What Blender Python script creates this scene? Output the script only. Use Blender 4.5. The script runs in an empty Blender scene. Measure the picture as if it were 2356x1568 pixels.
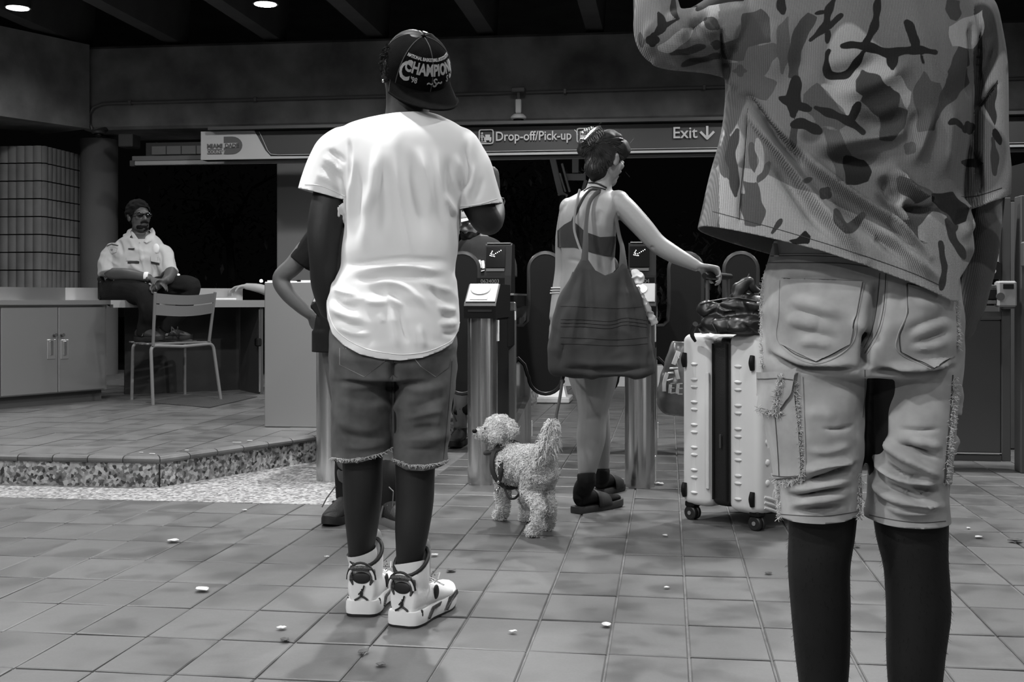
import bpy, bmesh, math, random
import numpy as np
from mathutils import Vector, Matrix

SC = bpy.context.scene
COL = SC.collection
# ---------------------------------------------------------------- camera
F = 2740.0; CX = 1178.0; HY = 690.0; H = 0.96      # focal length in px of a 2356x1568 frame, horizon row, lens height
cam_d = bpy.data.cameras.new('camera')
cam_d.sensor_fit = 'HORIZONTAL'; cam_d.sensor_width = 36.0
cam_d.lens = F / 2356.0 * 36.0
cam_d.shift_y = -(784.0 - HY) / 2356.0
cam_d.clip_start = 0.05; cam_d.clip_end = 300
cam = bpy.data.objects.new('camera', cam_d); COL.objects.link(cam)
cam.location = (0, 0, H); cam.rotation_euler = (math.pi/2, 0, 0)
SC.camera = cam
# ---------------------------------------------------------------- world: black night
wd = bpy.data.worlds.new('night'); SC.world = wd; wd.use_nodes = True
wd.node_tree.nodes['Background'].inputs[0].default_value = (1, 1, 1, 1)
wd.node_tree.nodes['Background'].inputs[1].default_value = 0.0012
# ---------------------------------------------------------------- exposure
SC.view_settings.view_transform = 'Standard'
SC.view_settings.look = 'None'
SC.view_settings.exposure = 0.0
SC.view_settings.gamma = 1.0
SC.view_settings.use_curve_mapping = False

TH = math.atan(357.0 / F)                            # the building is turned 7.4 degrees against the lens
AX = Vector((math.cos(TH), -math.sin(TH), 0)); BY = Vector((math.sin(TH), math.cos(TH), 0)); ZZ = Vector((0, 0, 1))
def P(px, py, d): return Vector(((px-CX)*d/F, d, H-(py-HY)*d/F))
def G(px, py, z=0.0):
    d = (H-z)*F/(py-HY); return P(px, py, d)
def UV(p): return (p.x*AX.x + p.y*AX.y, p.x*BY.x + p.y*BY.y)
def B(u, v, z=0.0): return AX*u + BY*v + ZZ*z

# ---------------------------------------------------------------- lamps: recessed downlights in the ceiling (strength per lamp, u across, v deep)
LAMP_Z = 3.52; LSCALE = 3.2
LAMPS = [  # (u, v, watts)
    (-5.65, 9.8, 24), (-3.45, 9.95, 32), (-1.2, 9.95, 40), (1.0, 9.95, 40), (3.2, 9.95, 34),
    (-5.65, 6.6, 40), (-3.45, 6.6, 75), (-1.2, 6.6, 165), (1.0, 6.6, 175), (3.2, 6.6, 75),
    (-3.45, 3.3, 90), (-1.2, 3.3, 100), (1.0, 3.3, 45), (3.2, 3.3, 40),
    (-3.45, 0.0, 175), (-1.2, 0.0, 95), (1.0, 0.0, 28), (3.2, 0.0, 25),
    (-3.45, -3.3, 200), (-1.2, -3.3, 35), (1.0, -3.3, 20),
]

# ---------------------------------------------------------------- materials
def srgb(v):
    v = v/255.0
    return v/12.92 if v <= 0.04045 else ((v+0.055)/1.055)**2.4
MATS = {}
def M(name, v, rough=0.6, metal=0.0, var=0.0, scale=6.0, bump=0.0, bscale=60.0, spec=0.5, detail=4.0, rvar=0.0,
      stretch=(1, 1, 1), sheen=0.0, emit=0.0, alpha=1.0, trans=0.0, coat=0.0, objrand=0.0):
    if name in MATS: return MATS[name]
    m = bpy.data.materials.new(name); m.use_nodes = True
    nt = m.node_tree; N = nt.nodes; L = nt.links
    b = N['Principled BSDF']
    b.inputs['Base Color'].default_value = (v, v, v, 1)
    b.inputs['Roughness'].default_value = rough
    b.inputs['Metallic'].default_value = metal
    b.inputs['Specular IOR Level'].default_value = spec
    b.inputs['Coat Weight'].default_value = coat
    b.inputs['Sheen Weight'].default_value = sheen
    b.inputs['Transmission Weight'].default_value = trans
    b.inputs['Alpha'].default_value = alpha
    if emit:
        b.inputs['Emission Color'].default_value = (1, 1, 1, 1); b.inputs['Emission Strength'].default_value = emit
    if var or bump or rvar or objrand:
        tc = N.new('ShaderNodeTexCoord'); mp = N.new('ShaderNodeMapping'); mp.inputs['Scale'].default_value = stretch
        L.new(tc.outputs['Object'], mp.inputs['Vector'])
        no = N.new('ShaderNodeTexNoise'); no.inputs['Scale'].default_value = scale; no.inputs['Detail'].default_value = detail
        L.new(mp.outputs['Vector'], no.inputs['Vector'])
        if var or objrand:
            mr = N.new('ShaderNodeMapRange'); mr.inputs['From Min'].default_value = 0.3; mr.inputs['From Max'].default_value = 0.7
            mr.inputs['To Min'].default_value = v*(1-var); mr.inputs['To Max'].default_value = v*(1+var)
            L.new(no.outputs['Fac'], mr.inputs['Value']); out = mr.outputs['Result']
            if objrand:
                oi = N.new('ShaderNodeObjectInfo'); r2 = N.new('ShaderNodeMapRange')
                r2.inputs['To Min'].default_value = 1-objrand; r2.inputs['To Max'].default_value = 1+objrand
                L.new(oi.outputs['Random'], r2.inputs['Value'])
                mu = N.new('ShaderNodeMath'); mu.operation = 'MULTIPLY'; L.new(out, mu.inputs[0]); L.new(r2.outputs['Result'], mu.inputs[1]); out = mu.outputs[0]
            L.new(out, b.inputs['Base Color'])
        if rvar:
            m3 = N.new('ShaderNodeMapRange'); m3.inputs['From Min'].default_value = 0.3; m3.inputs['From Max'].default_value = 0.7
            m3.inputs['To Min'].default_value = max(0.02, rough-rvar); m3.inputs['To Max'].default_value = min(1, rough+rvar)
            L.new(no.outputs['Fac'], m3.inputs['Value']); L.new(m3.outputs['Result'], b.inputs['Roughness'])
        if bump:
            n2 = N.new('ShaderNodeTexNoise'); n2.inputs['Scale'].default_value = bscale; n2.inputs['Detail'].default_value = 6
            L.new(mp.outputs['Vector'], n2.inputs['Vector'])
            bp = N.new('ShaderNodeBump'); bp.inputs['Strength'].default_value = bump; bp.inputs['Distance'].default_value = 0.01
            L.new(n2.outputs['Fac'], bp.inputs['Height']); L.new(bp.outputs['Normal'], b.inputs['Normal'])
    MATS[name] = m
    return m

# ---------------------------------------------------------------- mesh helpers
OFF = {}
def link(o, parent=None):
    COL.objects.link(o)
    if parent is not None: o.parent = parent
    return o
def tag(o, label=None, cat=None, group=None, kind=None):
    if label: o['label'] = label
    if cat: o['category'] = cat
    if group: o['group'] = group
    if kind: o['kind'] = kind
    return o
def root(name, loc, label=None, cat=None, group=None, kind=None):
    o = bpy.data.objects.new(name, None); o.location = loc; o.empty_display_size = 0.1; COL.objects.link(o)
    OFF[o] = Vector(loc); return tag(o, label, cat, group, kind)

def frame_of(d, up=None):
    d = Vector(d).normalized()
    up = Vector(up) if up is not None else (Vector((0, 0, 1)) if abs(d.z) < 0.9 else Vector((0, 1, 0)))
    x = up.cross(d)
    if x.length < 1e-6: x = Vector((1, 0, 0)).cross(d)
    x.normalize(); y = d.cross(x); return x, y

def spline(pts, n):
    """Catmull-Rom through rows of numbers, n samples per span"""
    A = np.array(pts, float); out = []
    for i in range(len(A)-1):
        p0 = A[max(i-1, 0)]; p1 = A[i]; p2 = A[i+1]; p3 = A[min(i+2, len(A)-1)]
        for k in range(n):
            t = k/n
            out.append(0.5*((2*p1)+(-p0+p2)*t+(2*p0-5*p1+4*p2-p3)*t*t+(-p0+3*p1-3*p2+p3)*t**3))
    out.append(A[-1]); return np.array(out)

class MB:
    def __init__(s): s.v = []; s.f = []
    def add(s, vs, fs):
        o = len(s.v); s.v += [tuple(p) for p in vs]; s.f += [tuple(i+o for i in f) for f in fs]; return s
    def box(s, c, size, X=None, Y=None, Z=None, ch=0.0):
        """box at centre c, full sizes, along axes X Y Z, optional chamfer"""
        X = Vector(X or (1, 0, 0)); Y = Vector(Y or (0, 1, 0)); Z = Vector(Z or (0, 0, 1)); c = Vector(c)
        hx, hy, hz = [q/2 for q in size]
        ch = min(ch, hx*0.9, hy*0.9, hz*0.9)
        if ch <= 0:
            vs = [c+X*(hx*i)+Y*(hy*j)+Z*(hz*k) for k in (-1, 1) for j in (-1, 1) for i in (-1, 1)]
            return s.add(vs, [(0, 2, 3, 1), (4, 5, 7, 6), (0, 1, 5, 4), (2, 6, 7, 3), (0, 4, 6, 2), (1, 3, 7, 5)])
        vs = []; idx = {}
        for k in (-1, 1):
            for j in (-1, 1):
                for i in (-1, 1):
                    for ax in range(3):
                        q = [hx-ch, hy-ch, hz-ch]; q[ax] += ch
                        idx[(i, j, k, ax)] = len(vs); vs.append(c+X*(q[0]*i)+Y*(q[1]*j)+Z*(q[2]*k))
        fs = []
        for sg in (-1, 1):
            f = [idx[(sg, -1, -1, 0)], idx[(sg, 1, -1, 0)], idx[(sg, 1, 1, 0)], idx[(sg, -1, 1, 0)]]; fs.append(f if sg > 0 else f[::-1])
            f = [idx[(-1, sg, -1, 1)], idx[(-1, sg, 1, 1)], idx[(1, sg, 1, 1)], idx[(1, sg, -1, 1)]]; fs.append(f if sg > 0 else f[::-1])
            f = [idx[(-1, -1, sg, 2)], idx[(1, -1, sg, 2)], idx[(1, 1, sg, 2)], idx[(-1, 1, sg, 2)]]; fs.append(f if sg > 0 else f[::-1])
        for a in (-1, 1):
            for b in (-1, 1):
                f = [idx[(a, b, -1, 0)], idx[(a, b, 1, 0)], idx[(a, b, 1, 1)], idx[(a, b, -1, 1)]]; fs.append(f if a*b < 0 else f[::-1])
                f = [idx[(a, -1, b, 0)], idx[(a, 1, b, 0)], idx[(a, 1, b, 2)], idx[(a, -1, b, 2)]]; fs.append(f if a*b > 0 else f[::-1])
                f = [idx[(-1, a, b, 1)], idx[(1, a, b, 1)], idx[(1, a, b, 2)], idx[(-1, a, b, 2)]]; fs.append(f if a*b < 0 else f[::-1])
                for k in (-1, 1):
                    f = [idx[(a, b, k, q)] for q in range(3)]; fs.append(f if a*b*k > 0 else f[::-1])
        return s.add(vs, fs)
    def prism(s, poly, vec):
        n = len(poly); poly = [Vector(p) for p in poly]; vec = Vector(vec)
        vs = poly+[p+vec for p in poly]
        fs = [tuple(range(n))[::-1], tuple(range(n, 2*n))]+[(i, (i+1) % n, n+(i+1) % n, n+i) for i in range(n)]
        nr = Vector((0, 0, 0))
        for i in range(n): nr += poly[i].cross(poly[(i+1) % n])
        if nr.dot(vec) < 0: fs = [f[::-1] for f in fs]
        return s.add(vs, fs)
    def loft(s, rings, cap=True, closed=False):
        n = len(rings[0]); m = len(rings); vs = [p for r in rings for p in r]; fs = []
        for i in range(m if closed else m-1):
            a = i*n; b = ((i+1) % m)*n
            for j in range(n): fs.append((a+j, a+(j+1) % n, b+(j+1) % n, b+j))
        if cap and not closed: fs += [tuple(range(n))[::-1], tuple(range((m-1)*n, m*n))]
        return s.add(vs, fs)
    def tube(s, pts, r, n=8, cap=True, up=None, rb=None, closed=False, power=2.0):
        """sweep; r (and rb, the second half-axis along 'up') numbers or lists"""
        pts = [Vector(p) for p in pts]; m = len(pts)
        ra = list(r) if hasattr(r, '__len__') else [r]*m
        rbb = ra if rb is None else (list(rb) if hasattr(rb, '__len__') else [rb]*m)
        rings = []; px = None
        for i, p in enumerate(pts):
            if closed: d = pts[(i+1) % m]-pts[i-1]
            else: d = pts[min(i+1, m-1)]-pts[max(i-1, 0)]
            d.normalize()
            if up is not None: x, y = frame_of(d, up)
            elif px is None: x, y = frame_of(d)
            else:
                x = px-d*px.dot(d); x.normalize(); y = d.cross(x)
            px = x; ring = []
            for k in range(n):
                t = 2*math.pi*k/n; c, q = math.cos(t), math.sin(t)
                if power != 2.0:
                    e = 2.0/power; c = math.copysign(abs(c)**e, c); q = math.copysign(abs(q)**e, q)
                ring.append(p+x*(ra[i]*c)+y*(rbb[i]*q))
            rings.append(ring)
        return s.loft(rings, cap, closed)
    def limb(s, pts, r, sub=5, n=14, up=None, rb=None, cap=True):
        A = [list(p)+[r[i], (rb or r)[i]] for i, p in enumerate(pts)]; S = spline(A, sub)
        return s.tube([q[:3] for q in S], [max(0.001, q[3]) for q in S], n, cap, up, [max(0.001, q[4]) for q in S])
    def lathe(s, prof, c, n=24, X=None, Y=None, Z=None, cap=True):
        X = Vector(X or (1, 0, 0)); Y = Vector(Y or (0, 1, 0)); Z = Vector(Z or (0, 0, 1)); c = Vector(c)
        rings = [[c+X*(r*math.cos(2*math.pi*k/n))+Y*(r*math.sin(2*math.pi*k/n))+Z*z for k in range(n)] for r, z in prof]
        return s.loft(rings, cap)
    def ell(s, c, r, X=None, Y=None, Z=None, nu=16, nv=10):
        X = Vector(X or (1, 0, 0)); Y = Vector(Y or (0, 1, 0)); Z = Vector(Z or (0, 0, 1)); c = Vector(c)
        if not hasattr(r, '__len__'): r = (r, r, r)
        vs = [c-Z*r[2]]
        for i in range(1, nv):
            ph = -math.pi/2+math.pi*i/nv
            for k in range(nu):
                t = 2*math.pi*k/nu
                vs.append(c+X*(r[0]*math.cos(ph)*math.cos(t))+Y*(r[1]*math.cos(ph)*math.sin(t))+Z*(r[2]*math.sin(ph)))
        vs.append(c+Z*r[2]); fs = []
        for k in range(nu): fs.append((0, 1+(k+1) % nu, 1+k))
        for i in range(nv-2):
            a = 1+i*nu; b = a+nu
            for k in range(nu): fs.append((a+k, a+(k+1) % nu, b+(k+1) % nu, b+k))
        a = 1+(nv-2)*nu; t = len(vs)-1
        for k in range(nu): fs.append((a+k, a+(k+1) % nu, t))
        return s.add(vs, fs)
    def mesh(s, name, off=(0, 0, 0)):
        me = bpy.data.meshes.new(name); o = Vector(off)
        me.from_pydata([(p[0]-o.x, p[1]-o.y, p[2]-o.z) for p in s.v], [], s.f); me.update(); return me
    def build(s, name, mat, parent=None, smooth=True, angle=35, label=None, cat=None, group=None, kind=None, base=None):
        """one object; top-level meshes get their origin at base (or the lowest middle point)"""
        if parent is not None: off = OFF.get(parent, Vector((0, 0, 0)))
        else:
            A = np.array(s.v); off = Vector(base) if base is not None else Vector(((A[:, 0].min()+A[:, 0].max())/2, (A[:, 1].min()+A[:, 1].max())/2, A[:, 2].min()))
        me = s.mesh(name, off); return finish(me, name, mat, parent, off, smooth, angle, label, cat, group, kind)
def finish(me, name, mat, parent, off, smooth=True, angle=35, label=None, cat=None, group=None, kind=None):
    if smooth:
        me.polygons.foreach_set('use_smooth', np.ones(len(me.polygons), dtype=bool))
        if angle: me.set_sharp_from_angle(angle=math.radians(angle))
    for m in (mat if isinstance(mat, (list, tuple)) else [mat]): me.materials.append(m)
    o = bpy.data.objects.new(name, me); OFF[o] = Vector(off)
    if parent is None: o.location = off
    link(o, parent); return tag(o, label, cat, group, kind)
def share(o, name, loc, parent, rotz=0.0):
    c = bpy.data.objects.new(name, o.data); c.location = loc; c.rotation_euler = (0, 0, rotz); link(c, parent); return c
def text_mesh(txt, size, depth=0.002, name='lettering', spacing=1.0, align='LEFT', offset=0.0):
    cu = bpy.data.curves.new(name, 'FONT'); cu.body = txt; cu.size = size; cu.extrude = depth; cu.space_character = spacing
    cu.align_x = align; cu.resolution_u = 3; cu.offset = offset
    o = bpy.data.objects.new(name, cu); COL.objects.link(o)
    dg = bpy.context.evaluated_depsgraph_get(); me = bpy.data.meshes.new_from_object(o.evaluated_get(dg))
    vs = [v.co.copy() for v in me.vertices]; fs = [tuple(p.vertices) for p in me.polygons]
    bpy.data.objects.remove(o); bpy.data.curves.remove(cu); bpy.data.meshes.remove(me)
    return vs, fs
def text_on(txt, size, origin, X, Yv, depth=0.002, spacing=1.0, align='LEFT', offset=0.0, xs=1.0):
    """flat text: X along the line, Yv up; proud of the surface by depth"""
    vs, fs = text_mesh(txt, size, depth, spacing=spacing, align=align, offset=offset); X = Vector(X).normalized(); Yv = Vector(Yv).normalized(); Nn = X.cross(Yv)
    return MB().add([Vector(origin)+X*(p.x*xs)+Yv*p.y+Nn*p.z for p in vs], fs)
# ================================================================ structure
rnd = random.Random(7)
def tile_mat(name, v):
    m = bpy.data.materials.new(name); m.use_nodes = True; N = m.node_tree.nodes; L = m.node_tree.links; b = N['Principled BSDF']
    tc = N.new('ShaderNodeTexCoord'); oi = N.new('ShaderNodeObjectInfo'); ge = N.new('ShaderNodeNewGeometry')
    sc = N.new('ShaderNodeMath'); sc.operation = 'MULTIPLY'; sc.inputs[1].default_value = 60; L.new(oi.outputs['Random'], sc.inputs[0])
    va = N.new('ShaderNodeVectorMath'); va.operation = 'ADD'; L.new(tc.outputs['Object'], va.inputs[0]); L.new(sc.outputs[0], va.inputs[1])
    n1 = N.new('ShaderNodeTexNoise'); n1.inputs['Scale'].default_value = 5.5; n1.inputs['Detail'].default_value = 3; L.new(va.outputs[0], n1.inputs['Vector'])
    n2 = N.new('ShaderNodeTexNoise'); n2.inputs['Scale'].default_value = 1.3; n2.inputs['Detail'].default_value = 5; L.new(ge.outputs['Position'], n2.inputs['Vector'])
    n3 = N.new('ShaderNodeTexNoise'); n3.inputs['Scale'].default_value = 140; n3.inputs['Detail'].default_value = 3; L.new(va.outputs[0], n3.inputs['Vector'])
    def mr(src, a, b_, lo, hi):
        r = N.new('ShaderNodeMapRange'); r.inputs['From Min'].default_value = a; r.inputs['From Max'].default_value = b_; r.inputs['To Min'].default_value = lo; r.inputs['To Max'].default_value = hi; L.new(src, r.inputs['Value']); return r.outputs['Result']
    def mul(x, y):
        q = N.new('ShaderNodeMath'); q.operation = 'MULTIPLY'; L.new(x, q.inputs[0]); L.new(y, q.inputs[1]); return q.outputs[0]
    c = mul(mul(mr(n1.outputs['Fac'], .36, .50, .74, 1.03), mr(n2.outputs['Fac'], .3, .7, .94, 1.05)), mul(mr(oi.outputs['Random'], 0, 1, .88*v, 1.1*v), mr(n3.outputs['Fac'], .3, .7, .93, 1.07)))
    L.new(c, b.inputs['Base Color']); L.new(mr(n1.outputs['Fac'], .3, .7, .36, .52), b.inputs['Roughness'])
    bp = N.new('ShaderNodeBump'); bp.inputs['Strength'].default_value = .25; bp.inputs['Distance'].default_value = .004; L.new(n1.outputs['Fac'], bp.inputs['Height']); L.new(bp.outputs['Normal'], b.inputs['Normal'])
    return m
m_tile = tile_mat('quarry_tile', srgb(89))
m_grout = M('grout', srgb(104), 0.9, var=0.25, scale=14, bump=0.2, bscale=150)
m_ptile = tile_mat('platform_tile', srgb(92))
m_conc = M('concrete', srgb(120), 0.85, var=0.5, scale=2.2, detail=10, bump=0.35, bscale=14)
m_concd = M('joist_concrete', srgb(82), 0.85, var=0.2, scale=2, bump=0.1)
m_ext = M('night_ground', 0.03, 0.9)
def granite(name, lo, hi, scale):
    m = bpy.data.materials.new(name); m.use_nodes = True; N = m.node_tree.nodes; L = m.node_tree.links; b = N['Principled BSDF']
    tc = N.new('ShaderNodeTexCoord'); vo = N.new('ShaderNodeTexVoronoi'); vo.inputs['Scale'].default_value = scale
    L.new(tc.outputs['Object'], vo.inputs['Vector'])
    no = N.new('ShaderNodeTexNoise'); no.inputs['Scale'].default_value = scale*0.45; no.inputs['Detail'].default_value = 5; L.new(tc.outputs['Object'], no.inputs['Vector'])
    ad = N.new('ShaderNodeMath'); ad.operation = 'MULTIPLY'; L.new(vo.outputs['Color'], ad.inputs[0]); L.new(no.outputs['Fac'], ad.inputs[1])
    mr = N.new('ShaderNodeMapRange'); mr.inputs['From Min'].default_value = 0.08; mr.inputs['From Max'].default_value = 0.42
    mr.inputs['To Min'].default_value = lo; mr.inputs['To Max'].default_value = hi
    L.new(ad.outputs[0], mr.inputs['Value']); L.new(mr.outputs['Result'], b.inputs['Base Color']); b.inputs['Roughness'].default_value = 0.55
    bp = N.new('ShaderNodeBump'); bp.inputs['Strength'].default_value = 0.25; bp.inputs['Distance'].default_value = 0.004
    L.new(ad.outputs[0], bp.inputs['Height']); L.new(bp.outputs['Normal'], b.inputs['Normal'])
    return m
m_riser = granite('granite_riser', srgb(38), srgb(165), 60)
m_strip = granite('terrazzo_strip', srgb(85), srgb(175), 75)

# ---- platform outline (u,v plane kept in world xy)
PZ = 0.156
C0 = G(367, 1121)
SK = Vector((math.sin(math.radians(33.0)), math.cos(math.radians(33.0)), 0))      # the skewed side of platform, counter and beam
SKN = Vector((SK.y, -SK.x, 0))
plat = [C0-AX*6.0, C0, C0+SK*3.2, C0+SK*3.2+BY*3.0, C0-AX*6.0+BY*8.0]
stripA = G(0, 1143); stripB = G(905, 1166.5)
_, v_strip = UV(G(400, 1153))
# ---- floor slab
fl = MB(); fl.box(B(0, 9.0, -0.056), (26, 26, 0.10), AX, BY, ZZ)
floor = fl.build('floor', m_grout, smooth=False, kind='structure', base=(0, 0, 0))
tag(floor, 'floor of unglazed rectangular tiles with recessed joints')
TU, TV = 0.219, 0.32
u0 = 0.0586; v0 = 3.559
def inside(poly, x, y):
    c = False; n = len(poly)
    for i in range(n):
        a = poly[i]; b = poly[i-1]
        if (a.y > y) != (b.y > y) and x < (b.x-a.x)*(y-a.y)/(b.y-a.y)+a.x: c = not c
    return c
def clip_poly(sub, clip):
    """Sutherland-Hodgman, both counter-clockwise, xy"""
    out = sub
    for i in range(len(clip)):
        a = clip[i]; b = clip[(i+1) % len(clip)]; inp = out; out = []
        def side(p): return (b[0]-a[0])*(p[1]-a[1])-(b[1]-a[1])*(p[0]-a[0])
        for j in range(len(inp)):
            p = inp[j]; q = inp[(j+1) % len(inp)]; sp, sq = side(p), side(q)
            if sp >= 0: out.append(p)
            if sp*sq < 0:
                t = sp/(sp-sq); out.append((p[0]+(q[0]-p[0])*t, p[1]+(q[1]-p[1])*t))
        if len(out) < 3: return []
    return out
cells = []
for i in range(-40, 45):
    for j in range(-7, 34):
        uc = u0+(i+0.5)*TU; vc = v0+(j+0.5)*TV; p = B(uc, vc)
        if p.y < 1.6: continue
        px = CX+p.x/p.y*F; py = HY+H/p.y*F
        if px < -1500 or px > 2356+1500 or py > 1568+700: continue
        vis_ = 0 if (-40 < px < 2396 and py < 1568+60) else 1
        if inside(plat, p.x, p.y): continue
        if vc > v_strip-0.16+0.0 and p.x < 0 and uc < UV(stripB)[0] and vc > v_strip-0.01: continue
        cells.append((vis_, p.y, uc, vc, i, j))
cells.sort()
def tile_mb(cu, cv, w, l, tilt=(0, 0), z=0.0, t=0.008):
    g = 0.0035; c = 0.003; mb = MB(); vs = []
    for (zz, inset) in ((-t, 0), (-c*0.8, 0), (0, c)):
        for (sx, sy) in ((-1, -1), (1, -1), (1, 1), (-1, 1)):
            x = sx*(w/2-g-inset); y = sy*(l/2-g-inset)
            vs.append(AX*(cu+x)+BY*(cv+y)+ZZ*(z+zz+(tilt[0]*x+tilt[1]*y if zz > -t*0.9 else 0)))
    fs = [(8, 9, 10, 11)]
    for a in (0, 4):
        for k in range(4): fs.append((a+k, a+(k+1) % 4, a+4+(k+1) % 4, a+4+k))
    return mb.add(vs, fs)
variants = []
for k in range(6):
    t = (rnd.uniform(-0.012, 0.012), rnd.uniform(-0.010, 0.010))
    variants.append(tile_mb(0, 0, TU, TV, t).mesh('tile'))
for vme in variants: vme.materials.append(m_tile)
NT = 290
for q, (vv_, d, uc, vc, i, j) in enumerate(cells[:NT]):
    o = bpy.data.objects.new('tile', variants[rnd.randrange(6)]); o.location = B(uc, vc); link(o, floor)
rest = MB()
for (vv_, d, uc, vc, i, j) in cells[NT:]:
    t = tile_mb(uc, vc, TU, TV, (rnd.uniform(-.008, .008), rnd.uniform(-.008, .008))); rest.add(t.v, t.f)
rest.build('tile_field', m_tile, floor, smooth=False, kind='stuff')
# ---- terrazzo strip between tiles and platform
su = UV(stripB)[0]
st = MB(); st.prism([B(-7, v_strip+0.006, 0.001), B(su, v_strip+0.006, 0.001), B(su, v_strip+0.75, 0.001), B(UV(C0)[0]+0.9, v_strip+2.4, 0.001), B(-7, v_strip+1.5, 0.001)], (0, 0, -0.02))
st.build('floor_strip', m_strip, smooth=False, kind='structure', label='pale terrazzo strip of flooring along the raised platform')
# ---- platform
pl = MB(); pl.prism([p+ZZ*0.0 for p in plat], (0, 0, PZ-0.022))
platform = pl.build('floor_platform', m_riser, smooth=False, kind='structure', base=(0, 0, 0), label='raised platform with speckled granite riser and tiled top')
NW = 0.075
inner = [C0-AX*6.0+BY*NW, None, C0+SK*3.2-SKN*NW, C0+SK*3.2+BY*3.0-SKN*NW, C0-AX*6.0+BY*8.0]
# inner corner: intersection of the two offset edges
def isect(p, d, q, e):
    k = d.x*e.y-d.y*e.x; t = ((q.x-p.x)*e.y-(q.y-p.y)*e.x)/k; return p+d*t
inner[1] = isect(C0+BY*NW, AX, C0-SKN*NW, SK)
clipP = [(p.x, p.y) for p in inner]
n_pt = 0
sharedP = None
cu0, cv0 = UV(C0)
for i in range(-26, 12):
    for j in range(0, 20):
        u = cu0+(i+0.5)*TU; v = cv0+NW+(j+0.5)*0.30; p = B(u, v)
        px = CX+p.x/p.y*F
        if px < -60 or px > 800 or v > cv0+4.8: continue
        quad = [(B(u+sx*(TU/2-.003), v+sy*(.15-.003)).x, B(u+sx*(TU/2-.003), v+sy*(.15-.003)).y) for sx, sy in ((-1, -1), (1, -1), (1, 1), (-1, 1))]
        c = clip_poly(quad, clipP)
        if len(c) < 3: continue
        full = len(c) == 4 and all(abs(c[k][0]-quad[k][0])+abs(c[k][1]-quad[k][1]) < 1e-6 for k in range(4))
        if full:
            if sharedP is None:
                mbp = MB().prism([AX*(sx*(TU/2-.003))+BY*(sy*.147)+ZZ*0 for sx, sy in ((-1, -1), (1, -1), (1, 1), (-1, 1))], (0, 0, 0.010))
                sharedP = mbp.mesh('tile'); sharedP.materials.append(m_ptile)
            o = bpy.data.objects.new('tile', sharedP); o.location = B(u, v, PZ-0.010+rnd.uniform(-.0012, .0012)); link(o, platform)
        else:
            MB().prism([Vector((x, y, PZ-0.010)) for x, y in c], (0, 0, 0.010)).build('tile', m_ptile, platform, smooth=False)
gp = MB(); gp.prism([p+ZZ*(PZ-0.022) for p in plat], (0, 0, 0.014)); gp.build('tile_bed', m_grout, platform, smooth=False)
# nosing tiles with a rounded front edge
def nosing(p0, dr, out, L, cutA=0.0, cutB=0.0):
    prof = [(-NW+0.004, PZ-0.010), (-NW+0.004, PZ+0.003), (-0.012, PZ+0.003), (0.004, PZ-0.001), (0.014, PZ-0.010), (0.016, PZ-0.020), (0.010, PZ-0.030), (0.0, PZ-0.034)]
    r = []
    for (e, k) in ((0.003, cutA), (L-0.003, cutB)):
        r.append([p0+dr*(e+k*o)+out*o+ZZ*z for o, z in prof])
    mb = MB(); mb.loft(r); return mb
cutc = math.tan((math.pi/2-math.acos(max(-1, min(1, AX.dot(SK)))))/2)*0
angc = math.acos(AX.dot(SK)); km = math.tan(angc/2)
xq = 0.0
for k in range(16):
    L_ = 0.192
    mb = nosing(C0-AX*(L_*(k+1)), AX, -BY, L_, 0, km if k == 0 else 0)
    mb.build('nosing_tile', m_ptile, platform, angle=30)
for k in range(15):
    mb = nosing(C0+SK*(L_*k), SK, SKN, L_, -km if k == 0 else 0, 0)
    mb.build('nosing_tile', m_ptile, platform, angle=30)
m_black = M('black_gap', 0.004, 0.9)
MB().box(C0+ZZ*0.06+(-BY+SKN)*0.0012, (0.006, 0.006, 0.12), AX, BY).build('corner_joint', m_black, platform, smooth=False)
m_flake = M('mortar_flake', srgb(190), 0.9)
for k, (px, py, L_) in enumerate(((350, 1043, .03), (325, 1040, .02), (545, 1017, .05), (575, 1013, .03), (430, 1035, .02))):
    g = G(px, py, PZ+0.004); MB().box(g, (L_, 0.012, 0.003), AX, BY).build('mortar_patch', m_flake, platform, smooth=False)
# ---- ceiling, joists, beams
VB = 12.0                                             # beam face
b_bot = P(1100, 283, 12.2).z; b_top = 3.66
bm = MB(); bm.box(B(1.0, VB+0.45, (b_bot+b_top)/2), (14.4, 0.9, b_top-b_bot), AX, BY, ch=0.03)
beam = bm.build('wall_beam', m_conc, smooth=False, kind='structure', label='deep board-marked concrete beam spanning above the gates')
pc = B(-5.9, VB+0.0)
sb = MB(); q0 = P(150, 200, 12.35); q0.z = 0
s0 = q0-SK*7.0; hb = b_top-b_bot
sb.prism([s0+ZZ*b_bot, q0+SK*0.3+ZZ*b_bot, q0+SK*0.3-SKN*0.8+ZZ*b_bot, s0-SKN*0.8+ZZ*b_bot], (0, 0, hb))
sb.build('wall_beam_skew', m_conc, smooth=False, kind='structure', label='concrete beam turning the corner above the ribbed column')
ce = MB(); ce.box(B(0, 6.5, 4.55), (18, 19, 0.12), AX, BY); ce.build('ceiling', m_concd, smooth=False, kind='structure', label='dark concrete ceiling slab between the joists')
# joists: ends seen at these pixels on the beam top
jz = 3.70
for px in (-114, 132, 373, 618, 866, 1124, 1372, 1625, 1880, 2135, 2390):
    g = P(px, 85, (jz-H)*F/(HY-85)); u, v = UV(g); v = VB
    u = u
    MB().prism([B(u-0.085, -3, jz), B(u+0.085, -3, jz), B(u+0.14, -3, 4.5), B(u-0.14, -3, 4.5)], BY*(VB+3.3)).build('ceiling_joist', m_concd, smooth=False, kind='structure', label='concrete ceiling joist running back to the beam', group='parallel ceiling joists')
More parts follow.
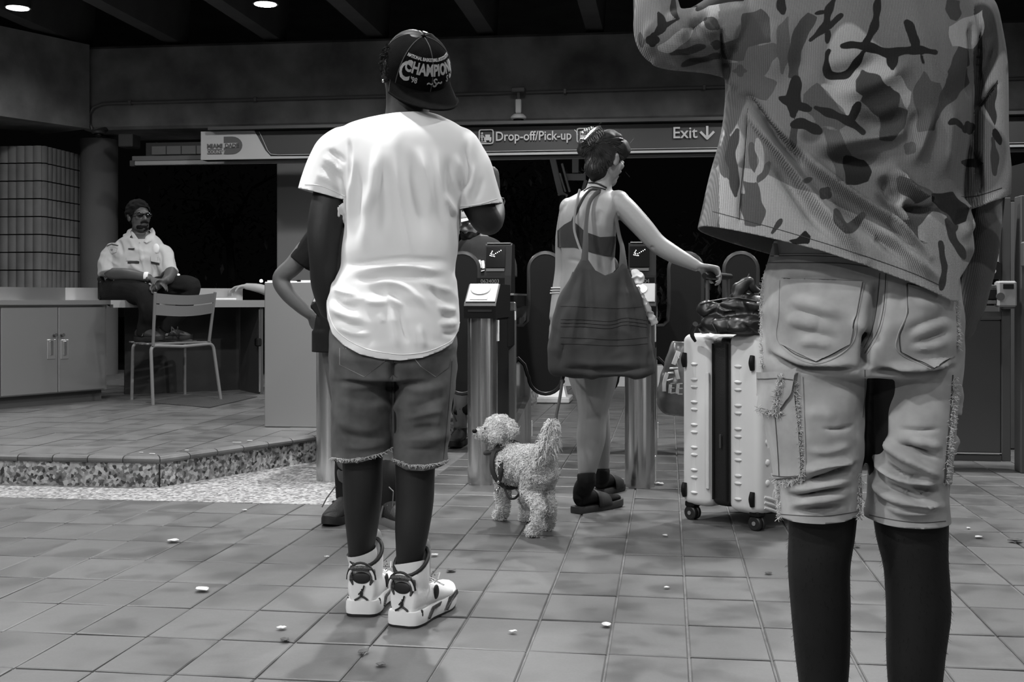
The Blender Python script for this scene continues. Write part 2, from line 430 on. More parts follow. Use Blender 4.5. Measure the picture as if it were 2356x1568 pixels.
# ---- ribbed block column at the back left
m_block = M('ribbed_block', srgb(122), 0.8, var=0.2, scale=3, bump=0.15, bscale=60)
m_mort = M('dark_mortar', srgb(20), 0.95)
dcol = 12.3
corner = P(97, 500, dcol); corner.z = 0
colm = MB(); colm.box(corner-AX*1.2+BY*0.5+ZZ*1.27, (2.36, 0.94, 2.54), AX, BY); column = colm.build('wall_column', m_mort, smooth=False, kind='structure', base=corner, label='column of vertically ribbed blocks behind the guard')
bh = 41*dcol/F
def rib_block(p0, dr, out, L, z0, ribs):
    """front face of one block: rounded vertical ribs standing proud"""
    prof = []; n = ribs*6
    for k in range(n+1):
        t = k/n; x = 0.004+t*(L-0.008); prof.append((x, 0.012+0.016*abs(math.sin(math.pi*t*ribs))**0.7))
    lo = [p0+dr*x+out*h+ZZ*(z0+0.006) for x, h in prof]+[p0+dr*prof[-1][0]-out*0.02+ZZ*(z0+0.006), p0+dr*prof[0][0]-out*0.02+ZZ*(z0+0.006)]
    return MB().loft([lo, [p+ZZ*(bh-0.012) for p in lo]])
zt = P(97, 375, dcol).z
proto = None
for r in range(-8, 3):
    z0 = zt+(-r-1)*bh if False else zt+r*bh
    if z0 < 0 or z0+bh > 2.62: continue
    for c in range(2):
        o = rib_block(corner-AX*(0.47*(c+1)+0.0), AX, -BY, 0.47, z0, 5).build('block', m_block, column, angle=50)
    for c in range(2):
        rib_block(corner+BY*(0.46*c), BY, AX, 0.46, z0, 5).build('block', m_block, column, angle=50)
m_col2 = M('smooth_column_concrete', srgb(105), 0.85, var=0.15, scale=1.2, bump=0.1)
c2 = P(228, 500, 13.1); c2.z = 0
MB().lathe([(0.2, 0), (0.2, 2.72)], c2, 28).build('wall_column_round', m_col2, kind='structure', label='smooth round concrete column beside the ribbed block column')
# ---- grey wall panel behind the gates
pg = P(844, 500, 12.6); pg.z = 0
m_panel = M('painted_panel', srgb(122), 0.6, var=0.05, scale=1)
MB().box(pg+ZZ*1.3, (408*12.6/F/math.cos(TH), 0.25, 2.6), AX, BY, ch=0.01).build('wall_pier', m_panel, smooth=False, kind='structure', label='smooth grey wall pier behind the standing man in white')
# ---- ground outside and night boundary
MB().box(B(0, 40, -0.05), (80, 50, 0.06), AX, BY).build('ground', m_ext, smooth=False, kind='structure', label='dark ground outside the station')
# ---- lamps
m_lens = M('lamp_lens', 0.9, 0.4, emit=28.0)
m_trim = M('lamp_trim', srgb(60), 0.5)
for (u, v, w) in LAMPS:
    p = B(u, v, LAMP_Z)
    px = CX+p.x/max(p.y, .1)*F
    lr = root('ceiling_downlight', p, None, 'light', 'round downlights hung between the ceiling joists')
    where = {(-5.65): 'leftmost round downlight glowing under the dark ceiling', (-3.45): 'second round downlight from the left under the dark ceiling'}
    lr['label'] = where[u] if v > 9 and u in where else 'round downlight under the dark station ceiling out of view'
    MB().lathe([(0.095, 0.0), (0.11, 0.0), (0.11, 0.16), (0.02, 0.18), (0.02, 1.0)], p, 24).build('housing', m_trim, lr)
    MB().lathe([(0.0, -0.004), (0.094, -0.004), (0.094, 0.004), (0.0, 0.004)], p, 24, cap=False).build('lens', m_lens, lr)
    ld = bpy.data.lights.new('lamp', 'SPOT'); ld.energy = w*LSCALE; ld.spot_size = math.radians(166); ld.spot_blend = 0.6; ld.shadow_soft_size = 0.09
    lo = bpy.data.objects.new('lamp_light', ld); lo.location = (0, 0, -0.02); link(lo, lr)
# ================================================================ fixtures
def brushed(name, v, rough, aniso_axis_scale=(700, 700, 6)):
    m = bpy.data.materials.new(name); m.use_nodes = True; N = m.node_tree.nodes; L = m.node_tree.links; b = N['Principled BSDF']
    b.inputs['Metallic'].default_value = 0.92
    b.inputs['Base Color'].default_value = (v, v, v, 1); b.inputs['Roughness'].default_value = rough
    b.inputs['Anisotropic'].default_value = 0.0
    tg = N.new('ShaderNodeTangent'); tg.direction_type = 'RADIAL'; tg.axis = 'Z'; L.new(tg.outputs['Tangent'], b.inputs['Tangent'])
    return m
m_steel = brushed('brushed_steel', 0.52, 0.20)
m_steelh = brushed('brushed_steel_flat', 0.50, 0.36)
m_blkp = M('black_plastic', 0.005, 0.5, spec=0.22)
m_blkm = M('black_matte', 0.008, 0.6)
m_glass = M('smoked_glass', 0.008, 0.1, spec=0.4)
m_white = M('white_plastic', 0.75, 0.5)
m_lit = M('reader_disc', 0.38, 0.45)
m_led = M('led', 0.9, 0.4, emit=9.0)
m_grey = M('grey_paint', srgb(120), 0.5)
m_dgrey = M('dark_grey_paint', srgb(62), 0.5)
def Pv(px, py, V):
    d = V/((px-CX)/F*math.sin(TH)+math.cos(TH)); return P(px, py, d)

# ---- fare gates
GV = 6.10; GW = 0.155
def gate(u, number, label, has_paddle_r=True, has_paddle_l=True, where=''):
    o = B(u, GV); r = root('fare_gate', o, label, 'fare gate', 'row of fare gate cabinets')
    def L(x, y, z): return o+AX*x+BY*y+ZZ*z
    hw = GW/2
    arc = [(hw*math.cos(math.pi+math.pi*k/20), hw+hw*math.sin(math.pi+math.pi*k/20)) for k in range(21)]
    # front column, half round
    ring = [(-hw, 0.10)]+arc+[(hw, 0.10)]
    MB().loft([[L(x, y, z) for x, y in ring] for z in (0.0, 0.865)]).build('front_column', m_steel, r)
    # side body: black upper, steel lower
    MB().box(L(0, 0.33, 0.60), (GW-0.004, 0.455, 0.60), AX, BY, ch=0.004).build('side_panel', m_blkp, r)
    MB().box(L(0, 0.33, 0.15), (GW-0.002, 0.46, 0.30), AX, BY, ch=0.004).build('side_base', m_steelh, r)
    # rear cabinet: steel posts, smoked panel, sloping base
    MB().prism([L(-hw, 0.56, 0), L(-hw, 1.65, 0), L(-hw, 1.65, 0.34), L(-hw, 0.56, 0.17)], AX*GW).build('base_panel', m_steelh, r, smooth=False)
    MB().box(L(0, 1.08, 0.50), (GW*0.55, 0.98, 0.70), AX, BY).build('smoked_panel', m_glass, r, smooth=False)
    for y in (0.86, 1.62):
        MB().box(L(0, y, 0.55), (GW, 0.06, 0.80), AX, BY, ch=0.006).build('post', m_steelh, r)
    MB().box(L(0, 1.25, 0.955), (GW, 0.80, 0.09), AX, BY, ch=0.012).build('rear_top', m_blkp, r)
    MB().box(L(0, 0.64, 0.80), (GW+0.004, 0.34, 0.26), AX, BY, ch=0.03).build('drive_housing', m_blkp, r)
    for (y, z, hh) in ((0.10, 0.80, 0.11), (0.10, 0.09, 0.13), (0.80, 0.87, 0.05), (1.66, 0.12, 0.10)):
        MB().box(L(hw+0.003, y, z), (0.004, 0.05, hh), AX, BY).build('reflector', m_white, r, smooth=False)
    # slanted reader head
    prof = [(-0.012, 0.865), (-0.014, 0.93), (0.0, 0.945), (0.155, 1.045), (0.56, 1.045), (0.56, 0.865)]
    MB().prism([L(-hw-0.006, y, z) for y, z in prof], AX*(GW+0.012)).build('reader_head', m_blkp, r, smooth=False)
    MB().box(L(0, -0.016, 0.905), (GW*0.8, 0.004, 0.012), AX, BY).build('ticket_slot', m_blkm, r, smooth=False)
    sl = (L(0, 0.155, 1.045)-L(0, 0.0, 0.945)).normalized(); nn = AX.cross(sl); c = L(0, 0.0775, 0.995)
    MB().box(c+nn*0.003, (GW+0.002, 0.178, 0.008), AX, sl, nn, ch=0.003).build('reader_plate', M('reader_plate_metal', .20, .6, metal=.3), r)
    MB().lathe([(0.0, 0), (0.052, 0), (0.050, 0.006), (0.0, 0.006)], c+sl*0.025-AX*0.012+nn*0.007, 28, AX, sl, nn, cap=False).build('reader_disc', m_lit, r)
    MB().box(c-sl*0.060-AX*0.012+nn*0.008, (0.09, 0.022, 0.003), AX, sl, nn).build('instruction_strip', M('pale_strip', srgb(150), 0.5), r, smooth=False)
    # arrow display tower
    ty = 0.72
    tp = [(ty-0.09, 1.0), (ty-0.075, 1.10), (ty-0.035, 1.275), (ty-0.02, 1.285), (ty+0.09, 1.285), (ty+0.10, 1.0)]
    MB().prism([L(-hw, y, z) for y, z in tp], AX*GW).build('display_tower', m_blkp, r, smooth=False)
    MB().box(L(0, ty-0.022+0.04, 1.288), (GW-0.02, 0.10, 0.006), AX, BY).build('tower_cap', m_steelh, r, smooth=False)
    sv = (L(0, ty-0.035, 1.275)-L(0, ty-0.075, 1.10)).normalized(); sn = AX.cross(sv)
    scn = L(-0.015, ty-0.054, 1.205)
    MB().box(scn+sn*0.002, (0.11, 0.12, 0.004), AX, sv, sn).build('screen', m_glass, r, smooth=False)
    MB().box(scn-sv*0.075+sn*0.003, (0.105, 0.016, 0.004), AX, sv, sn).build('screen_bar', m_dgrey, r, smooth=False)
    dots = MB()
    for (x, y) in ((.030, .040), (.020, .034), (.010, .028), (0, .022), (-.010, .016), (-.020, .036), (-.024, .028), (-.028, .020), (-.032, .010), (-.024, .008), (-.014, .006), (-.006, .005), (-.021, .017)):
        dots.lathe([(0.0, 0), (0.0021, 0), (0.0021, 0.002), (0.0, 0.002)], scn+AX*x+sv*y+sn*0.004, 6, AX, sv, sn, cap=False)
    dots.build('led_arrow', m_led, r, smooth=False)
    MB().ell(L(0, 0.50, 1.045), (0.052, 0.06, 0.035), AX, BY).build('dome', m_steelh, r)
    MB().box(L(-0.005, 0.40, 1.065), (GW, 0.012, 0.035), AX, BY).build('number_plate', m_blkp, r, smooth=False)
    text_on(number, 0.030, L(-0.060, 0.392, 1.054), AX, ZZ, 0.001).build('plate_number', M('plate_text', srgb(140), 0.6), r, smooth=False)
    return r
PADV = 7.35
def paddle(pxl, side, u_gate, label):
    """rounded black leaf; pixel outline at the leaf's own distance; side +1 when its arm reaches right"""
    base = Pv(pxl+37, HY, PADV); g = G(pxl+37, HY+10); w = 37.0
    pts = []
    for k in range(13):
        t = math.pi*k/12; pts.append((pxl+37-w*math.cos(t), 620-w*math.sin(t)))
    if side > 0: pts += [(pxl+74, 700), (pxl+77, 738), (pxl+88, 750), (pxl+118, 750), (pxl+118, 820), (pxl+100, 822), (pxl+84, 838), (pxl+77, 862)]
    for k in range(13):
        t = math.pi*k/12; pts.append((pxl+37+w*math.cos(t), 867+w*math.sin(t)))
    if side < 0: pts += [(pxl-3, 862), (pxl-10, 838), (pxl-26, 822), (pxl-44, 820), (pxl-44, 750), (pxl-14, 750), (pxl-3, 738), (pxl, 700)]
    poly = [Pv(x, y, PADV) for x, y in pts]
    lf = MB().prism(poly, BY*0.03).build('paddle', m_blkp, u_gate, angle=30); OFF[lf] = OFF[u_gate]; r = lf
    MB().tube([q+BY*0.015 for q in poly], 0.0175, 8, closed=True).build('edge_trim', m_blkedge, r)
    ex = pxl+118 if side > 0 else pxl-44
    q = Pv(ex+side*8, 785, PADV+0.02)
    MB().tube([q-ZZ*0.14, q+ZZ*0.14], 0.035, 14).build('hinge_post', m_blkp, r)
m_blkedge = M('paddle_edge', 0.02, 0.35)
g0_ = gate(-1.779, '0624002', 'stainless fare gate cabinet half hidden by the man in the white shirt')
g1_ = gate(-0.961, '0624003', 'stainless fare gate cabinet behind the white dog with lit arrow tower')
g2_ = gate(-0.140, '0624004', 'stainless fare gate cabinet between the woman and the white suitcase')
g3_ = gate(0.70, '0624005', 'stainless fare gate cabinet hidden behind the man in camouflage')
paddle(1026, +1, g1_, '')
paddle(1218, -1, g1_, '')
paddle(1345, +1, g2_, '')
paddle(1541, -1, g2_, '')
paddle(1668, +1, g3_, '')

# ---- stainless kiosk block on the platform
k0 = G(608, 982, PZ); kd = k0.y; kh = P(608, 648, kd).z-PZ
kc = k0+AX*0.21+BY*0.18
kr = root('steel_kiosk', kc, 'tall stainless steel kiosk block standing on the raised platform', 'kiosk')
MB().box(kc+ZZ*(kh/2), (0.42, 0.36, kh), AX, BY, ch=0.006).build('body', m_steelh, kr)
MB().box(kc+ZZ*(kh+0.004)-AX*0.15, (0.10, 0.30, 0.012), AX, BY).build('top_ledge', m_white, kr, smooth=False)
MB().box(kc+ZZ*(kh+0.004)+AX*0.07, (0.10, 0.30, 0.012), AX, BY).build('top_ledge', m_white, kr, smooth=False)
MB().box(kc+ZZ*0.006, (0.40, 0.34, 0.012), AX, BY).build('plinth', m_blkm, kr, smooth=False)

# ---- counter: steel base cabinet along the skewed edge
T0 = G(0, 943, PZ); T1 = G(249, 921, PZ); CS = (T1-T0).normalized(); CN = Vector((CS.y, -CS.x, 0))
def onface(px, py):
    """point on the cabinet front plane seen at px,py"""
    dx = (px-CX)/F; # ray (dx,1)*d ; (ray*d - T0).CN = 0
    d = (T0.x*CN.x+T0.y*CN.y)/(dx*CN.x+CN.y); return P(px, py, d)
m_cab = brushed('cabinet_steel', 0.42, 0.38)
cr = root('counter_cabinet', T1, 'two-door stainless base cabinet under the counter at the back left', 'cabinet')
zc0 = onface(125, 905).z; ztop = 0.925
Lc = 2.6
MB().box(T1-CS*(Lc/2)-CN*0.33+ZZ*((zc0+ztop)/2-T1.z), (Lc, 0.62, ztop-zc0), CS, CN*-1, ZZ).build('carcass', m_cab, cr, smooth=False)
MB().box(T1-CS*(Lc/2)-CN*0.36+ZZ*((zc0-PZ)/2), (Lc-0.02, 0.58, zc0-PZ), CS, CN*-1, ZZ).build('toe_kick', m_dgrey, cr, smooth=False)
def door(pa, pb):
    a = onface(pa, 700); b = onface(pb, 700); c = (a+b)/2; w = (b-a).length
    dr_ = MB().box(Vector((c.x, c.y, (zc0+ztop)/2-0.005))+CN*0.0, (w-0.006, 0.022, ztop-zc0-0.03), CS, CN*-1, ZZ, ch=0.003).build('door', m_cab, cr)
    OFF[dr_] = OFF[cr]; return dr_
for (pa, pb, hx) in ((-140, 0, -999), (0, 132, 115), (132, 241, 146)):
    d_ = door(pa, pb)
    if hx > 0:
        h = onface(hx, 803)+CN*0.014
        MB().box(h, (0.075, 0.006, 0.15), CS, CN*-1, ZZ, ch=0.004).build('handle_recess', m_steelh, d_)
        MB().box(h+CN*0.006+ZZ*0.01, (0.030, 0.012, 0.11), CS, CN*-1, ZZ, ch=0.004).build('handle', m_steel, d_)
        k = onface(hx+(8 if hx < 130 else -6), 770)+CN*0.014; MB().lathe([(0.014, 0), (0.014, 0.02), (0, 0.02)], k, 12, CS, ZZ, CN, cap=True).build('lock', m_dgrey, d_)
# worktop, bending into the desk
D0 = T1+CN*0.03; D1 = P(612, HY, 10.2); D1.z = PZ; DS = (D1-D0); DS.z = 0; DL = DS.length; DS.normalize(); DN = Vector((DS.y, -DS.x, 0))
wr = root('counter_worktop', T1+ZZ*(0.925-PZ), 'continuous stainless worktop with raised back edge the guard sits on', 'worktop')
MB().prism([Vector((p.x, p.y, 0.925)) for p in (T1-CS*Lc+CN*0.03, D0, D1, D1-DN*0.62, D0-CN*0.45-DN*0.35, T1-CS*Lc-CN*0.62)], (0, 0, 0.035)).build('top', m_steelh, wr, smooth=False)
MB().prism([Vector((p.x, p.y, 0.90)) for p in (D0+DS*0.02, D1, D1-DN*0.03, D0-DN*0.03)], (0, 0, 0.026)).build('front_edge', m_steelh, wr, smooth=False)
bk = [T1-CS*Lc-CN*0.60, D0-CN*0.45-DN*0.33, D1-DN*0.60]
for a, b in ((0, 1), (1, 2)):
    p, q = bk[a], bk[b]; e = (q-p).normalized(); n_ = Vector((-e.y, e.x, 0))
    MB().prism([Vector((w.x, w.y, 0.96)) for w in (p, q, q+n_*0.02, p+n_*0.02)], (0, 0, 0.105)).build('upstand', m_steelh, wr, smooth=False)
# desk carcass: dark kneehole with back panel and an end support
dk = root('desk_frame', Vector((D1.x, D1.y, PZ)), 'dark desk frame with open kneehole right of the guard', 'desk')
def Dp(t, n, z): return D0+DS*t-DN*n+ZZ*(z-D0.z)
MB().prism([Dp(0.25, 0.58, PZ), Dp(DL, 0.58, PZ), Dp(DL, 0.58, 0.90), Dp(0.25, 0.58, 0.90)], DN*-0.02).build('back_panel', M('dark_steel_panel', srgb(48), 0.45, metal=0.5, var=0.2), dk, smooth=False)
MB().box(Dp(DL-0.03, 0.28, (PZ+0.90)/2), (0.03, 0.5, 0.90-PZ), DS, DN, ZZ).build('end_support', m_dgrey, dk, smooth=False)
MB().box(Dp(DL-0.06, 0.03, 0.60), (0.05, 0.06, 0.07), DS, DN, ZZ, ch=0.01).build('latch', m_blkp, dk)
MB().tube([Dp(DL-0.05, 0.02, 0.88), Dp(DL-0.05, 0.02, PZ+0.02)], 0.009, 8).build('post', m_steel, dk)
# papers / tray on the desk
bt = Dp(DL-0.42, 0.30, 0.961)
br = root('document_tray', bt, 'pale document folder lying on the steel desk beside the kiosk', 'folder')
MB().box(bt+ZZ*0.011, (0.44, 0.24, 0.022), DS, DN, ZZ, ch=0.003).build('sheets', M('paper', 0.72, 0.7, var=0.05), br)
MB().box(bt+ZZ*0.0235, (0.45, 0.25, 0.003), DS, DN, ZZ).build('cover', M('folder_cover', srgb(150), 0.5), br, smooth=False)

# ---- chair (back towards us)
m_chair = M('grey_chair_paint', srgb(104), 0.4)
nl = G(352, 931, PZ); nr = G(508, 919, PZ); fl_ = G(303, 919, PZ); fr_ = G(425, 906, PZ)
ch = root('metal_chair', (nl+nr+fl_+fr_)/4, 'grey metal slat-back chair the guard rests his feet on', 'chair')
sz = P(345, 795, nl.y).z
snl = P(347, 800, nl.y+0.03); snr = P(490, 792, nr.y-0.0)
snl.z = snr.z = sz
sfl = P(306, 785, fl_.y-0.02); sfl.z = sz; sfr = P(425, 780, fr_.y-0.04); sfr.z = sz
def bend(a, b, c, r=0.05, n=5):
    p = b+(a-b).normalized()*r; q = b+(c-b).normalized()*r
    return [p+(b-p)*(2*t*(1-t))*0+((p*(1-t)+b*t)*(1-t)+(b*(1-t)+q*t)*t)-p for t in [k/n for k in range(n+1)]]
def leg(foot, top, inn): return MB().tube([foot]+bend(foot, top, inn)+[inn], 0.0135, 10).build('leg', m_chair, ch)
cmid = (snl+snr+sfl+sfr)/4
leg(nl, snl, (snl+snr)/2-ZZ*0.015); leg(nr, snr, (snl+snr)/2-ZZ*0.015)
leg(fl_, sfl, (sfl+sfr)/2); leg(fr_, sfr, (sfl+sfr)/2)
ex = (snr-snl).normalized(); ey = ((sfl+sfr)-(snl+snr)).normalized()
for k in range(5):
    t = k/4.0; a = snl+(sfl-snl)*(0.08+0.84*t); b = snr+(sfr-snr)*(0.08+0.84*t); c = (a+b)/2
    MB().box(c+ZZ*0.012-ZZ*0.008*math.sin(math.pi*t), ((b-a).length*0.96, 0.072, 0.014), ex, ey, ZZ, ch=0.004).build('seat_slat', m_chair, ch)
bl0 = P(352, 795, nl.y+0.03); bl1 = P(357, 672, nl.y-0.05); br0 = P(481, 785, nr.y-0.02); br1 = P(495, 672, nr.y-0.10)
for a, b in ((bl0, bl1), (br0, br1)): MB().tube([a, a*0.5+b*0.5, b], 0.0125, 10).build('back_post', m_chair, ch)
def slat(t0, t1):
    rings = []
    for k in range(9):
        t = k/8.0; a = bl0+(bl1-bl0)*t0; b = br0+(br1-br0)*t0; c = bl0+(bl1-bl0)*t1; d = br0+(br1-br0)*t1
        bow = -ey*0.0+ey*(-0.05*math.sin(math.pi*t)); lo = a+(b-a)*t+bow-ZZ*0.018*math.sin(math.pi*t); hi = c+(d-c)*t+bow-ZZ*0.018*math.sin(math.pi*t)
        rings.append([lo-ey*0.006, lo+ey*0.006, hi+ey*0.006, hi-ey*0.006])
    return MB().loft(rings).build('back_slat', m_chair, ch)
slat(0.80, 0.985); slat(0.58, 0.78)
# ---- rubber mat
mm = M('ribbed_rubber', srgb(45), 0.7)
mp_ = [G(335, 926, PZ), G(482, 938, PZ), G(592, 913, PZ), G(470, 903, PZ)]
mr_ = root('rubber_mat', (mp_[0]+mp_[2])/2, 'dark ribbed rubber mat on platform tiles under the chair', 'mat')
mb = MB(); mb.prism([p+ZZ*0.001 for p in mp_], (0, 0, 0.003)); mb.build('sheet', mm, mr_, smooth=False)
rb_ = MB(); n_ = 34
for k in range(n_):
    t = (k+0.5)/n_; a = mp_[0]+(mp_[1]-mp_[0])*t; b = mp_[3]+(mp_[2]-mp_[3])*t
    e = (b-a); rb_.box((a+b)/2+ZZ*0.005, (0.010, e.length*0.96, 0.003), Vector((e.y, -e.x, 0)).normalized(), e.normalized(), ZZ)
rb_.build('ribs', M('rubber_rib', srgb(70), 0.7), mr_, smooth=False)

# ---- overhead sign
SV = 11.35
zt_ = Pv(463, 303, SV).z; zb_ = Pv(463, 368, SV).z
us = UV(Pv(463, 330, SV))[0]; ue = us+8.4
sg = root('overhead_sign', B((us+ue)/2, SV, zb_), 'long dark wayfinding sign above the gates reading Drop-off/Pick-up and Exit', 'sign')
m_signd = M('sign_face_dark', srgb(66), 0.35); m_signw = M('sign_face_white', srgb(178), 0.4)
MB().box(B((us+ue)/2, SV+0.08, (zt_+zb_)/2), (ue-us, 0.15, zt_-zb_), AX, BY, ch=0.006).build('panel', m_signd, sg)
def sp(px, py, pr=0.0): 
    p = Pv(px, py, SV); return p-BY*pr
def sx(px): return UV(Pv(px, 330, SV))[0]
hgt = zt_-zb_
wh = [(0, 0), (1, 0)]
u6 = sx(612)
poly = [B(us, SV-0.002, zb_), B(u6+0.9, SV-0.002, zb_), B(u6+0.9, SV-0.002, zb_+hgt*0.06), B(u6+0.05, SV-0.002, zb_+hgt*0.09), B(u6-0.005, SV-0.002, zb_+hgt*0.3), B(sx(586), SV-0.002, zt_), B(us, SV-0.002, zt_)]
MB().prism(poly, -BY*0.008).build('white_panel', m_signw, sg, smooth=False)
MB().prism([B(us, SV-0.004, zb_), B(ue, SV-0.004, zb_), B(ue, SV-0.004, zb_+hgt*0.075), B(us, SV-0.004, zb_+hgt*0.075)], -BY*0.008).build('lower_band', m_signw, sg, smooth=False)
m_line = M('sign_line', srgb(165), 0.4); m_ink = M('sign_letter', srgb(188), 0.5); m_logo = M('logo_ink', srgb(85), 0.5)
ln = [B(sx(597), SV-0.006, zt_-hgt*0.04), B(u6+0.018, SV-0.006, zb_+hgt*0.30), B(u6+0.05, SV-0.006, zb_+hgt*0.17), B(u6+0.12, SV-0.006, zb_+hgt*0.135), B(ue, SV-0.006, zb_+hgt*0.135)]
MB().tube(ln, 0.004, 6).build('outline', m_line, sg)
# county emblem: a D shape with two lines of words
def tx(s, px, py, size, mat, name='lettering', **k): return text_on(s, size, sp(px, py, 0.012), AX, ZZ, 0.003, **k).build(name, mat, sg, smooth=False)
e0 = sp(516, 355, 0.012); ex_ = AX*(SV/F)
dpoly = []
w_ = 46*SV/F; hD = 42*SV/F
for (x, y) in [(0, 0), (0.45, 0)]+[(0.45+0.55*math.sin(math.pi*k/10), 0.5-0.5*math.cos(math.pi*k/10)) for k in range(1, 10)]+[(0.45, 1), (0, 1)]:
    dpoly.append(e0+AX*(x*w_)+ZZ*(y*hD))
MB().prism(dpoly, -BY*0.003).build('emblem', m_logo, sg, smooth=False)
MB().box(e0+AX*(w_*0.36)+ZZ*(hD*0.5)-BY*0.004, (w_*0.75, 0.004, hD*0.26), AX, BY).build('emblem_band', m_signw, sg, smooth=False)
tx('MIAMI', 477, 341.5, 0.062, m_logo, spacing=0.95, offset=0.002); text_on('DADE', 0.054, sp(519, 339.5, 0.020), AX, ZZ, 0.003, spacing=0.95, offset=0.002).build('lettering', m_logo, sg, smooth=False)
MB().box(sp(495, 349, 0.013), (0.148, 0.004, 0.05), AX, BY).build('emblem_bar', m_logo, sg, smooth=False)
text_on('COUNTY', 0.045, sp(478, 353.5, 0.016), AX, ZZ, 0.002, spacing=0.98).build('lettering', m_signw, sg, smooth=False)
tx('Drop-off/Pick-up', 1140, 324, 0.124, m_ink, offset=0.0015, xs=0.87); tx('Exit', 1547, 318, 0.150, m_ink, offset=0.0015)
def box_outline(px0, py0, px1, py1, t=0.007):
    c = [sp(px0, py0, .012), sp(px1, py0-0.5, .012), sp(px1, py1-0.5, .012), sp(px0, py1, .012)]; q = []
    for i in range(4):
        a, b, d = c[i-1], c[i], c[(i+1) % 4]; q += [b+(a-b)*0.15, b+(a-b)*0.04+(d-b)*0.04, b+(d-b)*0.15]
    return MB().tube(q, t, 6, closed=True)
box_outline(1103, 299, 1135, 331).build('pictogram_frame', m_ink, sg); box_outline(1328, 296, 1360, 328).build('pictogram_frame', m_ink, sg)
ic = MB()
def ib(px0, py0, px1, py1): a = sp(px0, py0, .012); b = sp(px1, py1, .012); ic.box((a+b)/2, (abs((b-a).dot(AX)), 0.004, abs(b.z-a.z)), AX, BY)
ic.ell(sp(1109.5, 307, .012), (0.010, 0.003, 0.010), AX, BY); ib(1108, 310, 1111, 324); ib(1106.5, 311, 1112.5, 317)
ib(1114, 316, 1131, 323); ib(1117, 310, 1128, 316); ib(1115, 323, 1118.5, 326); ib(1126.5, 323, 1130, 326); ib(1112, 314, 1115, 316); ib(1106, 326, 1120, 327.5)
ic.build('car_pictogram', m_ink, sg, smooth=False)
ic = MB(); ib(1335, 302, 1353, 320); ib(1337, 320, 1341, 324); ib(1347, 320, 1351, 324); ic.build('bus_pictogram', m_ink, sg, smooth=False)
MB().box(sp(1344, 308, .016), (0.062, 0.004, 0.022), AX, BY).build('bus_window', m_signd, sg, smooth=False)
a_ = sp(1627, 290, .012); b_ = sp(1627, 320, .012)
ar = MB(); ar.box((a_+b_)/2, (0.022, 0.004, (a_-b_).length), AX, BY)
for sgn in (-1, 1):
    e = b_+AX*(sgn*0.06)+ZZ*0.062; dv = (e-b_).normalized(); ar.box((e+b_)/2+ZZ*0.004, (0.022, 0.004, (e-b_).length+0.01), dv.cross(BY), BY, dv)
ar.build('arrow', m_ink, sg, smooth=False)
for px in (700, 1246, 1500, 1900): 
    p = sp(px, 300, -0.08); p.z = zt_; q = p+BY*0.75; MB().tube([p-ZZ*0.05, q-ZZ*0.05, Vector((q.x, q.y, b_bot))], 0.015, 8).build('hanger', m_dgrey, sg)
MB().box(B((us+ue)/2+0.1, SV+0.02, zt_+0.022), (ue-us, 0.20, 0.03), AX, BY).build('top_cap', m_dgrey, sg, smooth=False)
# ---- gate rail below the sign and grille strip
RV = 11.7
zr = Pv(303, 381, RV).z; ur = UV(Pv(303, 380, RV))[0]
rl = root('shutter_rail', B(ur, RV, zr), 'pale horizontal shutter rail under the overhead sign', 'rail')
MB().box(B(ur+4.6, RV, zr+0.022), (9.2, 0.05, 0.044), AX, BY, ch=0.004).build('bottom_bar', M('rail_alu', srgb(170), 0.35, metal=0.3), rl)
MB().box(B(ur+4.6, RV+0.02, zr+0.075), (9.2, 0.03, 0.05), AX, BY, ch=0.004).build('shutter_edge', M('shutter_dark', srgb(100), 0.5), rl)
MB().box(B(ur+0.02, RV-0.01, zr+0.02), (0.05, 0.06, 0.06), AX, BY, ch=0.004).build('end_stop', m_dgrey, rl)
gs = root('shutter_box', B(ur+0.08, RV+0.3, zr+0.13), 'panelled roller shutter box left of the sign', 'shutter')
for k in range(5): MB().box(B(ur+0.17+k*0.165, RV+0.3, zr+0.19), (0.158, 0.05, 0.09), AX, BY, ch=0.004).build('panel', m_grey, gs)
MB().box(B(ur+4.5, RV+0.37, zr+0.20), (9.0, 0.06, 0.16), AX, BY).build('backing', m_dgrey, gs, smooth=False)
MB().box(B(ur-0.12, RV+0.2, zr+0.28), (0.16, 0.2, 0.14), AX, BY, ch=0.01).build('bracket', m_dgrey, gs)
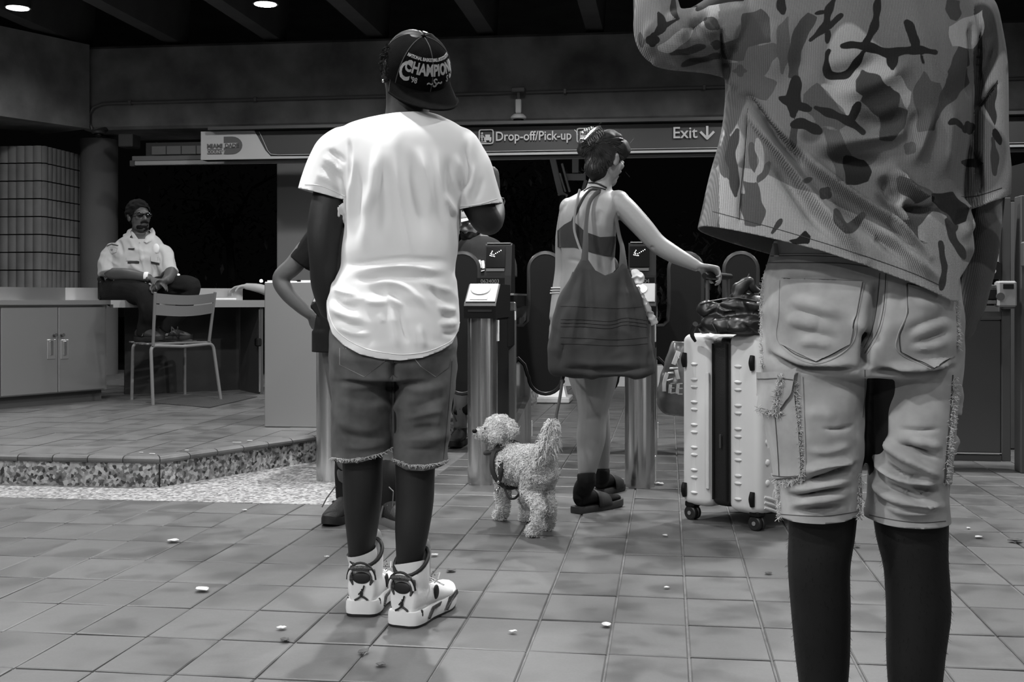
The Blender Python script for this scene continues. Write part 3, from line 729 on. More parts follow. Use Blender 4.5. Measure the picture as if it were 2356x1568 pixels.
# ---- conduit and dome cameras on the beam
m_pipe = M('conduit', srgb(105), 0.5, metal=0.2)
CV = VB-0.03
pts = [Pv(1700, 198.5, CV), Pv(900, 220.5, CV), Pv(262, 237, CV), Pv(235, 239, CV), Pv(215, 247, CV), Pv(206, 262, CV), Pv(205, 280, CV), Pv(212, 298, CV)]
cd = root('conduit', pts[4], 'thin metal conduit running along the concrete beam', 'conduit')
extra = [Pv(2420, 178, CV)]
MB().tube(extra+pts, 0.016, 8).build('pipe', m_pipe, cd)
for px in (300, 588, 900, 1300, 1620):
    py = 237-(px-262)*0.0262; p = Pv(px, py, CV); MB().box(p, (0.03, 0.06, 0.05), AX, BY, ch=0.004).build('clamp', m_pipe, cd)
def dome_cam(px, py, V, s, label, stem):
    p = Pv(px, py, V); r = root('dome_camera', p, label, 'camera')
    MB().lathe([(0.0, 0.05*s), (0.055*s, 0.045*s), (0.085*s, 0.02*s), (0.09*s, 0.0), (0.08*s, -0.01*s), (0.0, -0.012*s)], p, 24, cap=False).build('housing', m_white if stem else m_dgrey, r)
    MB().ell(p-ZZ*0.012*s, (0.06*s, 0.06*s, 0.055*s)).build('dome', m_glass, r)
    if not stem: MB().tube([p+ZZ*0.02, p+BY*0.16+ZZ*0.06], 0.03, 8).build('mount', m_dgrey, r)
    if stem:
        q = Pv(px, 207, V); q.x = p.x; q.y = p.y
        MB().tube([p+ZZ*0.04*s, q], 0.018, 8).build('drop_pipe', m_pipe, r)
        MB().box(q, (0.14, 0.10, 0.05), AX, BY, ch=0.01).build('junction_box', m_pipe, r)
        MB().box(p+ZZ*0.12, (0.06, 0.06, 0.14), AX, BY, ch=0.008).build('collar', m_white, r)
dome_cam(1193, 272, CV-0.1, 0.9, 'small dome camera hanging from a drop pipe above the sign', True)
dome_cam(227, 306, CV-0.1, 0.8, 'small dark dome camera at the left end of the beam', False)

# ---- emergency gate at the right
EV = 6.94
eg = root('exit_gate', Pv(2320, 1062, EV), 'dark steel emergency gate with push bar behind the man in camouflage', 'gate')
m_edark = M('gate_frame_paint', srgb(70), 0.42, metal=0.3); m_epan = brushed('gate_panel_steel', 0.16, 0.30)
def eb(x0, y0, x1, y1, mat, name, dep=0.05, off=0.0, ch_=0.004, par=None):
    a = Pv(x0, y0, EV+off); b = Pv(x1, y1, EV+off); c = (a+b)/2
    return MB().box(c, (abs((b-a).dot(AX)), dep, abs(a.z-b.z)), AX, BY, ch=ch_).build(name, mat, par or eg)
eb(1985, 735, 2302, 1041, m_epan, 'lower_panel', 0.02)
eb(2302, 455, 2323, 1060, m_edark, 'stile'); eb(1965, 455, 1985, 1060, m_edark, 'stile')
eb(1985, 1041, 2302, 1060, m_edark, 'bottom_rail'); eb(1985, 1037, 2302, 1041, m_pipe, 'bead', 0.06)
eb(1985, 716, 2302, 735, m_edark, 'middle_rail'); eb(1985, 455, 2302, 472, m_edark, 'top_rail')
MB().box(Pv(2140, 590, EV+0.01), (0.74, 0.01, 0.55), AX, BY).build('glass_pane', m_glass, eg, smooth=False)
eb(2150, 655, 2290, 664, m_steel, 'push_bar_edge', 0.06, -0.05); eb(2150, 664, 2290, 688, m_blkp, 'push_bar', 0.07, -0.05); eb(2150, 690, 2290, 699, m_pipe, 'push_bar_lower', 0.06, -0.05)
lock = eb(2291, 646, 2335, 706, m_grey, 'alarm_box', 0.09, -0.06, 0.01)
OFF[lock] = OFF[eg]
c = Pv(2301, 682, EV-0.11); MB().lathe([(0.022, 0), (0.022, 0.012), (0.0, 0.012)], c, 18, AX, ZZ, -BY).build('key_cylinder', m_dgrey, lock)
eb(2308, 653, 2332, 664, m_blkp, 'label_window', 0.01, -0.105, 0, lock); eb(2305, 698, 2332, 710, m_pipe, 'strike', 0.05, -0.06, 0.004, lock)
eb(2240, 500, 2297, 602, M('notice_board', srgb(150), 0.6), 'notice', 0.012, -0.03, 0); eb(2240, 604, 2303, 642, m_blkp, 'black_notice', 0.012, -0.03, 0)
a = Pv(2279, 623, EV-0.04); pill = MB(); pp = []
for k in range(16):
    t = 2*math.pi*k/16; pp.append(a+AX*(math.copysign(0.022, math.cos(t))+0.017*math.cos(t)-0.01)+ZZ*(0.017*math.sin(t)))
pill.prism(pp, -BY*0.004).build('pill_logo', m_signw, eg, smooth=False)
a = Pv(2274, 625.5, EV-0.046); text_on('ooo', 0.018, a-AX*0.012+ZZ*0.0, AX, ZZ, 0.001).build('pill_lettering', m_blkp, eg, smooth=False)
ep = root('gate_post', G(2350, 1085), 'dark square gate post at the right edge of the frame', 'post')
q = G(2352, 1085); zt2 = Pv(2350, 450, EV).z
MB().box(q+AX*0.04+ZZ*(zt2/2), (0.13, 0.13, zt2), AX, BY, ch=0.004).build('shaft', m_edark, ep)
MB().box(q+AX*0.03-BY*0.10+ZZ*(Pv(2347, 586, EV).z), (0.12, 0.06, 0.14), AX, BY, ch=0.008).build('card_reader', m_dgrey, ep)
MB().tube([q+AX*0.02-BY*0.07+ZZ*0.93, q+AX*0.02-BY*0.10+ZZ*0.93, q+AX*0.05-BY*0.10+ZZ*0.93], 0.012, 8).build('hook', m_blkp, ep)
# ticket machine with domed hood behind the gate
tm0 = Pv(2400, 690, 8.2); tm0.z = 0
tm = root('ticket_machine', tm0, 'dark ticket machine with sloped hood behind the gate at right', 'machine')
zt3 = Pv(2312, 383, 8.0).z
hp = [(-0.34, zt3-0.22), (-0.30, zt3-0.03), (-0.26, zt3), (0.0, zt3+0.07), (0.2, zt3+0.07), (0.34, zt3-0.1), (0.34, zt3-0.22)]
MB().prism([tm0+AX*x-BY*0.2+ZZ*z for x, z in hp], BY*0.5).build('hood', M('hood_gloss', 0.02, 0.25), tm, angle=25)
MB().box(tm0+ZZ*((zt3-0.22)/2)+BY*0.05, (0.66, 0.5, zt3-0.22), AX, BY, ch=0.01).build('cabinet', m_dgrey, tm)

# ---- outside: low white wall, plinth, steel frame
ww = G(1228, 890); vw = UV(G(1380, 890))[1]
MB().box(B(0.2, vw+0.15, 0.12), (3.2, 0.3, 0.24), AX, BY, ch=0.01).build('wall_low', M('low_wall_paint', srgb(190), 0.7, var=0.1), smooth=False, kind='structure', label='low pale wall outside beyond the gates')
pb = G(1268, 928); plr = root('concrete_plinth', pb+BY*0.2, 'pale concrete plinth outside behind the woman\'s leash', 'plinth')
MB().box(pb+BY*0.2+ZZ*0.03, (0.34, 0.42, 0.05), AX, BY, ch=0.008).build('slab', M('plinth_concrete', srgb(165), 0.8, var=0.2), plr)
MB().prism([pb+BY*0.1-AX*0.15+ZZ*0.055, pb+BY*0.1+AX*0.13+ZZ*0.055, pb+BY*0.15+AX*0.10+ZZ*0.16, pb+BY*0.15-AX*0.15+ZZ*0.16], BY*0.2).build('block', M('plinth_white', srgb(205), 0.7), plr, smooth=False)
OV = 14.0
wf = root('white_steel_frame', Pv(1300, 440, OV), 'white angled steel frame lit outside behind the woman', 'frame')
m_wf = M('white_steel', srgb(215), 0.45)
def bar(x0, y0, x1, y1, wpx, name, dy=0.0, mt=m_wf):
    a = Pv(x0, y0, OV+dy); b = Pv(x1, y1, OV+dy); d = (b-a).normalized(); w = wpx*OV/F
    MB().box((a+b)/2, (w, 0.06, (b-a).length), d.cross(BY)*-1, BY, d, ch=0.004).build(name, mt, wf)
bar(1271, 362, 1290, 444, 14, 'leg'); bar(1293, 376, 1311, 441, 5, 'brace', -0.1); bar(1288, 398, 1301, 441, 4, 'brace', -0.05)
bar(1324, 360, 1324, 398, 15, 'post'); bar(1300, 407, 1348, 407, 15, 'crossbeam', -0.02); bar(1286, 443, 1304, 454, 13, 'foot'); bar(1348, 414, 1342, 436, 8, 'leg'); bar(1255, 359, 1420, 356, 8, 'top_rail')
base_leg = Pv(1295, 450, OV); MB().tube([base_leg, Vector((base_leg.x, base_leg.y, 0.0))], 0.05, 10).build('support_post', m_dgrey, wf)
# ---- trees outside
m_leaf = M('night_leaf', 0.06, 0.5, var=0.4, scale=9)
m_bark = M('night_bark', 0.03, 0.9)
def tree(px, py, V, R, n, label, seed):
    rr = random.Random(seed); c = Pv(px, py, V); base = Vector((c.x, c.y, 0)); t = root('tree', base, label, 'tree', 'trees in the dark outside')
    MB().limb([base, base+ZZ*c.z*0.5+AX*0.1, c], [0.10, 0.07, 0.04], 4, 8).build('trunk', m_bark, t)
    brn = MB()
    for k in range(6):
        e = c+Vector((rr.uniform(-R, R)*0.7, rr.uniform(-.5, .5)*R, rr.uniform(-.2, .8)*R)); brn.tube([c-ZZ*0.3, (c+e)/2+ZZ*0.1, e], [0.03, 0.02, 0.008], 6)
    brn.build('branches', m_bark, t)
    lv = MB()
    for k in range(n):
        q = c+Vector((rr.gauss(0, 0.45)*R, rr.gauss(0, 0.4)*R, rr.gauss(0, 0.45)*R)); s_ = rr.uniform(0.04, 0.09)
        d = Vector((rr.uniform(-1, 1), rr.uniform(-1, 1), rr.uniform(-1, .4))).normalized(); x, y = frame_of(d)
        lv.add([q, q+d*s_+x*s_*0.35, q+d*s_*2.0, q+d*s_-x*s_*0.35+y*0.01], [(0, 1, 2), (0, 2, 3)])
    lv.build('foliage', m_leaf, t, smooth=False)
tree(1205, 490, 15.5, 0.8, 900, 'faint leafy tree outside right of the white-shirted man', 3)
tree(520, 500, 16.0, 1.1, 900, 'faint leafy tree outside in the dark opening behind the desk', 4)
tree(1580, 640, 15.0, 0.7, 500, 'low shrub-like tree outside behind the right gate', 5)
m_far = M('distant_lamp', 0.9, 0.5, emit=6.0)
for (px, py, s_, lab) in ((411, 632, 0.022, 'tiny distant street lamp outside by the guard\'s knee'), (601, 646, 0.03, 'tiny distant lamp outside above the kiosk corner')):
    p = Pv(px, py, 20.0); r = root('distant_lamp', Vector((p.x, p.y, 0)), lab, 'lamp')
    MB().ell(p, s_, nu=8, nv=6).build('bulb', m_far, r); MB().tube([Vector((p.x, p.y, 0)), p], 0.02, 6).build('pole', m_bark, r)
# ================================================================ figure tools
from mathutils.bvhtree import BVHTree
def fuse(mb, voxel=0.005, smooth=4, factor=0.5):
    me = mb.mesh('tmp'); o = bpy.data.objects.new('tmp', me); COL.objects.link(o)
    md = o.modifiers.new('r', 'REMESH'); md.mode = 'VOXEL'; md.voxel_size = voxel; md.adaptivity = 0
    if smooth:
        ms = o.modifiers.new('s', 'SMOOTH'); ms.factor = factor; ms.iterations = smooth
    dg = bpy.context.evaluated_depsgraph_get(); ev = o.evaluated_get(dg); m2 = ev.to_mesh()
    V = np.empty(len(m2.vertices)*3); m2.vertices.foreach_get('co', V); V = V.reshape(-1, 3)
    Q = np.empty(len(m2.loops), dtype=np.int64); m2.loops.foreach_get('vertex_index', Q); Q = Q.reshape(-1, 4)
    ev.to_mesh_clear(); bpy.data.objects.remove(o); bpy.data.meshes.remove(me)
    return V, Q
def hloft(S, rows, n, power=2.0, kb=1.0):
    """stack of level rings: rows of x, y, z, half width, half depth"""
    R_ = []; e = 2.0/power
    for q in rows:
        ring = []
        for k in range(n):
            t = 2*math.pi*k/n; c, s_ = math.cos(t), math.sin(t)
            ring.append(Vector((q[0]+q[3]*math.copysign(abs(c)**e, c), q[1]+q[4]*kb*math.copysign(abs(s_)**e, s_), q[2])))
        R_.append(ring)
    S.loft(R_)
def normals(V, Q):
    n = np.cross(V[Q[:, 2]]-V[Q[:, 0]], V[Q[:, 3]]-V[Q[:, 1]]); N = np.zeros_like(V)
    for k in range(4): np.add.at(N, Q[:, k], n)
    return N/np.maximum(np.linalg.norm(N, axis=1, keepdims=True), 1e-12)
def proj(V): return np.stack([CX+V[:, 0]/V[:, 1]*F, HY-(V[:, 2]-H)/V[:, 1]*F], 1)
def facing(V, N):
    d = np.array([0, 0, H])-V; d /= np.linalg.norm(d, axis=1, keepdims=True); return (d*N).sum(1)
def poly_dist(Pt, pts):
    """distance in px to a polyline and position 0..1 along it"""
    pts = np.array(pts, float); seg = np.linalg.norm(np.diff(pts, axis=0), axis=1); cum = np.concatenate([[0], np.cumsum(seg)]); tot = cum[-1]
    best = np.full(len(Pt), 1e9); pos = np.zeros(len(Pt))
    for i in range(len(pts)-1):
        a = pts[i]; d = pts[i+1]-a; t = np.clip(((Pt-a)@d)/max(d@d, 1e-9), 0, 1); q = np.linalg.norm(Pt-(a+t[:, None]*d), axis=1)
        m = q < best; best[m] = q[m]; pos[m] = (cum[i]+t[m]*seg[i])/max(tot, 1e-9)
    return best, pos
def folds(V, Q, strokes, side=True):
    """press fold strokes (traced in picture px) into the cloth facing us: (points, width px, height m[, taper])"""
    N = normals(V, Q); Pt = proj(V); fc = np.clip((facing(V, N)-0.05)/0.3, 0, 1) if side else np.ones(len(V))
    D = np.zeros(len(V))
    for s in strokes:
        pts, w, a = s[:3]; tp = s[3] if len(s) > 3 else 0.35
        sm = spline(pts, 4) if len(pts) > 2 else np.array(pts, float)
        d, t = poly_dist(Pt, sm); e = np.clip(np.minimum(t, 1-t)/max(tp, 1e-3), 0, 1); e = e*e*(3-2*e)
        D += a*np.exp(-(d/w)**2)*(0.15+0.85*e if tp < 0.3 else e)
    return V+N*(D*fc)[:, None]
def wob(V, seed, freq, amp, n=10):
    """cheap smooth noise: sum of warped sines"""
    rg = np.random.RandomState(seed); s = np.zeros(len(V)); W = V+0.3/freq*np.sin(V[:, [1, 2, 0]]*freq*1.7+rg.rand(3)*6)
    for k in range(n):
        d = rg.normal(size=3); d *= freq*(0.6+0.9*rg.rand())/np.linalg.norm(d); s += np.sin(W@d+rg.rand()*6.28)
    return amp*s/math.sqrt(n)
def crinkle(V, Q, seed, freq, amp, stretch=(1, 1, 1)):
    N = normals(V, Q); return V+N*wob(V*np.array(stretch), seed, freq, amp)[:, None]
def ridges(V, Q, seed, freq, amp, stretch=(1, 1, 1), mask=None, sharp=1.7):
    """thin irregular creases: ridged noise"""
    N = normals(V, Q); n = wob(V*np.array(stretch), seed, freq, 1.0, 12); r = np.exp(-(n*sharp)**2)-.45
    if mask is not None: r = r*mask
    return V+N*(amp*r)[:, None]
def band(V, y0, y1, soft=30.0):
    y = proj(V)[:, 1]; a = np.clip((y-y0)/soft+.5, 0, 1); b = np.clip((y1-y)/soft+.5, 0, 1); return a*a*(3-2*a)*b*b*(3-2*b)
def in_poly(Pt, poly):
    x, y = Pt[:, 0], Pt[:, 1]; c = np.zeros(len(Pt), bool); n = len(poly)
    for i in range(n):
        x1, y1 = poly[i]; x2, y2 = poly[i-1]
        m = ((y1 > y) != (y2 > y)) & (x < (x2-x1)*(y-y1)/((y2-y1) if y2 != y1 else 1e-9)+x1); c ^= m
    return c
def to_bm(V, Q):
    me = bpy.data.meshes.new('t'); me.from_pydata(V.tolist(), [], Q.tolist()); bm = bmesh.new(); bm.from_mesh(me); bpy.data.meshes.remove(me); return bm
def cut_plane(bm, co, no):
    """drops what lies on the side the normal points to"""
    g = bm.verts[:]+bm.edges[:]+bm.faces[:]
    bmesh.ops.bisect_plane(bm, geom=g, plane_co=co, plane_no=no, clear_outer=True, dist=1e-6)
def cut_plane_in(bm, co, no, test):
    """as cut_plane but only faces whose centre passes test; needs the cut to separate cleanly"""
    f = [x for x in bm.faces if test(x.calc_center_median())]; vs = {v for x in f for v in x.verts}; es = {e for x in f for e in x.edges}
    bmesh.ops.bisect_plane(bm, geom=list(vs)+list(es)+f, plane_co=co, plane_no=no, clear_outer=True, dist=1e-6)
def cut_below(bm, h):
    """keeps what lies above z = h(x, y)"""
    for v in bm.verts: v.co.z -= h(v.co.x, v.co.y)
    bmesh.ops.bisect_plane(bm, geom=bm.verts[:]+bm.edges[:]+bm.faces[:], plane_co=(0, 0, 0), plane_no=(0, 0, 1), clear_inner=True, dist=1e-6)
    for v in bm.verts: v.co.z += h(v.co.x, v.co.y)
def bm_obj(bm, name, mat, parent, thick=0.0, label=None, attr=None):
    me = bpy.data.meshes.new(name); bm.to_mesh(me); bm.free(); off = OFF[parent] if parent else Vector((0, 0, 0))
    me.transform(Matrix.Translation(-off)); me.polygons.foreach_set('use_smooth', np.ones(len(me.polygons), dtype=bool))
    for m in (mat if isinstance(mat, (list, tuple)) else [mat]): me.materials.append(m)
    o = bpy.data.objects.new(name, me); OFF[o] = off; link(o, parent)
    if thick:
        sm = o.modifiers.new('thickness', 'SOLIDIFY'); sm.thickness = thick; sm.offset = -1
    if label: o['label'] = label
    return o
def vq_obj(V, Q, name, mat, parent, label=None, color=None, base=None):
    off = OFF[parent] if parent else Vector(base if base is not None else (0, 0, 0)); me = bpy.data.meshes.new(name)
    me.from_pydata((V-np.array(off)).tolist(), [], Q.tolist() if hasattr(Q, 'tolist') else Q); me.update()
    if color is not None: put_color(me, color)
    return finish(me, name, mat, parent, off, True, None, label)
def put_color(me, c):
    at = me.color_attributes.new('dye', 'FLOAT_COLOR', 'POINT'); c = np.asarray(c); A = np.ones((len(me.vertices), 4))
    if c.ndim == 2: A[:] = c
    else: A[:, :3] = c[:, None]
    at.data.foreach_set('color', A.ravel())
def bvh(V, Q): return BVHTree.FromPolygons([tuple(p) for p in V], [tuple(q) for q in Q])
CAMO = Vector((0, 0, H))
def drape(tree, px, py, off=0.002, fallback=None):
    d = P(px, py, 1.0)-CAMO; d.normalize(); loc, nr, i, t = tree.ray_cast(CAMO, d)
    if loc is None: return fallback
    if nr.dot(d) > 0: nr = -nr
    return loc+nr*off
def drape_line(tree, pts, r, off=0.001, step=6, n=6, mb=None, closed=False, rb=None):
    mb = mb or MB(); S = spline(pts, 6) if len(pts) > 2 else np.array(pts, float); out = []
    L = np.concatenate([[0], np.cumsum(np.linalg.norm(np.diff(S, axis=0), axis=1))]); k = max(2, int(L[-1]/step)+1)
    last = None
    for t in np.linspace(0, L[-1], k):
        x = np.interp(t, L, S[:, 0]); y = np.interp(t, L, S[:, 1]); q = drape(tree, x, y, off)
        if q is not None and (last is None or (q-last).length < 0.25): out.append(q); last = q
    if len(out) > 1: mb.tube(out, r, n, rb=rb)
    return mb
def drape_patch(tree, left, right, nu=24, nv=24, off=0.003, thick=0.002):
    """sheet between two picture polylines, laid on the cloth"""
    def res(pl, n):
        A = np.array(pl, float); L = np.concatenate([[0], np.cumsum(np.linalg.norm(np.diff(A, axis=0), axis=1))]); t = np.linspace(0, L[-1], n)
        return np.stack([np.interp(t, L, A[:, 0]), np.interp(t, L, A[:, 1])], 1)
    Lf, Rt = res(left, nv), res(right, nv); idx = {}; mb = MB(); vs = []
    for j in range(nv):
        for i in range(nu):
            q = Lf[j]+(Rt[j]-Lf[j])*i/(nu-1); p = drape(tree, q[0], q[1], off)
            if p is not None: idx[(i, j)] = len(vs); vs.append(p)
    fs = []
    for j in range(nv-1):
        for i in range(nu-1):
            k = [(i, j), (i, j+1), (i+1, j+1), (i+1, j)]
            if all(q in idx for q in k): fs.append(tuple(idx[q] for q in k))
    mb.add(vs, fs); return mb
def hand(mb, wrist, d, palm, thumb_sign=1, size=0.19, curl=(0.5, 0.5, 0.5, 0.5), thumb=0.4, spread=0.06, tip=0.5):
    """palm and five jointed fingers: d finger direction, palm the way the palm faces"""
    d = Vector(d).normalized(); palm = Vector(palm); palm -= d*palm.dot(d); palm.normalize(); t = d.cross(palm)*thumb_sign; s = size/0.19; w = Vector(wrist)
    kn = w+d*0.095*s
    mb.tube([w-d*0.02*s, w+d*0.015*s, w+d*0.05*s, w+d*0.085*s, w+d*0.10*s], [0.026*s, 0.030*s, 0.040*s, 0.042*s, 0.036*s], 14, up=palm, rb=[0.019*s, 0.017*s, 0.016*s, 0.014*s, 0.010*s])
    for i, (o, L, r) in enumerate(((0.031, 0.072, 0.0085), (0.0105, 0.082, 0.009), (-0.0105, 0.077, 0.0086), (-0.030, 0.060, 0.0076))):
        p = kn+t*(o*s)-d*0.012*s; a = curl[i]; dd = (d+t*(o*spread*20)).normalized(); pts = [p]; rs = [r*s*1.05]
        ang = 0.0
        for q, (f, b) in enumerate(((0.46, a), (0.30, a*1.1), (0.24, a*tip*1.2))):
            ang += b; v = dd*math.cos(ang)+palm*math.sin(ang); p = p+v*(L*s*f*1.15); pts.append(p); rs.append(r*s*(1.0-0.09*(q+1)))
        mb.limb(pts, rs, 3, 10)
    b0 = w+d*0.022*s+t*0.022*s; v0 = (d*0.62+t*0.72+palm*0.30).normalized(); v1 = (d*0.85+t*(0.45-thumb)+palm*(0.25+thumb*0.8)).normalized()
    p1 = b0+v0*0.040*s; p2 = p1+v1*0.032*s; p3 = p2+(v1+palm*thumb*0.5).normalized()*0.026*s
    mb.limb([b0-v0*0.012*s, b0, p1, p2, p3], [0.012*s, 0.0145*s, 0.011*s, 0.0098*s, 0.0085*s], 3, 10)
def head(mb, c, f, up=(0, 0, 1), s=1.0, nose=1.0, jaw=1.0):
    """head with brow, nose, lips, chin and ears; c centre of the skull, f the way it looks"""
    f = Vector(f).normalized(); up = Vector(up); up -= f*up.dot(f); up.normalize(); x = f.cross(up); c = Vector(c)
    def q(a, b, d): return c+x*(a*s)+f*(b*s)+up*(d*s)
    mb.ell(q(0, -0.012, 0.030), (0.074*s, 0.094*s, 0.088*s), x, f, up, 20, 14)
    mb.ell(q(0, 0.018, -0.020), (0.063*s, 0.070*s, 0.090*s), x, f, up, 20, 14)
    mb.ell(q(0, 0.045, -0.082), (0.042*s*jaw, 0.040*s, 0.034*s), x, f, up)
    mb.ell(q(0, 0.020, -0.068), (0.056*s*jaw, 0.052*s, 0.038*s), x, f, up)
    mb.ell(q(0, 0.071, 0.026), (0.052*s, 0.016*s, 0.014*s), x, f, up)
    mb.tube([q(0, 0.080, 0.018), q(0, 0.094*nose, -0.010), q(0, 0.103*nose, -0.028), q(0, 0.088, -0.040)], [0.009*s, 0.011*s, 0.015*s, 0.010*s], 10)
    for sg in (-1, 1):
        mb.ell(q(sg*0.013, 0.089, -0.033), (0.010*s, 0.010*s, 0.008*s), x, f, up, 10, 8)
        mb.ell(q(sg*0.036, 0.066, -0.012), (0.022*s, 0.018*s, 0.020*s), x, f, up)
        mb.ell(q(sg*0.076, -0.006, -0.004), (0.010*s, 0.020*s, 0.032*s), x, f, up, 12, 8)
        mb.ell(q(sg*0.080, -0.012, 0.012), (0.008*s, 0.016*s, 0.016*s), x, f, up, 12, 8)
    mb.ell(q(0, 0.083, -0.056), (0.025*s, 0.011*s, 0.007*s), x, f, up, 12, 8); mb.ell(q(0, 0.081, -0.066), (0.022*s, 0.011*s, 0.008*s), x, f, up, 12, 8)
    return q
def strands(mb, roots, dirs, length, r, rr, seg=3, curl=0.5, n=3, droop=0.0):
    """little tapering curls standing on a surface"""
    for p, d in zip(roots, dirs):
        p = Vector(p); d = Vector(d); x, y = frame_of(d); a = rr.uniform(0, 6.28); k = rr.uniform(0.6, 1.2)*length; side = x*math.cos(a)+y*math.sin(a); pts = [p-d*length*0.15]
        for i in range(1, seg+1):
            t = i/seg; pts.append(p+d*(k*t*(1-0.35*curl*t))+side*(k*curl*t*t)-ZZ*(droop*k*t*t))
        mb.tube(pts, [r*(1-0.8*i/seg) for i in range(seg+1)], n, cap=False)
def sample_faces(V, Q, n, seed, test=None):
    rg = np.random.RandomState(seed); A = V[Q].mean(1); ar = np.linalg.norm(np.cross(V[Q[:, 2]]-V[Q[:, 0]], V[Q[:, 3]]-V[Q[:, 1]]), axis=1)
    nr = np.cross(V[Q[:, 2]]-V[Q[:, 0]], V[Q[:, 3]]-V[Q[:, 1]]); nr /= np.maximum(np.linalg.norm(nr, axis=1, keepdims=True), 1e-12)
    if test is not None: ar = ar*test(A, nr)
    k = rg.choice(len(A), n, p=ar/ar.sum()); return A[k]+rg.normal(size=(n, 3))*0.001, nr[k]
m_skind = M('dark_skin', 0.016, 0.55, spec=0.35, var=0.15, scale=9, bump=0.05, bscale=200)
m_skinb = M('brown_skin', 0.062, 0.48, var=0.12, scale=9, bump=0.05, bscale=200)
m_skinl = M('light_skin', 0.33, 0.5, var=0.06, scale=9, bump=0.04, bscale=200)
m_hairb = M('black_hair', 0.006, 0.8, var=0.3, scale=40, spec=0.12)
def eyes(q, parent, s=1.0):
    we = M('eye_white', .55, .2); ir = M('iris', .01, .2)
    for sg in (-1, 1):
        e = MB().ell(q(sg*.033, .074, .006), (.0135*s, .0125*s, .0105*s), nu=12, nv=8).build('eye', we, parent); OFF[e] = OFF[parent]
        MB().ell(q(sg*.033, .0835, .006), (.0055*s, .004*s, .0055*s), nu=10, nv=6).build('iris', ir, e)
m_blackcloth = M('black_cloth', 0.006, 0.9, var=0.2, scale=30, bump=0.1, bscale=300, spec=0.25)
def fabric(name, v, scale=900, rough=0.9, bump=0.15, var=0.1, vscale=8):
    """woven cloth: two crossed fine waves over faint cloudy fading"""
    m = M(name, v, rough, var=var, scale=vscale); N = m.node_tree.nodes; L = m.node_tree.links; b = N['Principled BSDF']
    tc = N.new('ShaderNodeTexCoord'); s = []
    for ax in ('X', 'Z'):
        w = N.new('ShaderNodeTexWave'); w.bands_direction = ax; w.inputs['Scale'].default_value = scale; w.inputs['Distortion'].default_value = 0.6; L.new(tc.outputs['Object'], w.inputs['Vector']); s.append(w)
    ad = N.new('ShaderNodeMath'); ad.operation = 'ADD'; L.new(s[0].outputs['Fac'], ad.inputs[0]); L.new(s[1].outputs['Fac'], ad.inputs[1])
    bp = N.new('ShaderNodeBump'); bp.inputs['Strength'].default_value = bump; bp.inputs['Distance'].default_value = 0.002
    L.new(ad.outputs[0], bp.inputs['Height']); L.new(bp.outputs['Normal'], b.inputs['Normal']); return m
# ================================================================ person in the white shirt
D1_ = 3.55
def T(px, py, dd=0.0): return P(px, py, D1_+dd)
KM = D1_/F
heelL = G(832, 1416); heelR = G(930, 1441)
pr = root('person', Vector(((heelL.x+heelR.x)/2, D1_, 0)), 'standing person in a long white T-shirt, backwards cap and frayed denim shorts', 'person')
S = MB()
# torso and hips under the clothes
S.limb([T(905, 860, .05), T(905, 780, .04), T(908, 680, .03), T(912, 560, .03), T(918, 440, .03), T(922, 360, .02), T(935, 300, .02)], [0.15, 0.165, 0.155, 0.150, 0.165, 0.16, 0.09], 5, 20, up=(0, 1, 0), rb=[0.10, 0.12, 0.10, 0.095, 0.105, 0.09, 0.07])
S.limb([T(932, 320, .02), T(938, 250, .03), T(935, 190, .04)], [0.075, 0.066, 0.064], 4, 16)
hf = Vector((-0.50, 0.85, 0.02)); hup = Vector((0.10, -0.16, 0.98))
hq = head(S, T(942, 165, .045), hf, hup, 1.05)
# left arm hangs, hand in the front pocket
S.limb([T(800, 360, .03), T(768, 425, .02), T(748, 520, .0), T(745, 600, .0), T(748, 660, .06), T(760, 720, .13)], [0.056, 0.054, 0.053, 0.044, 0.041, 0.030], 5, 16)
hand(S, T(762, 726, .14), (0.35, 0.45, -0.8), (0.9, 0.2, 0.3), 1, 0.19, (.2, .2, .2, .2))
# right arm bent, forearm lifted in front of the chest
S.limb([T(1050, 355, .03), T(1078, 410, .02), T(1102, 475, .03), T(1122, 508, .06), T(1133, 490, .15), T(1138, 462, .24)], [0.058, 0.052, 0.048, 0.045, 0.040, 0.028], 5, 16)
hand(S, T(1138, 455, .25), (-0.05, 0.15, 0.98), (-0.9, 0.3, 0), 1, 0.19, (.5, .6, .7, .8))
# legs
S.limb([T(842, 800, .04), T(835, 900, .03), T(833, 1010, .03), T(834, 1070, .03), T(834, 1130, .05), T(833, 1200, .09), T(831, 1262, .125), T(831, 1320, .125)], [0.085, 0.082, 0.066, 0.061, 0.060, 0.052, 0.041, 0.038], 5, 18)
S.limb([T(975, 800, .03), T(968, 900, .02), T(958, 1010, .0), T(955, 1080, .0), T(954, 1150, .0), T(948, 1220, -.005), T(942, 1290, .01), T(942, 1350, .01)], [0.085, 0.082, 0.066, 0.060, 0.0575, 0.051, 0.040, 0.039], 5, 18)
V, Q = fuse(S, 0.006, 4)
vq_obj(V, Q, 'body', m_skind, pr); eyes(hq, pr, 1.05)
# watch and earring
m_chrome = M('chrome', 0.8, 0.15, metal=1.0)
w_ = T(1137, 463, .235); MB().lathe([(0.032, -0.011), (0.035, 0), (0.032, 0.011)], w_, 18, (1, 0, 0), (0, 0.98, .15), (0, -.15, .98)).build('watch', m_chrome, pr)
MB().ell(hq(-0.083, -0.004, -0.035), 0.006).build('earring', m_chrome, pr)

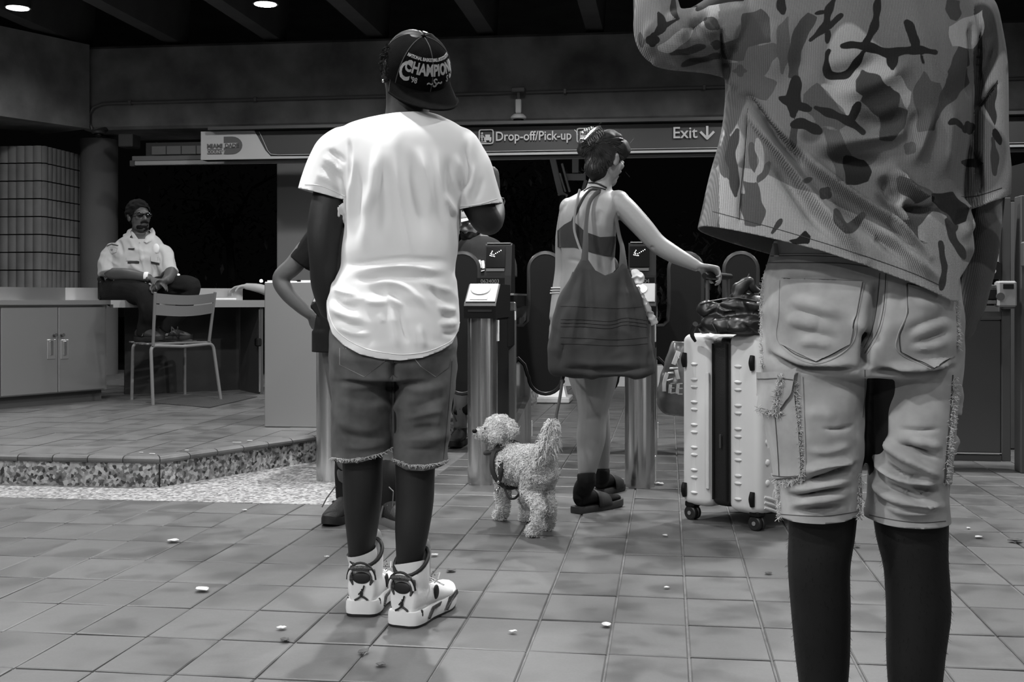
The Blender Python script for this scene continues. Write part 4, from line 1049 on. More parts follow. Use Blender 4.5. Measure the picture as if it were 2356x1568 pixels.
# ---- T-shirt
S = MB()
sil = [(262, 880, 1000, .07, .02), (276, 830, 1030, .085, .02), (292, 790, 1060, .098, .015), (320, 768, 1082, .11, .01), (360, 766, 1084, .12, .01), (420, 778, 1072, .125, .01), (500, 793, 1056, .125, .015),
       (570, 788, 1052, .125, .015), (612, 784, 1048, .125, .02), (640, 770, 1049, .135, .02), (690, 755, 1054, .145, .02), (740, 755, 1056, .15, .02), (790, 758, 1056, .152, .02), (850, 762, 1054, .155, .02)]
A = [[*T((l+r)/2, y, dd), (r-l)/2*KM, t] for (y, l, r, t, dd) in sil]
Sx = spline(A, 4); hloft(S, Sx, 40, 2.35, 1.0)
S.limb([T(822, 340, .02), T(797, 352, .02), T(772, 388, .02), T(752, 435, .015), T(738, 500, .015)], [0.06, 0.072, 0.069, 0.066, 0.066], 5, 20, rb=[0.07, 0.085, 0.082, 0.080, 0.080])
S.limb([T(1018, 340, .02), T(1050, 356, .02), T(1077, 402, .02), T(1100, 465, .03), T(1112, 520, .04)], [0.056, 0.067, 0.067, 0.064, 0.064], 5, 20, rb=[0.07, 0.085, 0.082, 0.078, 0.078])
V, Q = fuse(S, 0.0055, 9)
ST = []
for pts, w, a in [
    # long hanging folds of the back
    ([(868, 330), (862, 420), (845, 500)], 9, .012), ([(880, 350), (885, 470), (880, 560)], 14, -.010), ([(905, 330), (920, 450), (938, 540), (958, 600)], 9, .012), ([(935, 330), (962, 450), (985, 560)], 14, -.010),
    ([(960, 330), (985, 420), (1000, 500)], 10, .009), ([(1005, 330), (1012, 420), (1028, 520), (1043, 590)], 9, .011), ([(1035, 350), (1032, 420), (1045, 480)], 9, -.010), ([(1045, 350), (1062, 410), (1068, 440)], 8, .010),
    ([(1020, 440), (1038, 480), (1050, 500)], 7, .010), ([(805, 330), (808, 400), (805, 480), (800, 560)], 8, .010), ([(820, 360), (828, 450), (820, 560)], 12, -.009), ([(840, 420), (842, 520), (835, 590)], 10, .008),
    ([(795, 470), (790, 540), (800, 560)], 7, -.008),
    # roll at the waist
    ([(790, 622), (850, 620), (930, 612), (1000, 622), (1045, 612)], 10, .016), ([(785, 607), (850, 604), (930, 598), (985, 600), (1040, 600)], 7, -.012), ([(800, 640), (870, 640), (950, 636), (1040, 642)], 8, -.012),
    ([(830, 650), (890, 648), (940, 665), (975, 700), (1000, 722)], 8, .011), ([(840, 668), (890, 672), (925, 695), (930, 712)], 8, -.009), ([(880, 660), (905, 690), (935, 705)], 6, .009),
    ([(960, 640), (1000, 660), (1045, 672)], 7, .010), ([(985, 650), (1020, 690), (1050, 700)], 7, -.009), ([(1000, 700), (1030, 712), (1055, 708)], 6, .011), ([(1010, 722), (1035, 730), (1056, 724)], 6, -.009), ([(1005, 742), (1035, 745), (1056, 738)], 6, .009), ([(1010, 765), (1040, 768), (1055, 755)], 6, -.008),
    ([(760, 660), (790, 672), (830, 678)], 7, .010), ([(758, 682), (790, 700), (830, 710)], 7, -.009), ([(757, 705), (790, 722), (840, 735)], 7, .010), ([(762, 728), (800, 746), (850, 752)], 7, -.008), ([(770, 745), (810, 765), (860, 770)], 7, .007),
    ([(898, 690), (905, 740), (915, 790), (935, 812)], 8, .009), ([(915, 700), (928, 760), (945, 800)], 8, -.007), ([(965, 740), (970, 780), (980, 808)], 7, .007), ([(836, 690), (860, 696), (895, 694)], 6, .009), ([(870, 720), (880, 735), (885, 745)], 5, .006),
    # sleeves
    ([(745, 360), (770, 380), (790, 400)], 5, .007), ([(735, 380), (765, 400), (792, 425)], 5, -.006), ([(728, 398), (760, 418), (792, 445)], 5, .006), ([(750, 345), (780, 360), (795, 380)], 5, -.006), ([(798, 310), (806, 360), (806, 440)], 4, -.009),
    ([(1065, 330), (1080, 400), (1062, 450)], 5, -.007), ([(1095, 370), (1085, 420), (1070, 460)], 7, .006), ([(1115, 400), (1105, 440), (1090, 470)], 6, -.005),
]: ST.append((pts, w, a*1.25))
V = folds(V, Q, [(q[0], q[1], q[2]*.8) for q in ST])
V = ridges(V, Q, 31, 26, .011, (1, .6, .14), band(V, 310, 600, 60)); V = ridges(V, Q, 32, 52, .0055, (.45, .5, 1), band(V, 630, 830, 40)); V = ridges(V, Q, 33, 40, .004, (.8, .8, .8), band(V, 320, 480, 60)*np.clip((np.abs(proj(V)[:, 0]-925)-110)/30, 0, 1)); V = crinkle(V, Q, 3, 38, 0.0010, (1, 1, .5))
bm = to_bm(V, Q)
hem_px = np.array([(700, 560), (745, 640), (752, 690), (757, 730), (772, 765), (800, 790), (840, 810), (885, 820), (930, 824), (980, 818), (1020, 803), (1042, 788), (1054, 762), (1060, 735), (1085, 600)], float)
hx = (hem_px[:, 0]-CX)*KM; hz = H-(hem_px[:, 1]-HY)*KM
cut_below(bm, lambda x, y: float(np.interp(x, hx, hz))+(0.05 if y > D1_+0.05 else 0)*min(1, (y-D1_-0.05)/0.1 if y > D1_+0.05 else 0))
# cuffs and neck
cl0, cl1 = T(700, 436, .0), T(797, 462, .0); n_ = (cl1-cl0).cross(Vector((0, 1, 0))).normalized(); n_ = n_ if n_.z < 0 else -n_
ax = T(790, 480); cut_plane_in(bm, (cl0+cl1)/2, n_, lambda c: c.x < T(796, 460).x and c.z < T(0, 400).z and c.z > T(0, 540).z and c.x < T(779, 500).x+max(0, (c.z-T(0, 475).z)*0.8))
cr0, cr1 = T(1050, 484, .0), T(1148, 466, .0); n_ = (cr1-cr0).cross(Vector((0, 1, 0))).normalized(); n_ = n_ if n_.z < 0 else -n_
cut_plane_in(bm, (cr0+cr1)/2, n_, lambda c: c.x > T(1059, 470).x and c.z < T(0, 420).z and c.z > T(0, 560).z)
cut_plane(bm, T(945, 276, 0), Vector((-0.10, 0.35, 1)).normalized())
m_tee = fabric('white_jersey', 0.72, 1400, 0.92, 0.05, 0.03, 5)
tee = bm_obj(bm, 'tshirt', m_tee, pr, 0.003, 'long white T-shirt bunched at the waist')
tT = bvh(V, Q)
mb = MB(); drape_line(tT, [tuple(p-np.array([0, 9])) for p in hem_px[2:14]], 0.0016, 0.0002, 5, 5, mb); drape_line(tT, [(702, 424), (740, 428), (795, 452)], 0.0015, 0.0002, 5, 5, mb); drape_line(tT, [(1060, 474), (1100, 470), (1144, 457)], 0.0015, 0.0002, 5, 5, mb)
mb.build('hem_seam', m_tee, pr, kind='stuff')

# ---- denim shorts
S = MB()
def hring(y, l, r, t, dd): return [*T((l+r)/2, y, dd), (r-l)/2*KM, t]
A = [hring(*q) for q in ((700, 765, 1046, .12, .03), (760, 762, 1050, .14, .03), (820, 757, 1052, .15, .03), (868, 760, 1050, .14, .03))]
Sx = spline(A, 4); hloft(S, Sx, 36, 2.3, 1.0)
for rows in (((820, 758, 912, .13, .03), (900, 761, 906, .125, .03), (980, 764, 904, .118, .03), (1040, 765, 904, .112, .03), (1090, 767, 905, .110, .03)),
             ((820, 898, 1052, .13, .02), (900, 907, 1046, .125, .01), (980, 909, 1037, .118, .005), (1050, 906, 1030, .110, .0), (1110, 906, 1030, .108, .0))):
    Sx = spline([hring(*q) for q in rows], 4); hloft(S, Sx, 32, 2.3, 0.78)
V, Q = fuse(S, 0.0055, 3)
V = folds(V, Q, [([(905, 830), (904, 870), (902, 900)], 8, -.02, .1), ([(770, 880), (830, 890), (890, 880)], 9, .008), ([(775, 905), (840, 925), (895, 915)], 10, -.008), ([(770, 960), (820, 985), (890, 985)], 10, .008), ([(775, 990), (830, 1010), (895, 1005)], 9, -.010), ([(780, 1025), (830, 1030), (895, 1018)], 8, .008),
    ([(915, 880), (970, 900), (1040, 875)], 10, .008), ([(920, 925), (960, 935), (1035, 905)], 9, -.009), ([(920, 965), (970, 955), (1030, 940)], 8, .010), ([(935, 990), (975, 985), (1020, 985)], 8, -.013), ([(915, 1010), (960, 1010), (1020, 1005)], 8, .009), ([(925, 1030), (965, 1035), (1015, 1030)], 7, -.008), ([(1000, 860), (1015, 930), (1000, 1000)], 9, .006), ([(790, 850), (800, 940), (790, 1030)], 10, .004)])
V = ridges(V, Q, 41, 38, .006, (.5, .6, 1.1)); V = crinkle(V, Q, 5, 45, 0.0015)
m_den = fabric('mid_denim', srgb(82), 1100, 0.95, 0.25, 0.35, 14)
bm = to_bm(V, Q)
hL = np.array([(740, 1064), (765, 1056), (800, 1060), (840, 1056), (880, 1045), (903, 1032)], float); hR = np.array([(905.5, 1058), (940, 1072), (980, 1073), (1010, 1068), (1034, 1060), (1060, 1056)], float)
hp2 = np.concatenate([hL, hR]); hx2 = (hp2[:, 0]-CX)*KM; hz2 = H-(hp2[:, 1]-HY)*KM
cut_below(bm, lambda x, y: float(np.interp(x, hx2, hz2)))
cut_plane(bm, T(900, 712), (0, 0, 1))
bm_obj(bm, 'denim_shorts', m_den, pr, 0.003, 'faded denim shorts with frayed hems')
tS = bvh(V, Q)
m_thr = M('pale_thread', srgb(170), 0.9); m_stitch = M('dark_stitch', srgb(58), 0.9)
fr = MB(); rr = random.Random(11)
for seg in (hL, hR):
    for k in range(230):
        t = rr.random(); x = np.interp(t, np.linspace(0, 1, len(seg)), seg[:, 0]); y = np.interp(t, np.linspace(0, 1, len(seg)), seg[:, 1])
        p = drape(tS, x, y-4, 0.001)
        if p is None: continue
        d = Vector((rr.uniform(-.9, .9), rr.uniform(-.6, .1), rr.uniform(-1, .15))); e = Vector((rr.uniform(-1, 1), -.2, rr.uniform(-.6, .6))); L = rr.uniform(.006, .015)
        fr.tube([p, p+d*L*0.6, p+d*L+e*L*0.4], [.0012, .001, .0005], 4, cap=False)
fr.build('frayed_hem', m_thr, pr, kind='stuff')
# back pockets and stitching
mb = MB()
for pts in ([(782, 800), (782, 838), (838, 866), (885, 830), (884, 815)], [(790, 800), (789, 832), (838, 858), (878, 826)], [(795, 800), (812, 822), (840, 834), (870, 828), (884, 815)], [(955, 826), (968, 842), (1002, 866), (1030, 845), (1037, 805)], [(962, 826), (975, 840), (1002, 858), (1024, 840), (1030, 806)], [(985, 824), (1010, 834), (1035, 815)]):
    for a, b in zip(pts[:-1], pts[1:]): drape_line(tS, [a, b], 0.0011, 0.0006, 5, 5, mb)
mb.build('pocket_stitching', m_thr, pr, kind='stuff')
MB().add(*(lambda m: (m.v, m.f))(drape_patch(tS, [(783, 800), (783, 838), (838, 865)], [(884, 812), (885, 830), (838, 865.5)], 20, 14, 0.0025))).build('back_pocket', m_den, pr)
MB().add(*(lambda m: (m.v, m.f))(drape_patch(tS, [(955, 824), (968, 842), (1002, 865)], [(1038, 803), (1031, 845), (1002, 865.5)], 20, 14, 0.0025))).build('back_pocket', m_den, pr)
mb = MB(); drape_line(tS, [(906, 822), (904, 850), (902, 880), (900, 960), (902, 1030)], 0.0014, 0.0004, 5, 5, mb); drape_line(tS, [(1040, 830), (1035, 900), (1026, 1000), (1020, 1055)], 0.0014, 0.0004, 5, 5, mb); mb.build('seam', m_stitch, pr, kind='stuff')

# ---- cap worn backwards
m_cap = M('black_cap', 0.0035, 0.95, var=0.3, scale=60, bump=0.2, bscale=400, spec=0.06); m_capu = M('cap_underbrim', srgb(120), 0.8)
cn = Vector((0.25, -0.60, 0.76)).normalized(); cb = Vector((0.44, -0.60, -0.66)); cb -= cn*cb.dot(cn); cb.normalize(); cs = cn.cross(cb)
cc = T(955, 166, .045)
def capp(ang, e, k=1.0):
    """ang around the crown (0 = brim side), e elevation 0 rim .. 1 top"""
    a = e*math.pi/2; rad = math.cos(a)**0.85 if a < math.pi/2-1e-4 else 0.0; h = 0.122*math.sin(a)**0.9
    return cc+(cb*math.cos(ang)*0.112+cs*math.sin(ang)*0.103)*rad*k+cn*h*k
rings = []
for i in range(15):
    e = i/14.0; rings.append([capp(2*math.pi*j/48, min(e, .985), 1.0+0.004*math.cos(6*2*math.pi*j/48)) for j in range(48)])
cm = MB(); cm.loft(rings[::1], cap=True)
cp = cm.build('cap', m_cap, pr, angle=60); cp['label'] = 'black cap worn backwards with embroidered lettering'
OFF[cp] = OFF[pr]
MB().ell(capp(0, 0.999), (0.008, 0.008, 0.005)).build('button', m_cap, cp)
mb = MB()
for k in range(6): mb.tube([capp(k*math.pi/3, e/12.0, 1.006) for e in range(13)], 0.0016, 5)
mb.build('panel_seam', M('cap_seam', 0.03, 0.8), cp, kind='stuff')
# brim: curved sheet
def brim(t, s_, off=0.0):
    a = s_*1.25; p = capp(a, 0.0, 1.0); out = (cb*0.96+cs*0.0); w = math.cos(s_*math.pi/2*0.98)**0.45
    return p+(out*0.098*t*w)+cs*(s_*0.006*t)-cn*(0.030*t*s_*s_+0.004*t)+cn*off
top = [[brim(i/6.0, -1+2*j/24.0, 0.0015) for j in range(25)] for i in range(7)]; bot = [[brim(i/6.0, -1+2*j/24.0, -0.0015) for j in range(25)] for i in range(7)]
def sheet(rows):
    n = len(rows[0]); return [p for r in rows for p in r], [(i*n+j, i*n+j+1, (i+1)*n+j+1, (i+1)*n+j) for i in range(len(rows)-1) for j in range(n-1)]
b1 = MB().add(*sheet(top)); b1.build('brim', m_cap, cp, angle=80)
b2 = MB().add(*sheet(bot)); b2.build('underbrim', m_capu, cp, angle=80)
MB().tube(top[-1], 0.0035, 6).build('brim_edge', m_cap, cp)
# embroidery: text laid on the crown
m_emb = M('embroidery', srgb(150), 0.7, bump=0.3, bscale=300)
def cap_text(txt, size, e0, ang0, stretch=1.0, arch=0.0, depth=0.0015, name='embroidery', mat=None):
    vs, fs = text_mesh(txt, size, depth, align='CENTER', offset=0.0014 if size > .03 else 0.0004); mb = MB(); out = []
    for p in vs:
        x = p.x*stretch; ang = ang0+x/0.108; e = e0+(p.y*(1+0)+arch*x*x)/0.155; q = capp(ang, max(0.0, e), 1.012+p.z*8); out.append(q)
    mb.add(out, fs); mb.build(name, mat or m_emb, cp, smooth=False)
cap_text('CHAMPIONS', 0.040, 0.24, 0.0, 0.86); cap_text('NATIONAL BASKETBALL ASSOCIATION', 0.0125, 0.47, 0.0, 0.95)
cap_text('C', 0.064, 0.10, -0.86, 0.9); cap_text('S', 0.060, 0.12, 0.84, 0.9)
cap_text("'98", 0.018, 0.10, -0.55, 1.0); cap_text('~S~', 0.028, 0.07, 0.10, 1.2); cap_text('S', 0.022, 0.10, 0.60, 1.0)
MB().add(*(lambda r: sheet(r))([[capp(2.3+0.05*i, 0.80+0.014*j, 1.015) for j in range(6)] for i in range(9)])).build('sticker', M('cap_sticker', srgb(215), 0.5), cp)
# hair tufts beside the face
S = MB(); rr = random.Random(5); rts = []; dr = []
for k in range(700):
    a = rr.uniform(-1, 1); b = rr.uniform(-1, 1)
    if a*a+b*b > 1: continue
    rad = max(0.05, 1-a*a-b*b)**.5; p = hq(-0.062-0.018*rad, -0.006+0.036*a, 0.016+0.050*b); rts.append(p); dr.append(((p-hq(0, -0.01, 0.02)).normalized()+Vector((rr.uniform(-.4, .4), rr.uniform(-.4, .4), rr.uniform(-.3, .3)))).normalized())
strands(S, rts, dr, 0.013, 0.0020, rr, 3, 0.9, 3); S.build('hair', m_hairb, pr, kind='stuff')

# ---- high-top sneakers
m_leather = M('white_leather', 0.74, 0.45, var=0.04, scale=20, bump=0.05, bscale=120); m_rub = M('white_rubber', 0.72, 0.5, var=0.05, scale=15); m_speck = granite('black_speckled_rubber', 0.004, 0.10, 500); m_shoeb = M('shoe_black', 0.008, 0.6); m_sock = fabric('white_sock', 0.66, 1500, 0.95, 0.3)
def sneaker(heel, fdir, label, lean=0.0):
    f = Vector((fdir[0], fdir[1], 0)).normalized(); x = f.cross(ZZ); o = Vector((heel.x, heel.y, 0))
    def q(a, b, c): return o+x*a+f*b+ZZ*c
    s = root('sneaker', o, label, 'shoe'); s.parent = None
    return s, q, x, f
def build_sneaker(heel, fdir, label, legpt):
    f = Vector((fdir[0], fdir[1], 0)).normalized(); x = f.cross(ZZ); o = Vector((heel.x, heel.y, 0))
    def q(a, b, c): return o+x*(a*1.2)+f*b+ZZ*c
    up = MB()
    # upper
    rows = [(-0.002, 0.030, .035, .125), (0.012, 0.038, .032, .130), (0.05, 0.043, .032, .130), (0.10, 0.043, .032, .115), (0.15, 0.046, .032, .098), (0.20, 0.049, .030, .080), (0.25, 0.046, .030, .066), (0.285, 0.034, .032, .056), (0.302, 0.015, .036, .046)]
    A = spline(rows, 3); rg = []
    for (b, w, z0, z1) in A:
        rg.append([q(math.copysign(abs(math.cos(t))**0.8, math.cos(t))*w, b, (z0+z1)/2+(z1-z0)/2*math.copysign(abs(math.sin(t))**0.8, math.sin(t))) for t in [2*math.pi*k/24 for k in range(24)]])
    up.loft(rg)
    an = q(0, 0.062, 0.12); up.limb([q(0, 0.060, 0.05), q(0, 0.058, 0.10), q(0, 0.060, 0.150), q(0, 0.064, 0.200), q(0, 0.066, 0.260)], [0.043, 0.050, 0.053, 0.050, 0.048], 4, 20, up=f, rb=[0.060, 0.062, 0.060, 0.054, 0.052])
    V, Q = fuse(up, 0.004, 3)
    bm = to_bm(V, Q); cut_plane(bm, q(0, 0.0, 0.142), (ZZ*0.93-f*0.62).normalized())
    sh = bm_obj(bm, 'sneaker', m_leather, pr, 0.004, label); OFF[sh] = OFF[pr]
    # sole: midsole and dark outsole
    out = [(0.0, 0.0), (0.020, 0.002)]
    fo = [(-0.012, 0.022), (0.002, 0.040), (0.05, 0.046), (0.11, 0.043), (0.17, 0.049), (0.22, 0.053), (0.265, 0.047), (0.295, 0.030), (0.308, 0.010)]
    F2 = spline(fo, 3); 
    def outline(k, z, spring=True): 
        L_ = [q(-w*k, b, z+(max(0, b-0.2)**2*2.2 if spring else 0)) for b, w in F2]; R_ = [q(w*k, b, z+(max(0, b-0.2)**2*2.2 if spring else 0)) for b, w in F2[::-1]]; return L_+R_
    MB().loft([outline(0.96, 0.0), outline(0.98, 0.008)]).build('outsole', m_shoeb, sh)
    MB().loft([outline(0.99, 0.008), outline(1.02, 0.018), outline(1.0, 0.040), outline(0.94, 0.047)]).build('midsole', m_rub, sh, angle=50)
    for sg in (-1, 1):      # black wedges on the midsole and panels on the side
        MB().prism([q(sg*0.0475, 0.055, 0.020), q(sg*0.0475, 0.085, 0.046), q(sg*0.0465, 0.150, 0.046), q(sg*0.047, 0.135, 0.036), q(sg*0.047, 0.095, 0.036), q(sg*0.047, 0.065, 0.013)], x*sg*0.004).build('midsole_wedge', m_speck, sh, smooth=False)
        MB().prism([q(sg*0.050, 0.165, 0.016), q(sg*0.051, 0.20, 0.050), q(sg*0.050, 0.255, 0.060), q(sg*0.049, 0.265, 0.045), q(sg*0.053, 0.21, 0.034), q(sg*0.052, 0.18, 0.012)], x*sg*0.004).build('forefoot_wedge', m_speck, sh, smooth=False)
        MB().ell(q(sg*0.0425, 0.125, 0.080), (0.006, 0.018, 0.022), x, f, ZZ).build('side_panel', m_shoeb, sh)
        MB().ell(q(sg*0.041, 0.028, 0.034), (0.005, 0.010, 0.016), x, f, ZZ).build('heel_flash', m_shoeb, sh)
        for k in range(5): MB().ell(q(sg*(0.0485), 0.075+0.012*(k % 3), 0.125+0.012*(k//2)), 0.0018, nu=6, nv=4).build('eyelet_hole', m_shoeb, sh)
    # collar lining
    cl = []
    for k in range(25):
        t = 2*math.pi*k/24; bb = 0.060+0.054*math.cos(t); cl.append(q(0.0415*math.sin(t), bb, 0.142+0.667*bb+0.002))
    MB().tube(cl[:-1], 0.0060, 8, closed=True).build('collar', m_shoeb, sh)
    # heel tab with loop and speckled horns
    def arch(rx, z0, h, n=13): return [q(rx*math.cos(math.pi*k/(n-1)), -0.004-0.010*math.sin(math.pi*k/(n-1)), z0+h*math.sin(math.pi*k/(n-1))) for k in range(n)]
    MB().tube(arch(0.033, 0.112, 0.044), 0.0048, 8).build('heel_loop', m_rub, sh); MB().tube(arch(0.036, 0.112, 0.052), 0.0038, 8).build('heel_loop_edge', m_shoeb, sh)
    for sg in (-1, 1): MB().limb([q(sg*0.029, -0.002, 0.140), q(sg*0.028, 0.000, 0.118), q(sg*0.022, -0.001, 0.094)], [0.008, 0.008, 0.003], 3, 8).build('heel_horn', m_speck, sh)
    MB().limb([q(-0.026, -0.007, 0.145), q(0, -0.013, 0.150), q(0.026, -0.007, 0.145)], [0.009, 0.010, 0.009], 4, 8).build('heel_tab', m_speck, sh)
    MB().ell(q(0, -0.003, 0.116), (0.028, 0.005, 0.018), x, f, ZZ).build('heel_window', m_shoeb, sh)
    # leaping-figure emblem and small word on the heel
    def hb(a, c): return q(a, -0.0045-0.0*abs(a), c)
    e = MB()
    for pts, r in (([(0.000, 0.075), (0.001, 0.068), (0.000, 0.060)], .0042), ([(0.000, 0.060), (-0.008, 0.053), (-0.017, 0.047)], .0032), ([(0.000, 0.060), (0.009, 0.055), (0.017, 0.048)], .0032), ([(0.001, 0.073), (0.005, 0.080), (0.006, 0.088)], .0022), ([(0, 0.072), (-0.005, 0.068), (-0.007, 0.064)], .0022)):
        e.tube([hb(a, c+.002)-f*0.002 for a, c in pts], r, 6)
    e.ell(hb(0.002, 0.081)-f*0.002, 0.0032); e.ell(hb(0.007, 0.092)-f*0.002, 0.0026); e.build('heel_emblem', m_shoeb, sh)
    text_on('A I R', 0.009, q(-0.011, -0.0068, 0.035), x, ZZ, 0.0005).build('heel_word', M('grey_print', srgb(165), 0.6), sh, smooth=False)
    # tongue and laces
    MB().limb([q(0, 0.150, 0.105), q(0, 0.122, 0.150), q(0, 0.112, 0.200), q(0, 0.110, 0.235), q(0, 0.112, 0.250)], [0.022, 0.034, 0.040, 0.036, 0.016], 4, 12, up=f, rb=[.008, .010, .009, .007, .005]).build('tongue', m_leather, sh)
    for k in range(4): MB().tube([q(-0.030, 0.125+0.03*k, 0.118-0.013*k), q(0, 0.130+0.03*k, 0.132-0.014*k), q(0.030, 0.125+0.03*k, 0.118-0.013*k)], 0.003, 6).build('lace', m_rub, sh)
    MB().tube([q(0.038, 0.13, 0.13), q(0.055, 0.12, 0.14), q(0.057, 0.10, 0.125), q(0.045, 0.105, 0.112)], 0.0022, 6).build('lace', m_rub, sh)
    # sock
    lg = Vector(legpt); MB().limb([q(0, 0.062, 0.085), q(0, 0.060, 0.13), lg-ZZ*0.0], [0.049, 0.048, 0.047], 4, 20, cap=False).build('sock', m_sock, pr)
    return sh
build_sneaker(G(832, 1416), (0.10, 0.99), 'white high-top sneaker on the left foot', T(831, 1266, .125))
build_sneaker(G(926, 1442), (0.36, 0.93), 'white high-top sneaker on the right foot', T(942, 1292, .01))
# ================================================================ person in the camouflage top, close on the right
D2_ = 2.2
def C(px, py, dd=0.0): return P(px, py, D2_+dd)
K2 = D2_/F
cpr = root('person', Vector((C(1985, 0).x, D2_, 0)), 'tall person in a loose camouflage top and torn light denim shorts, close at right', 'person')
S = MB()
S.limb([C(1980, 830, .03), C(1978, 740, .03), C(1975, 620, .02), C(1975, 480, .02), C(1975, 300, .02), C(1975, 100, .02), C(1972, -20, .02), C(1965, -90, .03)], [0.14, 0.155, 0.145, 0.135, 0.155, 0.17, 0.15, 0.07], 5, 20, up=(0, 1, 0), rb=[0.10, 0.12, 0.10, 0.095, 0.105, 0.10, 0.08, 0.06])
S.limb([C(1965, -70, .03), C(1962, -130, .04), C(1960, -190, .05)], [0.075, 0.062, 0.06], 4, 16)
chq = head(S, C(1960, -228, .06), (-0.15, 0.98, 0.0), (0, 0, 1), 1.06)
# right arm down, hand in the pocket
S.limb([C(2200, 10, .02), C(2240, 140, .02), C(2258, 300, .02), C(2260, 420, .02), C(2256, 520, .04), C(2240, 640, .08), C(2205, 745, .13)], [0.062, 0.054, 0.048, 0.042, 0.038, 0.034, 0.027], 5, 16)
hand(S, C(2203, 752, .135), (-0.45, 0.35, -0.8), (-0.8, -0.3, 0.4), -1, 0.19, (.25, .25, .25, .25))
# left arm raised: elbow out to the left, forearm up
S.limb([C(1745, -10, .02), C(1660, 50, .0), C(1580, 85, .0), C(1520, 85, .02), C(1505, 10, .06), C(1500, -110, .12), C(1505, -190, .15)], [0.062, 0.052, 0.047, 0.044, 0.040, 0.034, 0.026], 5, 16)
hand(S, C(1506, -196, .155), (0.25, 0.2, 0.95), (0.9, 0.4, -0.2), 1, 0.19, (.8, .9, 1.0, 1.0))
# legs and feet
S.limb([C(1885, 800, .03), C(1888, 960, .03), C(1890, 1120, .03), C(1891, 1215, .03), C(1884, 1300, .04), C(1888, 1400, .06), C(1892, 1500, .08), C(1894, 1568, .09), C(1896, 1700, .10), C(1897, 1800, .10)], [0.10, 0.085, 0.070, 0.062, 0.058, 0.056, 0.052, 0.047, 0.036, 0.036], 5, 18)
S.limb([C(2080, 800, .02), C(2090, 960, .02), C(2092, 1120, .02), C(2098, 1225, .02), C(2107, 1300, .02), C(2113, 1400, .03), C(2107, 1500, .04), C(2105, 1568, .05), C(2103, 1700, .06), C(2102, 1800, .06)], [0.10, 0.085, 0.072, 0.066, 0.059, 0.059, 0.054, 0.050, 0.037, 0.036], 5, 18)
V, Q = fuse(S, 0.006, 4)
m_skinx = M('deep_skin', 0.009, 0.62, spec=0.3, var=0.2, scale=9, bump=0.05, bscale=220)
vq_obj(V, Q, 'body', m_skinx, cpr); eyes(chq, cpr, 1.06)
# fine leg hair on the calves
pp, nn_ = sample_faces(V, Q, 900, 4, lambda A, n: ((A[:, 2] < 0.53) & (A[:, 2] > 0.2)).astype(float))
hs = MB(); strands(hs, pp, [(Vector(n)+Vector((0, 0, -1.2))).normalized() for n in nn_], 0.008, 0.0003, random.Random(3), 2, 0.3, 3); hs.build('leg_hair', m_hairb, cpr, kind='stuff')
# short hair
hb_ = MB(); hb_.ell(chq(0, -0.016, 0.036), (0.079, 0.097, 0.090), *(Vector((0.98, 0.15, 0)), Vector((-0.15, 0.98, 0)), ZZ)); hv, hqq = fuse(hb_, 0.005, 1); bm = to_bm(hv, hqq)
cut_plane(bm, chq(0, 0.02, 0.02), Vector((-0.12, 0.80, -0.58))); bm_obj(bm, 'hair', m_hairb, cpr, 0.006)
# shoes (below the frame)
for (px, dd) in ((1897, .10), (2102, .06)):
    a = C(px, 1800, dd); o = Vector((a.x, a.y-0.07, 0)); sm = MB()
    sm.tube([o+Vector((0, 0.0, .035)), o+Vector((0, .06, .045)), o+Vector((0, .15, .042)), o+Vector((0, .24, .032)), o+Vector((0, .28, .025))], [.030, .040, .045, .044, .02], 16, up=(0, 0, 1), rb=[.03, .045, .042, .03, .018]); sm.limb([o+Vector((0, .07, .05)), o+Vector((0, .07, .12))], [.045, .048], 3, 14)
    v_, q_ = fuse(sm, 0.005, 3); sh = vq_obj(v_, q_, 'shoe', m_shoeb, cpr); MB().box(o+Vector((0, .135, .012)), (.088, .30, .024), ch=.011).build('sole', m_rub, sh)

# ---- camouflage top
S = MB()
sil = [(-85, 1870, 2060, .07, .02), (-60, 1790, 2150, .09, .02), (-20, 1712, 2215, .11, .01), (40, 1675, 2238, .125, .01), (120, 1664, 2236, .135, .0), (200, 1674, 2230, .14, .0), (300, 1668, 2224, .145, .0), (400, 1642, 2208, .15, .0), (470, 1624, 2206, .155, .0), (530, 1608, 2222, .158, .0), (600, 1600, 2226, .158, .0), (680, 1595, 2214, .158, .0), (760, 1590, 2206, .158, .0)]
A = [[*C((l+r)/2, y, dd), (r-l)/2*K2, t] for (y, l, r, t, dd) in sil]
Sx = spline(A, 4); hloft(S, Sx, 44, 2.5, 1.0)
S.limb([C(2170, 40, .02), C(2208, 42, .02), C(2243, 125, .02), C(2258, 240, .02), C(2260, 360, .02), C(2259, 470, .025), C(2258, 540, .03)], [0.035, 0.056, 0.047, 0.040, 0.040, 0.042, 0.043], 5, 24, rb=[0.05, 0.08, 0.082, 0.080, 0.078, 0.078, 0.078], up=(0, 1, 0))
S.limb([C(1790, 90, .02), C(1695, 84, .01), C(1610, 88, .0), C(1545, 88, .0), C(1520, 70, .01), C(1508, 0, .04), C(1502, -90, .09)], [0.050, 0.066, 0.054, 0.050, 0.046, 0.040, 0.038], 5, 24, rb=[0.06, 0.085, 0.075, 0.072, 0.068, 0.06, 0.055], up=(0, 1, 0))
S.limb([C(1700, 150, .0), C(1640, 130, .0), C(1560, 118, .0), C(1515, 105, .0)], [0.03, 0.032, 0.034, 0.034], 4, 14)
V, Q = fuse(S, 0.0034, 10)
